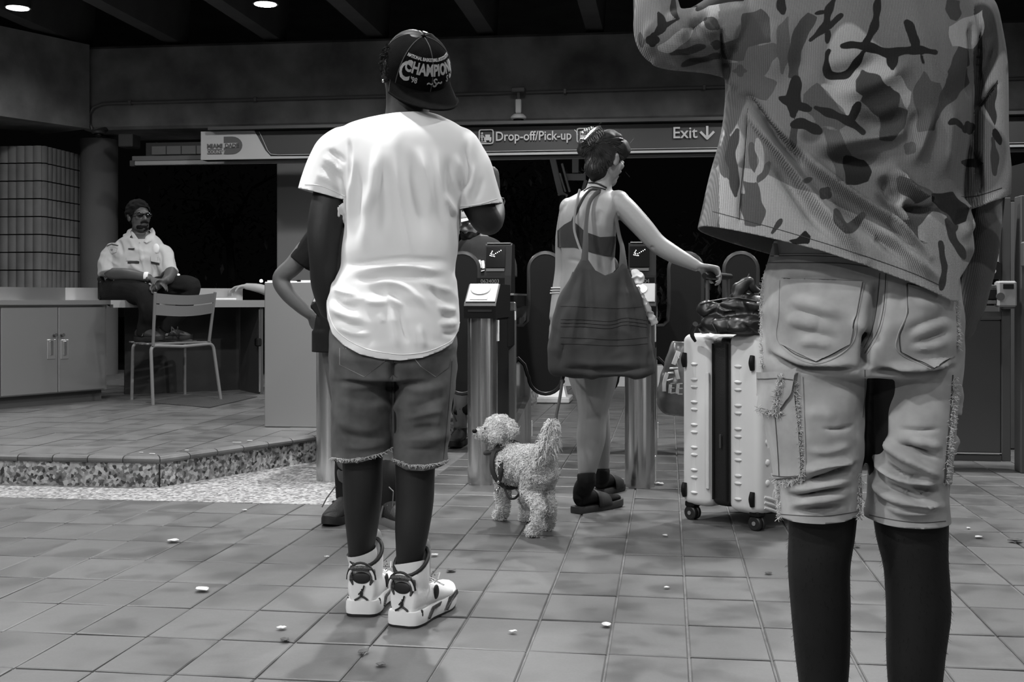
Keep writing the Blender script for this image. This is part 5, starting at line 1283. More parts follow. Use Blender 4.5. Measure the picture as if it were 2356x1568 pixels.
ST = [([(1700, 210), (1770, 290), (1830, 350), (1870, 380)], 13, -.030, .2), ([(1690, 190), (1740, 270), (1800, 360), (1870, 455), (1930, 525), (1990, 600)], 12, .020, .2), ([(1740, 240), (1810, 320), (1900, 405), (1990, 470), (2070, 520), (2140, 590)], 11, .020, .2),
      ([(1760, 330), (1830, 440), (1880, 510), (1930, 560)], 16, -.014), ([(1900, 440), (1960, 500), (2040, 560), (2100, 610)], 12, -.014), ([(1990, 500), (2060, 560), (2130, 620), (2180, 650)], 11, .012), ([(2010, 440), (2080, 510), (2130, 560)], 11, -.013),
      ([(2060, 385), (2085, 430), (2120, 455), (2150, 470)], 11, .022, .2), ([(2075, 470), (2110, 478), (2150, 480)], 9, -.018), ([(2030, 400), (2050, 440), (2080, 465)], 14, -.014), ([(2195, 440), (2215, 470), (2228, 510), (2222, 560)], 12, .012),
      ([(1860, 330), (1950, 328), (2060, 310), (2110, 290)], 16, .014), ([(1870, 360), (1960, 372), (2060, 370)], 16, -.012), ([(1900, 215), (1980, 205), (2050, 175), (2110, 130)], 22, .010), ([(1880, 180), (1970, 160), (2040, 120)], 20, -.010), ([(1960, 255), (2030, 285), (2110, 250)], 20, -.012),
      ([(2150, 240), (2120, 320), (2100, 390)], 16, .011), ([(2190, 220), (2180, 320), (2170, 420)], 16, .010), ([(2120, 250), (2090, 340)], 16, -.010), ([(1720, 255), (1712, 340), (1702, 440), (1698, 520)], 4, -.008, .1), ([(1770, 40), (1780, 120), (1790, 200)], 24, .007), ([(1850, 20), (1850, 110), (1830, 200)], 24, -.008),
      ([(1660, 60), (1663, 120), (1670, 175)], 7, -.016, .2), ([(1640, 20), (1600, 55), (1590, 90)], 12, -.013), ([(1610, 45), (1630, 70), (1655, 75)], 9, .010), ([(1540, 20), (1560, 60), (1590, 90)], 14, .009), ([(1500, 40), (1490, 90), (1510, 130)], 12, .007), ([(1560, 118), (1600, 140), (1650, 135)], 8, -.008), ([(1530, 135), (1590, 150), (1650, 150)], 6, .007),
      ([(2234, 60), (2233, 130), (2232, 215)], 6, -.022, .15), ([(2262, 50), (2252, 110), (2246, 180)], 6, -.010), ([(2280, 80), (2270, 130), (2262, 190)], 6, .007), ([(2240, 255), (2270, 220), (2296, 190)], 4, -.008, .2), ([(2240, 340), (2250, 420), (2230, 470)], 10, -.008), ([(2205, 480), (2250, 478), (2312, 440)], 4, .003, .1)]
V = folds(V, Q, [(q[0], q[1], q[2]*1.35)+tuple(q[3:]) for q in ST])
V = crinkle(V, Q, 8, 22, 0.0020, (1, 1, .7)); V = ridges(V, Q, 52, 20, .005, (1, .7, .5))
# dye: four tones kept as signed fields (px to the edge); traced shapes where the back shows, drifting blobs elsewhere
Pt = proj(V); NN = normals(V, Q); fc = facing(V, NN)
t1 = wob(V*np.array([1, 1, .7]), 21, 26, 1.0, 12); t2 = wob(V*np.array([1, 1, .6]), 22, 34, 1.0, 12); t3 = wob(V*np.array([1, 1, .8]), 23, 40, 1.0, 12)
LI, MI, DK, BL = 0.33, 0.15, 0.040, 0.006
MD = .1; BLT = .02; DKT = .06
polys = [(MD, [(1655, 140), (1720, 150), (1790, 190), (1765, 232), (1712, 220), (1668, 190)]), (MD, [(1880, 190), (1925, 240), (1960, 275), (1930, 300), (1880, 285), (1850, 250), (1845, 215)]), (MD, [(1893, 292), (1930, 300), (1960, 360), (1980, 420), (1930, 415), (1905, 350)]), (MD, [(1652, 340), (1672, 300), (1690, 330), (1690, 420), (1664, 405)]), (MD, [(1790, 60), (1812, 40), (1822, 120), (1800, 170), (1785, 120)]), (MD, [(1700, 440), (1730, 450), (1740, 520), (1712, 520)]), (MD, [(2060, 395), (2110, 420), (2150, 445), (2110, 470), (2065, 440)]),
         (DKT, [(1751, 18), (1772, 41), (1774, 97), (1721, 107), (1710, 138), (1664, 138), (1659, 102), (1698, 87), (1710, 33)]), (MD, [(1779, 99), (1807, 112), (1779, 143), (1761, 176), (1733, 178), (1715, 133), (1721, 110)]), (DKT, [(1858, 25), (1880, 40), (1850, 100), (1835, 180), (1813, 180), (1815, 112), (1825, 64)]),
         (DK+.03, [(1982, 158), (2026, 176), (2044, 197), (2057, 189), (2072, 219), (2069, 245), (2090, 255), (2082, 296), (2054, 324), (2023, 322), (2023, 268), (2003, 255), (1982, 230), (1965, 217), (1970, 184)]), (MD, [(2125, 163), (2143, 184), (2164, 189), (2170, 240), (2150, 300), (2113, 303), (2108, 260), (2100, 210)]), (DKT, [(2185, 170), (2228, 150), (2228, 190), (2200, 225), (2165, 260), (2150, 300), (2140, 300), (2160, 230)]),
         (DK+.03, [(2206, 95), (2225, 88), (2232, 150), (2190, 175), (2180, 165)]), (DKT, [(2178, 0), (2210, 0), (2212, 30), (2200, 48), (2185, 46), (2177, 20)]), (DKT, [(2262, 235), (2295, 185), (2290, 290), (2275, 265)]), (MD, [(1708, 414), (1743, 422), (1761, 484), (1751, 520), (1726, 516), (1714, 443)]), (BLT, [(1808, 551), (1833, 549), (1853, 533), (1867, 543), (1865, 565), (1829, 560)]),
         (DK, [(1940, 355), (1990, 366), (2005, 395), (2000, 420), (1945, 425)]), (BLT+.02, [(2145, 444), (2192, 441), (2228, 479), (2225, 511), (2198, 514), (2175, 491), (2142, 464)]), (MD, [(2072, 473), (2120, 478), (2147, 480), (2147, 498), (2095, 505)]), (LI+.14, [(2110, 520), (2145, 485), (2180, 495), (2185, 550), (2150, 562), (2115, 550)]), (LI+.12, [(1955, 530), (1985, 510), (2012, 520), (2005, 570), (1960, 545)]), (LI+.1, [(2182, 60), (2228, 40), (2262, 20), (2262, 80), (2238, 112), (2190, 108)]), (LI+.1, [(2030, 184), (2070, 176), (2098, 212), (2086, 250), (2068, 215)]), (LI, [(1900, 200), (1950, 186), (1985, 222), (1950, 255)]), (LI+.1, [(2180, 560), (2215, 600), (2200, 670), (2175, 660)]), (LI, [(1890, 195), (1965, 185), (1975, 240), (1950, 270), (1925, 235)])]
strk = [(BLT, 9, [(2022, -5), (2014, 50), (1998, 85), (1985, 105)]), (BLT, 10, [(1937, 105), (1990, 107), (2045, 122), (2090, 115), (2150, 120)]), (BLT, 11, [(2105, 110), (2100, 75), (2085, 52)]), (BLT, 5, [(2120, 125), (2125, 146)]), (BLT, 13, [(2054, 125), (2054, 156)]), (BLT, 8.5, [(1985, 120), (1965, 150), (1945, 170), (1915, 176), (1902, 163), (1902, 130), (1908, 116)]), (BLT, 9, [(1922, -5), (1905, 30), (1898, 60), (1865, 92)]), (BLT, 4, [(1905, 28), (1876, 31)]), (BLT, 6, [(1900, 65), (1935, 36)]), (BLT, 6, [(1905, 75), (1904, 98)]),
        (BLT, 9, [(1878, 248), (1925, 266), (1955, 280), (1985, 305)]), (BLT, 10, [(1960, 275), (1974, 241)]), (BLT, 16, [(1830, 182), (1828, 215), (1824, 262)]), (BLT, 9, [(1795, 226), (1830, 240), (1862, 252)]), (BLT, 12, [(1825, 287), (1850, 285), (1885, 302)]), (BLT, 11, [(1798, -5), (1800, 28)]), (DKT, 8, [(1828, 285), (1826, 340)]), (DKT, 17, [(1704, 158), (1704, 168)]), (BLT, 7, [(2186, 284), (2200, 280), (2212, 292)]), (BLT, 15, [(2222, 297), (2236, 293)]), (DKT, 8, [(2285, 320), (2290, 400)]), (BLT, 8, [(2215, 372), (2262, 376)]), (BLT, 8, [(2290, 300), (2300, 330)]),
        (DKT, 11, [(1695, 300), (1682, 350), (1688, 400), (1693, 450)]), (MD, 8, [(1658, 365), (1668, 405)]), (MD, 9, [(1745, 414), (1768, 376)]), (DKT, 6, [(1848, 416), (1866, 412)]), (DKT, 14, [(1892, 438), (1906, 448)]), (DKT, 5, [(1776, 535), (1796, 506)]), (MD, 11, [(1922, 484), (1947, 526), (1984, 496)]), (DKT, 9, [(2178, 505), (2195, 549), (2219, 593)]), (DKT, 5, [(2190, 535), (2200, 522)]), (DKT, 7, [(2163, 558), (2172, 608), (2166, 664)]), (MD, 14, [(2090, 350), (2100, 335)]), (MD, 10, [(1668, 235), (1672, 300)]), (MD, 9, [(1728, 330), (1738, 395)]), (MD, 10, [(1650, 320), (1645, 380)]), (LI+.08, 8, [(1742, 320), (1752, 370), (1740, 400)]),
        (BLT, 6, [(1548, -5), (1552, 30), (1562, 44)]), (BLT, 9, [(1514, 30), (1525, 60), (1510, 78)]), (BLT, 6, [(1525, 62), (1558, 45)]), (BLT, 15, [(1494, 90), (1512, 92)]), (BLT, 8, [(1605, 22), (1642, -5)]), (DKT, 8, [(1547, 122), (1590, 115), (1620, 108)]), (DKT, 7, [(1570, 150), (1640, 130), (1660, 135)]), (DKT, 13, [(1625, 45), (1650, 62)]), (DKT, 11, [(1640, 100), (1656, 102)]), (DKT, 7, [(1473, 75), (1476, 105)]), (LI+.05, 14, [(1520, 110), (1550, 100), (1590, 70)])]
vis = fc > -0.05
jag = 2.4*np.sin(Pt[:, 0]*.11+Pt[:, 1]*.07)+1.8*np.sin(Pt[:, 1]*.13-Pt[:, 0]*.05)
back = vis & (Pt[:, 0] > 1655) & (Pt[:, 0] < 2240)
cl_ = lambda a: np.clip(a, -20, 20)
lowf = cl_((Pt[:, 1]-(395+(Pt[:, 0]-1750)*0.42))*.5+6*t2)
fld = {'b': np.where(back, -20.0, cl_((t3-1.25)*14)), 'd': np.where(back, cl_((t1-1.75)*14), cl_((t1-.9)*14)), 'm': np.where(back, cl_((t3*.6-t1*.8-1.0)*14), cl_((t2-.9)*14)), 'l': np.where(back, np.maximum(lowf, cl_((-t2-1.0)*12)), cl_((-t2-.7)*12))}
def grp(t): return 'b' if t < .045 else 'd' if t < .075 else 'm' if t < .15 else 'l'
def paint(t, sd):
    g = grp(t); sd = cl_(sd+jag*.75); sd[~vis] = -20
    fld[g] = np.maximum(fld[g], sd)
    if g == 'l':
        for o_ in 'bdm': fld[o_] = np.minimum(fld[o_], -sd)
for t, pl in polys:
    d, _ = poly_dist(Pt, pl+[pl[0]]); paint(t, np.where(in_poly(Pt, pl), d, -d))
for t, w, pts in strk:
    d, tt_ = poly_dist(Pt, spline(pts, 4) if len(pts) > 2 else pts); paint(t, w*(1.08-.5*np.abs(2*tt_-1)**3)-d)
col = np.stack([fld['b'], fld['d'], fld['m'], fld['l']], 1)
m_cam = bpy.data.materials.new('camouflage_waffle_knit'); m_cam.use_nodes = True; N_ = m_cam.node_tree.nodes; L_ = m_cam.node_tree.links; b_ = N_['Principled BSDF']; b_.inputs['Roughness'].default_value = 0.95
at = N_.new('ShaderNodeAttribute'); at.attribute_name = 'dye'; nz = N_.new('ShaderNodeTexNoise'); nz.inputs['Scale'].default_value = 500; nz.inputs['Detail'].default_value = 2
tc = N_.new('ShaderNodeTexCoord'); L_.new(tc.outputs['Object'], nz.inputs['Vector'])
wv = N_.new('ShaderNodeTexWave'); wv.bands_direction = 'X'; wv.inputs['Scale'].default_value = 118; wv.inputs['Distortion'].default_value = 0.5; wv.inputs['Detail'].default_value = 1; L_.new(tc.outputs['Object'], wv.inputs['Vector'])
wz = N_.new('ShaderNodeTexWave'); wz.bands_direction = 'Z'; wz.inputs['Scale'].default_value = 118; wz.inputs['Distortion'].default_value = 0.5; L_.new(tc.outputs['Object'], wz.inputs['Vector'])
mxx = N_.new('ShaderNodeMath'); mxx.operation = 'MULTIPLY_ADD'; mxx.inputs[1].default_value = 0.35; L_.new(wz.outputs['Fac'], mxx.inputs[0]); L_.new(wv.outputs['Fac'], mxx.inputs[2])
mr1 = N_.new('ShaderNodeMapRange'); mr1.inputs['To Min'].default_value = 0.62; mr1.inputs['To Max'].default_value = 1.22; mr1.inputs['From Max'].default_value = 1.3; L_.new(mxx.outputs[0], mr1.inputs['Value'])
mrn = N_.new('ShaderNodeMapRange'); mrn.inputs['To Min'].default_value = 0.85; mrn.inputs['To Max'].default_value = 1.15; L_.new(nz.outputs['Fac'], mrn.inputs['Value'])
m1_ = N_.new('ShaderNodeMath'); m1_.operation = 'MULTIPLY'; L_.new(mr1.outputs['Result'], m1_.inputs[0]); L_.new(mrn.outputs['Result'], m1_.inputs[1])
m2_ = N_.new('ShaderNodeVectorMath'); m2_.operation = 'SCALE'; spx = N_.new('ShaderNodeSeparateXYZ'); L_.new(at.outputs['Color'], spx.inputs[0])
prev = None
for src, tone in ((at.outputs['Alpha'], LI), (spx.outputs['Z'], .075), (spx.outputs['Y'], DK), (spx.outputs['X'], BL)):
    rg_ = N_.new('ShaderNodeMapRange'); rg_.inputs['From Min'].default_value = -.7; rg_.inputs['From Max'].default_value = .7; L_.new(src, rg_.inputs['Value'])
    mix = N_.new('ShaderNodeMix'); mix.data_type = 'FLOAT'; L_.new(rg_.outputs['Result'], mix.inputs['Factor']); mix.inputs['B'].default_value = tone
    if prev is None: mix.inputs['A'].default_value = MI
    else: L_.new(prev, mix.inputs['A'])
    prev = mix.outputs['Result']
L_.new(prev, m2_.inputs[0]); L_.new(m1_.outputs[0], m2_.inputs['Scale']); L_.new(m2_.outputs[0], b_.inputs['Base Color'])
bp = N_.new('ShaderNodeBump'); bp.inputs['Strength'].default_value = 0.5; bp.inputs['Distance'].default_value = 0.001; L_.new(mxx.outputs[0], bp.inputs['Height']); L_.new(bp.outputs['Normal'], b_.inputs['Normal'])
me = bpy.data.meshes.new('t'); me.from_pydata(V.tolist(), [], Q.tolist()); put_color(me, col); bm = bmesh.new(); bm.from_mesh(me); bpy.data.meshes.remove(me)
KH = 2.06/F
hm = np.array([(1560, 490), (1612, 501), (1660, 517), (1780, 549), (1880, 576), (1990, 613), (2100, 652), (2195, 690), (2215, 694), (2222, 640), (2290, 560)], float); hmx = (hm[:, 0]-CX)*KH; hmz = H-(hm[:, 1]-HY)*KH
cut_below(bm, lambda x, y: float(np.interp(x, hmx, hmz)))
q0_, q1_ = C(2200, 492, -.05), C(2316, 452, -.05); n_ = (q1_-q0_).cross(Vector((0, 1, 0))).normalized(); n_ = n_ if n_.z < 0 else -n_
sx_ = C(2230, 0).x; cut_plane_in(bm, (q0_+q1_)/2, n_, lambda c: c.x > sx_-0.004+max(0, (0.30-abs(c.z-1.14))*0) and c.z < C(0, 430).z and c.x*F/c.y+CX > 2226)
cut_plane(bm, C(1965, -78), (0, .3, 1)); 
cut_plane_in(bm, C(1503, -70, .08), Vector((-.05, .3, .95)), lambda c: c.x < C(1620, 0).x and c.z > C(0, 20).z)
top = bm_obj(bm, 'camouflage_top', m_cam, cpr, 0.003, 'loose waffle-knit camouflage top in greys')
tC = bvh(V, Q)
mb = MB(); drape_line(tC, [(1640, 486), (1720, 508), (1800, 530), (1900, 560), (2000, 592), (2100, 628), (2160, 655)], 0.0007, 0.0002, 5, 5, mb); drape_line(tC, [(1720, 250), (1714, 340), (1704, 440), (1700, 505)], 0.0008, 0.0002, 5, 5, mb); drape_line(tC, [(2243, 254), (2270, 222), (2296, 190)], 0.0008, 0.0002, 5, 5, mb); drape_line(tC, [(2212, 452), (2250, 450), (2305, 432)], 0.0008, 0.0002, 5, 5, mb); mb.build('seam', M('camo_seam', 0.05, 0.9), cpr, kind='stuff')
# thermal under-sleeve on the right forearm
S = MB(); S.limb([C(2258, 400, .02), C(2259, 470, .03), C(2257, 540, .045), C(2250, 600, .06), C(2234, 670, .09), C(2212, 735, .12), C(2203, 765, .13)], [0.034, 0.034, 0.032, 0.031, 0.030, 0.028, 0.024], 6, 24, rb=[.05, .05, .048, .046, .044, .04, .034])
V, Q = fuse(S, 0.004, 2); V = crinkle(V, Q, 9, 60, .0012)
tt = wob(V, 31, 34, 1.0, 12); cs_ = np.stack([np.clip((tt-1.5)*14, -20, 20), np.clip((tt-.3)*14, -20, 20), np.clip((tt+.5)*14, -20, 20), np.clip((-tt-1.2)*14, -20, 20)], 1)
vq_obj(V, Q, 'under_sleeve', m_cam, cpr, 'dark patterned thermal sleeve', cs_)

# ---- light denim shorts
S = MB()
def cring(y, l, r, t, dd=0.0): return [*C((l+r)/2, y, dd), (r-l)/2*K2, t]
A = [cring(*q) for q in ((540, 1788, 2186, .115, .02), (580, 1774, 2192, .12, .02), (640, 1760, 2198, .135, .02), (700, 1753, 2202, .145, .02), (760, 1751, 2204, .148, .02), (830, 1754, 2204, .135, .02), (860, 1760, 2200, .12, .02))]
Sx = spline(A, 4); hloft(S, Sx, 40, 2.4, 1.0)
for rows in (((790, 1752, 1992, .125, .02), (860, 1756, 1984, .122, .02), (950, 1762, 1983, .115, .02), (1050, 1778, 1978, .108, .02), (1130, 1788, 1974, .102, .02), (1200, 1791, 1974, .098, .02), (1260, 1793, 1972, .098, .02)),
             ((790, 1986, 2204, .125, .02), (860, 2004, 2200, .122, .02), (950, 2004, 2190, .115, .015), (1050, 2002, 2182, .108, .015), (1130, 2002, 2176, .102, .015), (1210, 1996, 2177, .098, .015), (1270, 1996, 2177, .098, .015))):
    Sx = spline([cring(*q) for q in rows], 4); hloft(S, Sx, 36, 2.4, .85)
V, Q = fuse(S, 0.0040, 3)
ST = [([(2000, 770), (1992, 810), (1990, 850)], 9, -.03, .1), ([(2030, 640), (2018, 730), (2000, 800)], 16, -.016, .15),
      # pocket creases
      ([(1812, 690), (1860, 698), (1910, 715), (1955, 735)], 9, .011), ([(1815, 708), (1870, 722), (1920, 742)], 9, -.006), ([(1810, 735), (1850, 740), (1885, 752)], 8, .010), ([(1820, 750), (1880, 765), (1940, 785)], 9, -.006), ([(1835, 790), (1880, 785), (1915, 800)], 7, .007), ([(1790, 630), (1870, 628), (1930, 636)], 7, .006), ([(1790, 640), (1870, 640), (1960, 644)], 7, -.006), ([(1960, 735), (1980, 750), (1995, 765)], 7, .010),
      ([(2070, 770), (2120, 745), (2190, 722)], 9, -.008), ([(2090, 775), (2140, 752), (2190, 738)], 8, .007), ([(2090, 795), (2150, 775), (2190, 755)], 7, -.010), ([(2085, 800), (2140, 795), (2185, 780)], 7, .008), ([(2040, 680), (2070, 690), (2090, 700)], 9, -.007), ([(2085, 690), (2140, 700), (2195, 690)], 10, .006), ([(2110, 640), (2150, 655), (2195, 662)], 8, -.006),
      # under the seat
      ([(1765, 790), (1800, 815), (1860, 838), (1965, 838)], 9, .012, .2), ([(1775, 815), (1830, 845), (1900, 850), (1970, 848)], 6, -.014, .2), ([(2040, 845), (2110, 843), (2190, 832)], 8, .012, .2), ([(2010, 855), (2100, 853), (2190, 845)], 6, -.012, .2),
      # left leg
      ([(1850, 1085), (1900, 1070), (1970, 1062)], 8, .013, .2), ([(1850, 1105), (1910, 1092), (1972, 1066)], 6, -.016, .2), ([(1810, 1130), (1880, 1118), (1970, 1100)], 8, .010), ([(1800, 1140), (1870, 1135), (1970, 1118)], 6, -.012), ([(1810, 1165), (1880, 1150), (1960, 1142)], 8, .010), ([(1815, 1180), (1880, 1168), (1965, 1165)], 6, -.008), ([(1845, 1030), (1900, 1040), (1970, 1020)], 9, .004), ([(1885, 985), (1930, 987), (1970, 975)], 4, -.004), ([(1845, 960), (1880, 950), (1930, 960)], 14, .003),
      # right leg
      ([(2030, 1010), (2080, 1050), (2130, 1080), (2165, 1100)], 9, .012, .2), ([(2060, 1020), (2110, 1030), (2165, 1050)], 7, -.010), ([(2090, 1010), (2130, 1020), (2170, 1030)], 8, .008), ([(2010, 1050), (2050, 1090), (2110, 1110), (2160, 1112)], 8, .012, .2), ([(2030, 1060), (2080, 1095), (2140, 1100)], 6, -.012), ([(2005, 1100), (2050, 1140), (2110, 1160), (2170, 1165)], 9, .012, .2), ([(2020, 1110), (2075, 1130), (2130, 1150)], 7, -.012), ([(2090, 1115), (2130, 1125), (2170, 1140)], 7, -.010), ([(2030, 1155), (2090, 1180), (2170, 1180)], 8, .007), ([(2060, 985), (2110, 990), (2170, 985)], 5, -.004), ([(2010, 900), (2030, 1000), (2015, 1080)], 14, -.006)]
V = folds(V, Q, [(q[0], q[1]*(1.35 if q[0][0][1] < 812 and q[0][0][0] not in (2000, 2030) else 1), q[2]*(.75 if q[0][0][1] < 812 and q[0][0][0] not in (2000, 2030) else 1.6))+tuple(q[3:]) for q in ST]); V = ridges(V, Q, 51, 42, .0035, (.5, .6, 1.1)); V = crinkle(V, Q, 12, 60, .0010); V = crinkle(V, Q, 14, 25, .0012, (1, 1, 1.6))
m_den2 = fabric('light_denim', srgb(162), 1200, 0.95, 0.3, 0.16, 22)
bm = to_bm(V, Q)
hl = np.array([(1740, 1200), (1792, 1205), (1840, 1210), (1900, 1210), (1950, 1205), (1976, 1198), (1988, 1200), (1994, 1204), (2010, 1212), (2080, 1218), (2130, 1220), (2178, 1218), (2220, 1215)], float); KHs = 2.12/F
cut_below(bm, lambda x, y: float(np.interp(x, (hl[:, 0]-CX)*KHs, H-(hl[:, 1]-HY)*KHs)))
cut_plane(bm, C(1980, 556), (0.02, 0, 1))
bm_obj(bm, 'denim_shorts', m_den2, cpr, 0.003, 'light denim shorts with torn cargo pockets')
tD = bvh(V, Q); m_st2 = M('denim_seam', srgb(70), 0.95); m_pale2 = M('denim_fray', srgb(185), 0.95)
mb = MB()
seams = [[(1765, 589), (1850, 588), (1940, 592), (2010, 605)], [(1763, 604), (1850, 604), (1940, 606), (2010, 616)], [(1803, 640), (1900, 643), (1983, 648)], [(1804, 654), (1900, 657), (1978, 662)], [(1803, 640), (1799, 700), (1797, 790)], [(1811, 642), (1808, 700), (1807, 788)], [(1983, 648), (1970, 720), (1955, 790)], [(1973, 648), (1960, 720), (1946, 786)], [(1797, 790), (1830, 815), (1877, 832)], [(1955, 790), (1920, 812), (1877, 832)], [(1807, 786), (1835, 806), (1877, 824)], [(1946, 786), (1915, 806), (1877, 824)],
         [(2038, 630), (2034, 700), (2020, 760), (1990, 812)], [(2024, 628), (2018, 700), (2006, 760), (1988, 800)], [(2087, 652), (2090, 720), (2070, 770), (2072, 808)], [(2097, 654), (2100, 720), (2082, 770), (2082, 802)], [(2072, 808), (2110, 830), (2148, 848)], [(2148, 848), (2175, 832), (2196, 815)], [(2082, 802), (2115, 822), (2148, 838)], [(2148, 838), (2172, 824), (2195, 805)], [(2087, 652), (2140, 660), (2190, 680)],
         [(1796, 1182), (1850, 1186), (1910, 1186), (1972, 1176)], [(2000, 1184), (2060, 1196), (2120, 1202), (2176, 1198)], [(1990, 850), (1990, 900), (1985, 960)]]
for s_ in seams: drape_line(tD, s_, 0.0008, 0.0001, 4, 5, mb)
mb.build('stitched_seam', m_st2, cpr, kind='stuff')
mb = MB()
for s_ in ([(1799, 638), (1900, 641), (1986, 646)], [(1794, 645), (1792, 720), (1793, 792), (1877, 836), (1958, 793), (1974, 720), (1988, 650)], [(2041, 632), (2038, 700), (2024, 764), (1994, 815)], [(2083, 655), (2086, 720), (2066, 770), (2068, 810), (2148, 852)], [(1762, 586), (1850, 585), (1940, 588)]): drape_line(tD, s_, 0.0012, 0.0004, 4, 5, mb)
mb.build('raised_edge', m_den2, cpr, kind='stuff')
for lf, rt in (([(1803, 641), (1799, 700), (1797, 790), (1877, 832)], [(1983, 648), (1970, 720), (1955, 790), (1878, 832)]), ([(2087, 654), (2089, 720), (2070, 770), (2073, 808), (2148, 848)], [(2192, 680), (2196, 720), (2198, 770), (2196, 815), (2149, 848)])):
    drape_patch(tD, lf, rt, 70, 70, 0.0035).build('back_pocket', m_den2, cpr)
# belt loop
mb = MB(); q = [drape(tD, x, y, .006) for x, y in ((1790, 562), (1792, 575), (1793, 590))]
q = [p for p in q if p is not None]
if len(q) > 1: mb.tube(q, .005, 8, rb=.0025); mb.build('belt_loop', m_den2, cpr)
# torn cargo pockets: sheets, flap and frayed borders
def fray(line, n, seed, L0=.010, spread=5, off=.001, name='frayed_edge', tree=tD):
    rr = random.Random(seed); S_ = spline(line, 8) if len(line) > 2 else np.array(line, float); mb = MB()
    for k in range(int(n*1.7)):
        i = rr.uniform(0, len(S_)-1.001); a = int(i); p2 = S_[a]+(S_[a+1]-S_[a])*(i-a); p = drape(tree, p2[0]+rr.gauss(0, spread*.4), p2[1]+rr.gauss(0, spread*.3), off)
        if p is None: continue
        d = Vector((rr.uniform(-1, 1), rr.uniform(-.9, -.1), rr.uniform(-1, .5))).normalized(); e = Vector((rr.uniform(-1, 1), rr.uniform(-.5, .2), rr.uniform(-.7, .7))); L = L0*rr.uniform(.3, .75)
        mb.tube([p, p+d*L*.6, p+d*L+e*L*.5], [.0008, .0006, .0003], 4, cap=False)
    mb.build(name, m_pale2, cpr, kind='stuff')
drape_patch(tD, [(1760, 940), (1772, 1020), (1783, 1100)], [(1826, 870), (1838, 980), (1846, 1095)], 16, 26, 0.006).build('cargo_pocket', m_den2, cpr)
drape_patch(tD, [(1754, 852), (1756, 900), (1752, 935)], [(1834, 856), (1826, 900), (1800, 945)], 16, 14, 0.012).build('cargo_flap', m_den2, cpr)
fray([(1828, 875), (1836, 950), (1842, 1030), (1844, 1090)], 260, 1); fray([(1845, 1096), (1815, 1108), (1785, 1104)], 160, 2, .016); fray([(1806, 862), (1800, 900), (1796, 940)], 160, 3, .014, off=.013); fray([(1752, 938), (1775, 945), (1800, 948)], 120, 4, .016, off=.010)
fray([(1763, 590), (1755, 650), (1752, 720), (1752, 800), (1756, 845)], 200, 5, .010); fray([(1790, 1112), (1792, 1150), (1793, 1190)], 90, 6, .014); fray([(2196, 870), (2190, 960), (2183, 1040), (2178, 1110)], 300, 7, .012); fray([(2199, 690), (2202, 740), (2203, 800)], 110, 8, .010); fray([(1978, 1090), (1976, 1150), (1975, 1190)], 60, 9, .012)
mb = MB(); drape_line(tD, [(1846, 866), (1850, 960), (1853, 1060), (1851, 1104)], .0016, .001, 5, 5, mb); mb.build('pocket_piping', m_den2, cpr)
mb = MB(); drape_line(tD, [(1790, 955), (1796, 1030), (1800, 1095)], .0008, .0066, 5, 5, mb); drape_line(tD, [(1785, 1092), (1815, 1095), (1843, 1092)], .0008, .0066, 5, 5, mb); drape_line(tD, [(2192, 862), (2186, 950), (2178, 1040), (2172, 1110)], .0013, .0005, 5, 5, mb); drape_line(tD, [(1752, 868), (1790, 868), (1830, 872)], .0008, .0126, 5, 5, mb); mb.build('pocket_seam', m_st2, cpr, kind='stuff')
# hanging torn tongue on the right hip and loose threads
a = C(2198, 868, -.03); S = MB(); S.limb([a, C(2206, 910, -.03), C(2203, 955, -.03)], [.010, .011, .008], 4, 10, rb=[.005, .005, .004]); S.limb([C(2186, 1000, -.04), C(2194, 1018, -.04), C(2186, 1045, -.04)], [.008, .012, .008], 4, 10); S.limb([C(2178, 1060, -.04), C(2183, 1085, -.04), C(2180, 1112, -.04)], [.006, .010, .007], 4, 10)
v_, q_ = fuse(S, .003, 1); v_ = crinkle(v_, q_, 3, 200, .0015); vq_obj(v_, q_, 'torn_tongue', m_den2, cpr)
mb = MB()
for pts in ([(2200, 790), (2207, 800), (2206, 815), (2214, 835)], [(2202, 782), (2212, 788)], [(2200, 786), (2210, 780)], [(1752, 930), (1742, 940)], [(1783, 1102), (1775, 1108)], [(1978, 1190), (1984, 1196)]):
    mb.tube([C(x, y, -.02) for x, y in pts], .0007, 4)
mb.build('loose_threads', m_pale2, cpr, kind='stuff')
# ================================================================ woman with the tote
D3_ = 5.33
def Wm(px, py, dd=0.0): return P(px, py, D3_+dd)
K3 = D3_/F
wp = root('person', Vector((Wm(1365, 0).x, D3_, 0)), 'woman with pinned-up dark hair in a crop top pulling the white suitcase', 'person')
S = MB()
def ring3(y, l, r, t, dd=0.0): return [*Wm((l+r)/2, y, dd), (r-l)/2*K3, t]
A = [ring3(*q) for q in ((432, 1352, 1402, .05, .03), (446, 1325, 1418, .065, .02), (462, 1300, 1428, .085, .01), (490, 1289, 1424, .10, .0), (530, 1287, 1418, .105, .0), (580, 1292, 1414, .10, .0), (620, 1294, 1416, .10, .0), (670, 1288, 1422, .115, .0), (730, 1284, 1430, .13, .0), (790, 1290, 1432, .13, .02), (830, 1300, 1428, .11, .03))]
Sx = spline(A, 4); hloft(S, Sx, 30, 2.25, 1.0)
S.limb([Wm(1378, 440, .02), Wm(1382, 410, .02), Wm(1388, 380, .03)], [.062, .050, .052], 4, 16)
whq = head(S, Wm(1392, 368, .03), (0.72, 0.66, -0.18), (0.12, 0.05, 0.99), 0.98, 1.0, 0.9)
S.ell(Wm(1422, 465, .0), (.055, .06, .055)); S.ell(Wm(1308, 480, .01), (.042, .06, .05))
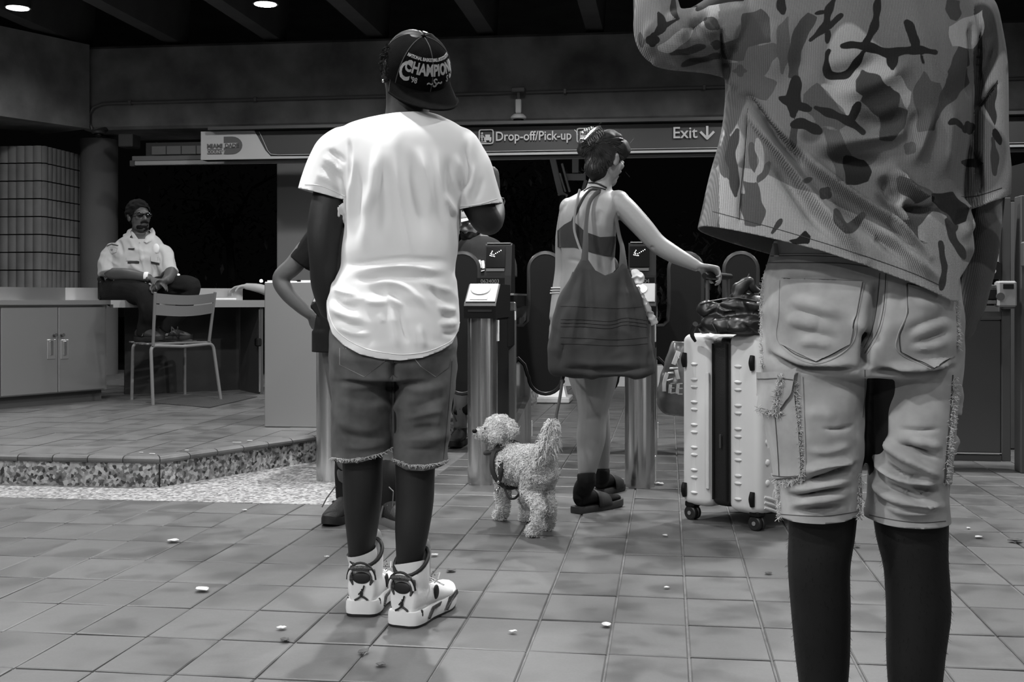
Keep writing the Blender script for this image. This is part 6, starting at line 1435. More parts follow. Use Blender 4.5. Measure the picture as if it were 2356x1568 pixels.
S.limb([Wm(1415, 462, .0), Wm(1440, 482, -.02), Wm(1478, 522, -.05), Wm(1510, 558, -.07), Wm(1545, 582, -.09), Wm(1580, 600, -.11), Wm(1608, 614, -.12)], [.055, .052, .048, .043, .040, .032, .024], 5, 16)
grip = Wm(1632, 630, -.125)
hand(S, Wm(1606, 613, -.12), (0.97, 0.05, -0.18), (0.05, -0.35, -0.93), 1, 0.175, (.75, .8, .85, .9), .7, .03, .9)
S.limb([Wm(1312, 482, .03), Wm(1300, 545, .09), Wm(1296, 615, .12), Wm(1288, 670, .10), Wm(1276, 735, .06)], [.048, .044, .038, .036, .026], 5, 16)
hand(S, Wm(1275, 742, .055), (-0.08, -0.05, -0.99), (0.9, 0.4, 0), -1, 0.17, (.5, .5, .6, .6))
S.limb([Wm(1375, 780, .02), Wm(1370, 870, .0), Wm(1364, 950, .0), Wm(1360, 1005, .0), Wm(1355, 1050, .0), Wm(1350, 1095, .02), Wm(1349, 1115, .03)], [.11, .098, .066, .066, .053, .038, .034], 5, 18)
S.limb([Wm(1345, 780, .08), Wm(1352, 870, .12), Wm(1372, 950, .16), Wm(1376, 1005, .18), Wm(1380, 1050, .20), Wm(1383, 1090, .22), Wm(1383, 1100, .22)], [.11, .085, .060, .058, .047, .036, .036], 5, 18)
V, Q = fuse(S, .0055, 4)
V = folds(V, Q, [([(1358, 450), (1352, 510), (1350, 580), (1352, 630)], 7, -.006), ([(1325, 480), (1330, 520), (1320, 545)], 8, .004), ([(1400, 470), (1392, 510), (1400, 540)], 9, .005), ([(1380, 480), (1375, 520)], 8, -.004), ([(1496, 566), (1506, 572)], 3, -.004), ([(1345, 955), (1362, 962), (1385, 955)], 7, -.004), ([(1300, 596), (1330, 600), (1345, 612)], 4, -.003)])
m_skinw = M('tanned_skin', 0.24, 0.46, var=0.06, scale=9, bump=0.04, bscale=200)
vq_obj(V, Q, 'body', m_skinw, wp); eyes(whq, wp); tW = bvh(V, Q)
m_bra = M('dark_stretch_cloth', 0.020, 0.75, bump=0.1, bscale=300); m_cord = M('black_cord', 0.008, 0.6)
drape_patch(tW, [(1284, 530), (1300, 516), (1318, 506), (1345, 532), (1380, 545), (1420, 543)], [(1284, 568), (1300, 568), (1322, 568), (1345, 575), (1380, 585), (1416, 592)], 12, 40, .004).build('crop_top', m_bra, wp)
mb = MB(); drape_line(tW, [(1318, 508), (1330, 480), (1345, 452), (1362, 436), (1382, 436)], .006, .003, 3, 6, mb, rb=.003); mb.build('top_strap', m_bra, wp)
mb = MB(); drape_line(tW, [(1340, 424), (1355, 420), (1375, 422), (1395, 432)], .004, .002, 3, 6, mb); drape_line(tW, [(1343, 440), (1360, 430), (1380, 432), (1393, 436)], .0022, .002, 3, 6, mb); mb.build('necklace', m_cord, wp)
# bracelets on the hidden-side wrist
for y in (662, 668, 674): MB().lathe([(.040, -.003), (.043, 0), (.040, .003)], Wm(1289-(y-660)*.2, y, .10), 18).build('bracelet', m_pale2, wp)
# black shorts (under the bag)
S = MB(); A = [ring3(*q) for q in ((690, 1283, 1427, .125, .0), (740, 1281, 1433, .138, .0), (800, 1286, 1436, .14, .02), (850, 1300, 1434, .13, .03))]; Sx = spline(A, 3); hloft(S, Sx, 28, 2.0, 1.0); v_, q_ = fuse(S, .008, 2); vq_obj(v_, q_, 'shorts', m_blackcloth, wp)
# hair, pinned up
hx_ = Vector((0.66, -0.72, 0)).normalized()
S = MB(); S.ell(whq(0, -.016, .038), (.086, .104, .094), whq(1, 0, 0)-whq(0, 0, 0), whq(0, 1, 0)-whq(0, 0, 0), whq(0, 0, 1)-whq(0, 0, 0)); S.ell(Wm(1362, 330, -.02), (.060, .055, .045)); S.ell(Wm(1345, 345, -.01), (.032, .035, .035)); S.ell(Wm(1395, 322, .0), (.075, .06, .045)); S.ell(Wm(1372, 385, -.02), (.055, .05, .06)); S.ell(Wm(1425, 345, .02), (.045, .05, .055)); S.ell(Wm(1364, 408, -.03), (.020, .018, .020))
hV, hQ = fuse(S, .006, 3); hV = crinkle(hV, hQ, 4, 70, .004); hV = crinkle(hV, hQ, 9, 160, .0025, (1, 1, .5)); bm = to_bm(hV, hQ)
m_hairw = M('dark_brown_hair', 0.008, 0.6, spec=.3, var=0.5, scale=60, stretch=(1, 1, .2))
cut_plane(bm, whq(0, .045, -.01), (whq(0, 1, -.35)-whq(0, 0, 0))); bm_obj(bm, 'hair', m_hairw, wp)
tH = bvh(hV, hQ); rr = random.Random(8); mb = MB()
m_strand = M('hair_strand_brown', .022, .4)
for k in range(320):
    a = rr.uniform(1335, 1435); b = rr.uniform(318, 400); cxx, cyy = 1368, 328; t = rr.uniform(.25, .9)
    drape_line(tH, [(a, b), (a+(cxx-a)*t*.5+rr.uniform(-6, 6), b+(cyy-b)*t*.5-4), (a+(cxx-a)*t, b+(cyy-b)*t)], rr.uniform(.0010, .0026), .0015, 5, 4, mb)
for k in range(26):
    a = rr.uniform(1328, 1450); b = rr.uniform(295, 345) if rr.random() < .6 else rr.uniform(390, 415); p = Wm(a, b, rr.uniform(-.03, .06)); d = Vector((rr.uniform(-1, 1), 0, rr.uniform(-.4, 1)))*.035; mb.tube([whq(0, 0, .05)+(p-whq(0, 0, .05))*.8, p, p+d], .0005, 3)
mb.build('hair_strands', m_strand, wp, kind='stuff')
# claw clip
mb = MB(); c0, c1 = Wm(1346, 322, -.06), Wm(1383, 293, -.06)
mb.tube([c0+(c1-c0)*t+ZZ*.012*math.sin(math.pi*t) for t in np.linspace(0, 1, 9)], .009, 8)
for k in range(9):
    t = (k+.5)/9; p = c0+(c1-c0)*t; mb.tube([p-Vector((0, .008, 0)), p+Vector((.008, -.02, -.012)), p+Vector((.016, -.016, -.030))], [.0045, .0038, .002], 6)
for k in range(5): p = Wm(1342+k*5, 304-k*2+rr.uniform(-3, 3), -.05); mb.ell(p, .010, nu=8, nv=6)
mb.build('hair_clip', m_chrome, wp)
# socks and slides
m_slide = M('dark_rubber_slide', 0.022, 0.6)
def slide_foot(heel, tip, ankle, nm):
    f = (tip-heel); L = f.length; f.normalize(); x = f.cross(ZZ); o = heel
    def q(a, b, c): return o+x*a+f*b+ZZ*c
    S = MB(); S.limb([q(0, .02, .055), q(0, .07, .068), q(0, .14, .060), q(0, .20, .048), q(0, L-.02, .042)], [.030, .036, .040, .040, .026], 4, 16, up=(0, 0, 1), rb=[.032, .036, .028, .020, .014]); S.limb([q(0, .045, .055), q(0, .050, .10), ankle-ZZ*.03, ankle+ZZ*.01], [.038, .042, .043, .043], 4, 16); v_, q_ = fuse(S, .005, 3); vq_obj(v_, q_, 'sock', m_blackcloth, wp)
    fo = [(0.0, .022), (.015, .036), (.07, .038), (.14, .042), (.20, .046), (L-.03, .040), (L, .018)]; F2 = spline(fo, 3)
    def ol(k, z): return [q(-w*k, b, z+max(0, b-.18)*.06) for b, w in F2]+[q(w*k, b, z+max(0, b-.18)*.06) for b, w in F2[::-1]]
    sl = MB().loft([ol(.96, 0), ol(1, .006), ol(1, .024), ol(.94, .030)]).build('slide', m_slide, wp, angle=50); OFF[sl] = OFF[wp]
    st_ = []
    for k in range(13):
        t = math.pi*k/12; st_.append((-.052*math.cos(t), .022+.078*math.sin(t)**.8))
    rows = [[q(a*(1-.02*j), .115+.022*j, .022+(c-.022)*(1-.085*j)) for a, c in st_] for j in range(5)]
    MB().add(*sheet(rows)).build('strap', m_slide, sl).modifiers.new('t', 'SOLIDIFY').thickness = .006
slide_foot(G(1322, 1181), G(1427, 1162), Wm(1349, 1093), 'r')
slide_foot(G(1372, 1140), G(1430, 1124), Wm(1382, 1085, .22), 'l')

# ---- tote bag
D4_ = 5.13; K4 = D4_/F
def Tb(px, py, dd=0.0): return P(px, py, D4_+dd)
tb = root('tote_bag', Tb(1385, 865), 'big dark slouchy cloth tote bag hanging on the woman\'s back', 'bag')
S = MB(); A = [[*Tb((l+r)/2, y, dd), (r-l)/2*K4, t] for (y, l, r, t, dd) in ((560, 1352, 1428, .03, .0), (590, 1338, 1440, .04, .0), (620, 1318, 1449, .05, .0), (660, 1298, 1465, .06, .0), (710, 1279, 1481, .07, .0), (770, 1266, 1496, .08, .0), (820, 1259, 1507, .085, .0), (848, 1261, 1510, .085, .0), (862, 1276, 1507, .075, .0), (867, 1300, 1490, .055, .0))]
Sx = spline(A, 4); hloft(S, Sx, 36, 2.6, 1.0); V, Q = fuse(S, .006, 2)
V = folds(V, Q, [([(1345, 595), (1335, 660), (1322, 740), (1310, 820)], 7, .010), ([(1352, 595), (1360, 680), (1362, 780)], 7, .009), ([(1345, 620), (1348, 700), (1345, 800)], 7, -.012), ([(1335, 615), (1315, 670), (1300, 720)], 8, -.010), ([(1432, 612), (1440, 700), (1448, 800)], 6, .009), ([(1425, 620), (1424, 720), (1424, 820)], 6, -.009), ([(1438, 620), (1460, 700), (1480, 790)], 7, -.010), ([(1390, 650), (1395, 740), (1398, 830)], 14, .012), ([(1310, 690), (1292, 760), (1280, 830)], 8, .010), ([(1300, 780), (1290, 830), (1285, 850)], 7, -.009), ([(1290, 845), (1350, 850), (1430, 852), (1500, 845)], 8, -.012, .15), ([(1300, 830), (1380, 840), (1480, 830)], 9, .007)])
V = ridges(V, Q, 61, 30, .010, (1, .5, .12)); V = ridges(V, Q, 62, 45, .004, (.5, .5, .9)); V = crinkle(V, Q, 6, 45, .002); m_tote = fabric('charcoal_canvas', srgb(52), 900, .95, .25, .25, 9)
for_top = np.array([(1320, 625), (1340, 590), (1350, 594), (1368, 622), (1390, 634), (1412, 626), (1430, 605), (1440, 612), (1452, 640)], float)
bm = to_bm(V, Q)
hfun = lambda x, y: float(np.interp(x, (for_top[:, 0]-CX)*K4, H-(for_top[:, 1]-HY)*K4))
for v in bm.verts: v.co.z -= hfun(v.co.x, v.co.y)
bmesh.ops.bisect_plane(bm, geom=bm.verts[:]+bm.edges[:]+bm.faces[:], plane_co=(0, 0, 0), plane_no=(0, 0, 1), clear_outer=True)
for v in bm.verts: v.co.z += hfun(v.co.x, v.co.y)
bm_obj(bm, 'bag_body', m_tote, tb, .003); tB = bvh(V, Q); mb = MB()
for y0 in (733, 741, 749): drape_line(tB, [(1290, y0+2), (1340, y0+2), (1400, y0+6), (1440, y0-2), (1488, y0+4)], .0012, .001, 5, 4, mb)
for y0 in (704, 776, 790): drape_line(tB, [(1290, y0), (1350, y0+2), (1420, y0+5), (1490, y0)], .0009, .001, 5, 4, mb)
mb.build('stitched_lines', M('tote_stitch', .012, .9), tb)
m_strap = M('tote_strap', srgb(66), .9)
MB().limb([Tb(1345, 600, -.03), Tb(1347, 560, -.02), Tb(1349, 510, .02), Tb(1356, 466, .07), Tb(1372, 444, .13), Tb(1388, 438, .20)], [.016, .012, .009, .009, .009, .009], 5, 10, up=(0, 1, 0), rb=[.006]*6).build('strap', m_strap, tb)
MB().limb([Tb(1434, 620, -.02), Tb(1433, 590, .0), Tb(1431, 565, .04), Tb(1424, 540, .10), Tb(1412, 480, .16), Tb(1398, 446, .22)], [.020, .014, .010, .009, .009, .009], 5, 10, up=(0, 1, 0), rb=[.006]*6).build('strap', m_strap, tb)
MB().limb([Tb(1344, 592, -.02), Tb(1331, 562, .03), Tb(1321, 525, .06), Tb(1324, 480, .08), Tb(1334, 436, .16)], [.006]*5, 5, 8, rb=[.004]*5).build('braided_strap', M('braid', srgb(120), .9), tb)
S = MB(); p = Tb(1466, 640, .02); S.ell(p, (.028, .02, .028)); S.ell(p+Vector((-.01, 0, .02)), (.02, .015, .018)); v_, q_ = fuse(S, .004, 1); v_ = ridges(v_, q_, 3, 120, .010)
tis = root('paper_tissue', p, 'crumpled white tissue tucked at the tote bag rim', 'tissue'); vq_obj(v_, q_, 'sheet', m_white, tis)
pls = root('plastic_pouch', Tb(1500, 740), 'clear crinkled plastic pouch poking out beside the tote bag', 'pouch')
S = MB(); S.limb([Tb(1468, 660, .03), Tb(1490, 710, .03), Tb(1506, 745, .03)], [.005, .014, .016], 4, 12, rb=[.01, .014, .006]); v_, q_ = fuse(S, .003, 1); v_ = ridges(v_, q_, 7, 140, .006); vq_obj(v_, q_, 'film', M('plastic_film', .45, .2, alpha=.75), pls)

# ================================================================ suitcase
nc = G(1738, 1224); lc = G(1566, 1194); E1 = Vector((nc.x-lc.x, nc.y-lc.y, 0)); TH1 = E1.length; E1.normalize(); E2 = Vector((-E1.y, E1.x, 0)); E2 = E2 if E2.y > 0 else -E2
sr = root('suitcase', lc, 'large white hard-shell suitcase with black zip gusset standing by the gates', 'suitcase')
m_shell = M('white_shell', 0.62, 0.38, var=0.03, scale=8, bump=.02); m_gus = M('black_nylon', .006, .55, bump=.2, bscale=200); m_tyre = M('wheel_rubber', .010, .5)
WID = 0.52; Z0, Z1 = .068, .815
def Sc(a, b, z): return lc+E1*a+E2*b+ZZ*z
def rbox(a0, a1, b0, b1, z0, z1, r, mat, name, parent):
    """rounded box in the case's own axes"""
    n = 6; ring = []
    for (ca, cb_, st) in ((a1-r, b0+r, -90), (a1-r, b1-r, 0), (a0+r, b1-r, 90), (a0+r, b0+r, 180)):
        for k in range(n+1): t = math.radians(st+90*k/n); ring.append((ca+r*math.cos(t), cb_+r*math.sin(t)))
    ma, mb_ = (a0+a1)/2, (b0+b1)/2; rows = []
    for k in range(n+1): t = math.pi/2*k/n; rows.append((z0+r-r*math.cos(t), r*(1-math.sin(t))))
    rows += [(z1-(z-z0), i) for z, i in rows[::-1]]
    R_ = [[Sc(ma+(a-ma)*(1-i/((a1-a0)/2)), mb_+(b-mb_)*(1-i/((b1-b0)/2)), z) for a, b in ring] for z, i in rows]
    o = MB().loft(R_).build(name, mat, parent, angle=40); OFF[o] = OFF[parent]; return o
A1 = TH1*.41; A2 = TH1*.64
sh1 = rbox(0, A1, 0, WID, Z0, Z1, .035, m_shell, 'front_shell', sr); sh2 = rbox(A2, TH1+.02, 0, WID, Z0, Z1+.005, .035, m_shell, 'back_shell', sr)
rbox(A1-.01, A2+.01, .014, WID-.014, Z0+.012, Z1-.012, .03, m_gus, 'gusset', sr)
for a in (A1+.008, A2-.010): MB().tube([Sc(a, .010, Z0+.04), Sc(a, .008, Z1-.04)], .005, 6).build('zipper', m_blkp, sr)
MB().box(Sc(A1-.014, .0, .40), (.016, .012, .50), E1, E2, ZZ, ch=.003).build('shell_lip', m_shell, sr)
MB().box(Sc(A1+.05, .004, .36), (.008, .008, .06), E1, E2, ZZ, ch=.002).build('zip_pull', m_dgrey, sr)
for sh, ca in ((sh1, A1*.47), (sh2, A2+.055)):
    for k in range(6):
        z = .16+k*.098
        for dz in (-.033, .033): MB().ell(Sc(ca, -.001, z+dz), (.019, .009, .007), E1, E2, ZZ, 12, 8).build('rib_end', m_shell, sh)
        MB().box(Sc(ca-.002, .0005, z), (.020, .004, .058), E1, E2, ZZ, ch=.0015).build('rib', m_shell, sh)
for sh, aa in ((sh1, .026), (sh2, TH1-.012)):
    for z in (.135, .70):
        MB().limb([Sc(aa, -.004, z-.03), Sc(aa, -.010, z), Sc(aa, -.004, z+.03)], [.010, .013, .010], 4, 10).build('corner_guard', m_blkp, sh)
# broad face of the back shell: studs, moulded bars, badge
for k in range(6): MB().ell(Sc(TH1+.021, .055, .20+k*.085), (.008, .014, .014), E1, E2, ZZ, 14, 8).build('stud', m_shell, sh2)
for z in (.11, .70):
    for k in range(3): MB().limb([Sc(TH1+.019, .035, z+.022*k-.01), Sc(TH1+.023, .075, z+.022*k-.022), Sc(TH1+.019, .13, z+.022*k-.04)], [.006, .008, .006], 4, 8).build('moulded_bar', m_shell, sh2)
MB().tube([Sc(TH1+.021, .115+.022*math.cos(t), .14+.03*math.sin(t)) for t in np.linspace(0, 6.28, 21)[:-1]], .004, 6, closed=True).build('badge', m_shell, sh2)
for b in (.20, .30, .40): MB().box(Sc(TH1+.021, b, .44), (.010, .030, .60), E1, E2, ZZ, ch=.004).build('rib', m_shell, sh2)
for (a, b) in ((.035, .04), (TH1-.02, .04), (.035, WID-.04), (TH1-.02, WID-.04)):
    c = Sc(a, b, .031); hsn = MB().box(Sc(a, b, .070), (.05, .06, .03), E1, E2, ZZ, ch=.008).build('wheel_housing', m_blkp, sr)
    for s_ in (-1, 1):
        w = MB().lathe([(.008, -.009), (.026, -.010), (.031, -.006), (.031, .006), (.026, .010), (.008, .009)], c+E2*0+Vector((E1.y, -E1.x, 0))*0+E2*(s_*.014), 22, E1, ZZ, E2).build('wheel', m_tyre, sr); OFF[w] = OFF[sr]
        MB().lathe([(.0, -.012), (.009, -.012), (.009, .012), (.0, .012)], c+E2*(s_*.014), 12, E1, ZZ, E2, cap=False).build('hub_cap', m_grey, w)
gz = grip.z-.008; ga = .06
gpt = Vector((grip.x, grip.y, gz)); hd = Vector((.55, .83, 0)).normalized()
for s_ in (-.02, .20):
    p = gpt+hd*s_; MB().tube([Vector((p.x, p.y, Z1-.02)), p], .009, 8).build('telescopic_pole', m_dgrey, sr)
MB().limb([gpt-hd*.05, gpt-hd*.02, gpt+hd*.10, gpt+hd*.23], [.013, .0165, .0165, .013], 4, 12).build('pull_handle', m_blkp, sr)

# ---- dark nylon bag lying on the suitcase
nb0 = Sc(TH1*.55, .2, Z1)
nb = root('nylon_bag', nb0, 'crumpled black nylon bag lying on top of the white suitcase', 'bag')
S = MB()
def Nb(px, py, d=5.02): return P(px, py, d)
for (px, py, rx, ry, rz, d) in ((1660, 745, .085, .08, .045, 5.03), (1720, 745, .09, .09, .05, 4.98), (1640, 715, .06, .07, .045, 5.08), (1690, 712, .09, .09, .045, 5.05), (1740, 705, .06, .08, .05, 5.0), (1705, 690, .06, .07, .03, 5.06), (1620, 752, .035, .05, .03, 5.08), (1780, 730, .08, .1, .06, 5.05)): S.ell(Nb(px, py, d), (rx, ry, rz))
S.limb([Nb(1690, 700), Nb(1700, 668), Nb(1722, 645), Nb(1735, 660), Nb(1750, 672)], [.02, .022, .018, .018, .02], 4, 12)
V, Q = fuse(S, .006, 2); V = crinkle(V, Q, 2, 42, .006); V = folds(V, Q, [([(1610, 730), (1650, 705), (1690, 695), (1740, 700)], 5, .010, .2), ([(1620, 745), (1660, 725), (1720, 722), (1750, 735)], 5, -.012), ([(1615, 705), (1650, 680), (1700, 678)], 4, .010), ([(1640, 690), (1670, 710), (1720, 712)], 4, -.010), ([(1630, 760), (1670, 755), (1730, 765)], 6, .008), ([(1700, 740), (1730, 760), (1745, 780)], 4, -.008)]); V = ridges(V, Q, 63, 40, .008, (1, 1, 1.2)); V = ridges(V, Q, 64, 90, .002)
V[:, 2] = np.maximum(V[:, 2], Z1+.002+np.where((V[:, 0]-Sc(0, 0, 0).x)*E1.x+(V[:, 1]-Sc(0, 0, 0).y)*E1.y < 0, -.05, 0))
vq_obj(V, Q, 'shell', M('shiny_black_nylon', .010, .38, bump=.05, bscale=60), nb); tN = bvh(V, Q)
mb = MB(); drape_line(tN, [(1612, 700), (1650, 690), (1700, 686), (1742, 694)], .003, .003, 4, 6, mb); drape_line(tN, [(1640, 745), (1655, 770), (1668, 790)], .002, .003, 4, 6, mb); mb.build('zip_seam', m_dgrey, nb)
MB().limb([Nb(1600, 745), Nb(1592, 768, 5.1), Nb(1600, 785, 5.12)], [.012, .010, .006], 4, 8).build('strap_end', m_gus, nb)
MB().tube([Nb(1716, 648), Nb(1724, 630), Nb(1726, 640)], .003, 6).build('zip_pull', m_dgrey, nb)
# ---- printed plastic carrier bag at the suitcase's far side
cbx = P(1540, 870, 5.45)
cbg = root('carrier_bag', P(1540, 955, 5.45), 'grey printed plastic carrier bag hanging beside the suitcase', 'bag')
S = MB(); A = [[*P((l+r)/2, y, 5.45), (r-l)/2*5.45/F, t] for (y, l, r, t) in ((785, 1548, 1580, .02), (820, 1535, 1590, .04), (870, 1518, 1600, .06), (920, 1510, 1605, .07), (945, 1522, 1605, .06), (956, 1545, 1600, .04))]; Sx = spline(A, 4); hloft(S, Sx, 26, 2.0, 1.0); V, Q = fuse(S, .006, 1); V = crinkle(V, Q, 4, 60, .004); vq_obj(V, Q, 'film', M('grey_poly_film', srgb(95), .25, var=.2, scale=20), cbg); tP = bvh(V, Q)
mb = MB()
for pts, w in (([(1561, 808), (1556, 822), (1550, 838)], .011), ([(1556, 816), (1562, 824)], .007), ([(1536, 858), (1530, 878), (1529, 900)], .011), ([(1538, 858), (1550, 857)], .010), ([(1536, 875), (1550, 871)], .009), ([(1542, 847), (1560, 846)], .010), ([(1556, 850), (1560, 872)], .010), ([(1543, 884), (1541, 904)], .008), ([(1543, 882), (1553, 881)], .006), ([(1543, 892), (1552, 892)], .006), ([(1543, 904), (1554, 903)], .006), ([(1560, 882), (1558, 905)], .008), ([(1560, 882), (1570, 882)], .006), ([(1559, 893), (1570, 893)], .006), ([(1559, 906), (1570, 906)], .006)):
    drape_line(tP, pts, w, .001, 3, 8, mb, rb=w*.5)
mb.build('bubble_lettering', M('bag_print', srgb(205), .5), cbg)

# ================================================================ dog
m_fur = M('cream_fur', .62, .9, var=.12, scale=40); m_dogskin = M('cream_coat', .50, .95, var=.15, scale=60, bump=.5, bscale=90)
hl_ = G(1228, 1236); hr_ = G(1262, 1221); fl1 = G(1154, 1197); fr1 = G(1212, 1199)
dg_ = root('dog', (hl_+fr1)/2, 'small curly white dog in a dark harness standing with its back to us', 'dog')
rump = P(1240, 1072, 4.90); chest = P(1172, 1068, 5.13); mid = P(1205, 1066, 5.02)
S = MB()
S.limb([P(1256, 1075, 4.84), rump, mid, chest, P(1160, 1066, 5.17)], [.050, .074, .072, .080, .055], 5, 18, rb=[.052, .080, .074, .088, .06])
S.limb([P(1172, 1055, 5.12), P(1160, 1035, 5.14), P(1150, 1010, 5.15)], [.062, .052, .050], 4, 14)
hc = P(1146, 992, 5.15); S.ell(hc, (.066, .066, .060)); S.ell(P(1150, 975, 5.15), (.058, .058, .036)); S.ell(P(1128, 1000, 5.14), (.04, .042, .036)); S.limb([P(1130, 996, 5.14), P(1113, 998, 5.13), P(1099, 995, 5.12)], [.034, .028, .021], 4, 12)
S.limb([P(1168, 972, 5.12), P(1179, 985, 5.10), P(1181, 1005, 5.10)], [.022, .026, .016], 4, 12, rb=[.016, .016, .012]); S.limb([P(1132, 975, 5.10), P(1138, 1000, 5.07), P(1142, 1018, 5.07)], [.022, .030, .018], 4, 12, rb=[.012, .014, .012])
def dleg(top, knee, hock, paw, r):
    S.limb([top, knee, hock, Vector((paw.x, paw.y, .03))], r, 5, 14)
    f = Vector((-.35, .6, 0)).normalized(); S.ell(Vector((paw.x, paw.y, .020))+f*.014, (.024, .032, .020), f.cross(ZZ), f, ZZ)
dleg(P(1236, 1085, 4.88), P(1222, 1125, 4.90), P(1238, 1170, 4.82), hl_, [.062, .044, .024, .025]); dleg(P(1256, 1080, 4.92), P(1250, 1125, 4.95), P(1266, 1165, 4.90), hr_, [.055, .042, .023, .024])
dleg(P(1160, 1085, 5.13), P(1158, 1125, 5.14), P(1157, 1165, 5.15), fl1, [.045, .032, .026, .026]); dleg(P(1198, 1085, 5.13), P(1206, 1125, 5.15), P(1210, 1165, 5.16), fr1, [.045, .030, .024, .025])
S.limb([P(1254, 1058, 4.85), P(1262, 1035, 4.82), P(1268, 1000, 4.80), P(1270, 975, 4.80)], [.026, .026, .020, .010], 5, 12)
V, Q = fuse(S, .0055, 3); V = crinkle(V, Q, 2, 130, .0035); vq_obj(V, Q, 'body', m_dogskin, dg_)
pp, nn_ = sample_faces(V, Q, 14000, 6); mb = MB(); strands(mb, pp, [Vector(n) for n in nn_], .0115, .0021, random.Random(2), 3, 1.0, 3); mb.build('fur', m_fur, dg_, kind='stuff')
# feathered tail
mb = MB(); rr = random.Random(4)
for k in range(620):
    t = rr.random(); p = P(1256, 1052, 4.84).lerp(P(1270, 972, 4.80), t); d = Vector((rr.uniform(-1, 1), rr.uniform(-1, .6), rr.uniform(.1, .9))).normalized(); L = .058*rr.uniform(.6, 1.2)*(1.2-.6*t)
    mb.tube([p, p+d*L*.5, p+d*L*.85-ZZ*L*.15, p+d*L-ZZ*L*.5], [.0028, .0024, .0018, .0008], 3, cap=False)
mb.build('tail_feathering', m_fur, dg_, kind='stuff')
MB().ell(P(1092, 991, 5.105), (.011, .011, .010)).build('nose', m_blkp, dg_)
for (px, d) in ((1118, 5.10), (1122, 5.19)): MB().ell(P(px, 985, d), .008).build('eye', m_glass, dg_)
m_har = M('harness_web', .03, .7); tG = bvh(V, Q)
hrn = MB()
ctr = P(1166, 1068, 5.14); axd = (P(1205, 1066, 5.02)-ctr).normalized(); xx, yy = frame_of(axd)
hrn.tube([ctr+axd*.03+xx*(.092*math.cos(t))+yy*(.098*math.sin(t)) for t in np.linspace(0, 6.28, 25)[:-1]], .011, 8, closed=True, up=None); hrn.build('harness', m_har, dg_)
MB().tube([P(1150, 1030, 5.14)+Vector((.064*math.cos(t), .058*math.sin(t), .022*math.cos(t))) for t in np.linspace(0, 6.28, 21)[:-1]], .009, 8, closed=True).build('collar', m_har, dg_)
MB().limb([P(1150, 1060, 5.03), P(1152, 1080, 5.02), P(1150, 1105, 5.03)], [.008, .012, .008], 4, 8).build('harness_strap', m_har, dg_)
text_on('Ald', .035, P(1150, 1075, 5.01), Vector((.35, .1, .9)), Vector((-.9, 0, .35)), .001).build('harness_lettering', m_white, dg_, smooth=False)
for y in (1095, 1108, 1122): MB().ell(P(1147, y, 5.06), .008, nu=8, nv=6).build('buckle', m_chrome, dg_)
MB().ell(P(1143, 1130, 5.06), (.010, .006, .012)).build('tag', m_chrome, dg_)
# leash
lsh = root('leash', P(1150, 1128, 5.05), 'thin dark rope leash running from the woman\'s hand to the dog', 'leash')
MB().limb([Wm(1268, 805, .03), P(1290, 845, 5.25), P(1297, 862, 5.15), P(1294, 876, 5.1), P(1288, 915, 5.0), P(1280, 955, 4.95), P(1276, 985, 4.93), P(1255, 1020, 4.98), P(1215, 1024, 5.04), P(1188, 1028, 5.07)], [.0065]*10, 6, 8).build('rope', M('rope', .035, .8), lsh)
MB().ell(P(1294, 877, 5.1), .011).build('knot', M('rope', .035, .8), lsh)
MB().limb([P(1160, 1120, 5.06), P(1170, 1143, 5.05), P(1184, 1146, 5.06), P(1196, 1134, 5.08)], [.005]*4, 5, 8).build('slack_loop', M('rope', .035, .8), lsh)
# ================================================================ person behind the white shirt: hand on hip, black clothes
D5_ = 5.2; K5 = D5_/F
def Hp(px, py, dd=0.0): return P(px, py, D5_+dd)
hp = root('person', Vector((Hp(835, 0).x, D5_, 0)), 'person in black with one hand on the hip, mostly hidden behind the white shirt', 'person')
S = MB()
S.limb([Hp(815, 800, .0), Hp(815, 740, .0), Hp(822, 640, .0), Hp(828, 550, .0), Hp(832, 500, .0), Hp(840, 462, .0)], [.14, .15, .135, .15, .15, .07], 5, 18, up=(0, 1, 0), rb=[.10, .11, .10, .105, .09, .06])
S.limb([Hp(842, 480), Hp(845, 440), Hp(848, 415)], [.06, .052, .052], 4, 14)
hpq = head(S, Hp(852, 395), (.75, .4, -.35), (.3, .1, .95), .95)
S.limb([Hp(768, 520), Hp(716, 562), Hp(676, 610), Hp(646, 640, .01), Hp(660, 672), Hp(692, 705), Hp(716, 726)], [.042, .045, .042, .038, .036, .030, .022], 5, 16)
hand(S, Hp(715, 725), (.62, 0, -.78), (.5, .7, .3), -1, .18, (.35, .35, .4, .4))
S.limb([Hp(895, 520), Hp(918, 590, .03), Hp(920, 660, .1), Hp(890, 690, .16)], [.055, .045, .038, .026], 5, 16)
fA = G(797, 1192); fB = G(890, 1203)
S.limb([Hp(785, 780), Hp(798, 880), Hp(802, 980), Hp(803, 1060), Vector((fA.x, fA.y, .16)), Vector((fA.x, fA.y, .08))], [.095, .085, .06, .058, .042, .04], 5, 16)
S.limb([Hp(860, 780), Hp(868, 880), Hp(874, 980), Hp(878, 1060), Vector((fB.x, fB.y, .16)), Vector((fB.x, fB.y, .08))], [.095, .085, .06, .058, .042, .04], 5, 16)
V, Q = fuse(S, .006, 4); vq_obj(V, Q, 'body', M('warm_brown_skin', .085, .48, var=.15, scale=9), hp); eyes(hpq, hp, .95)
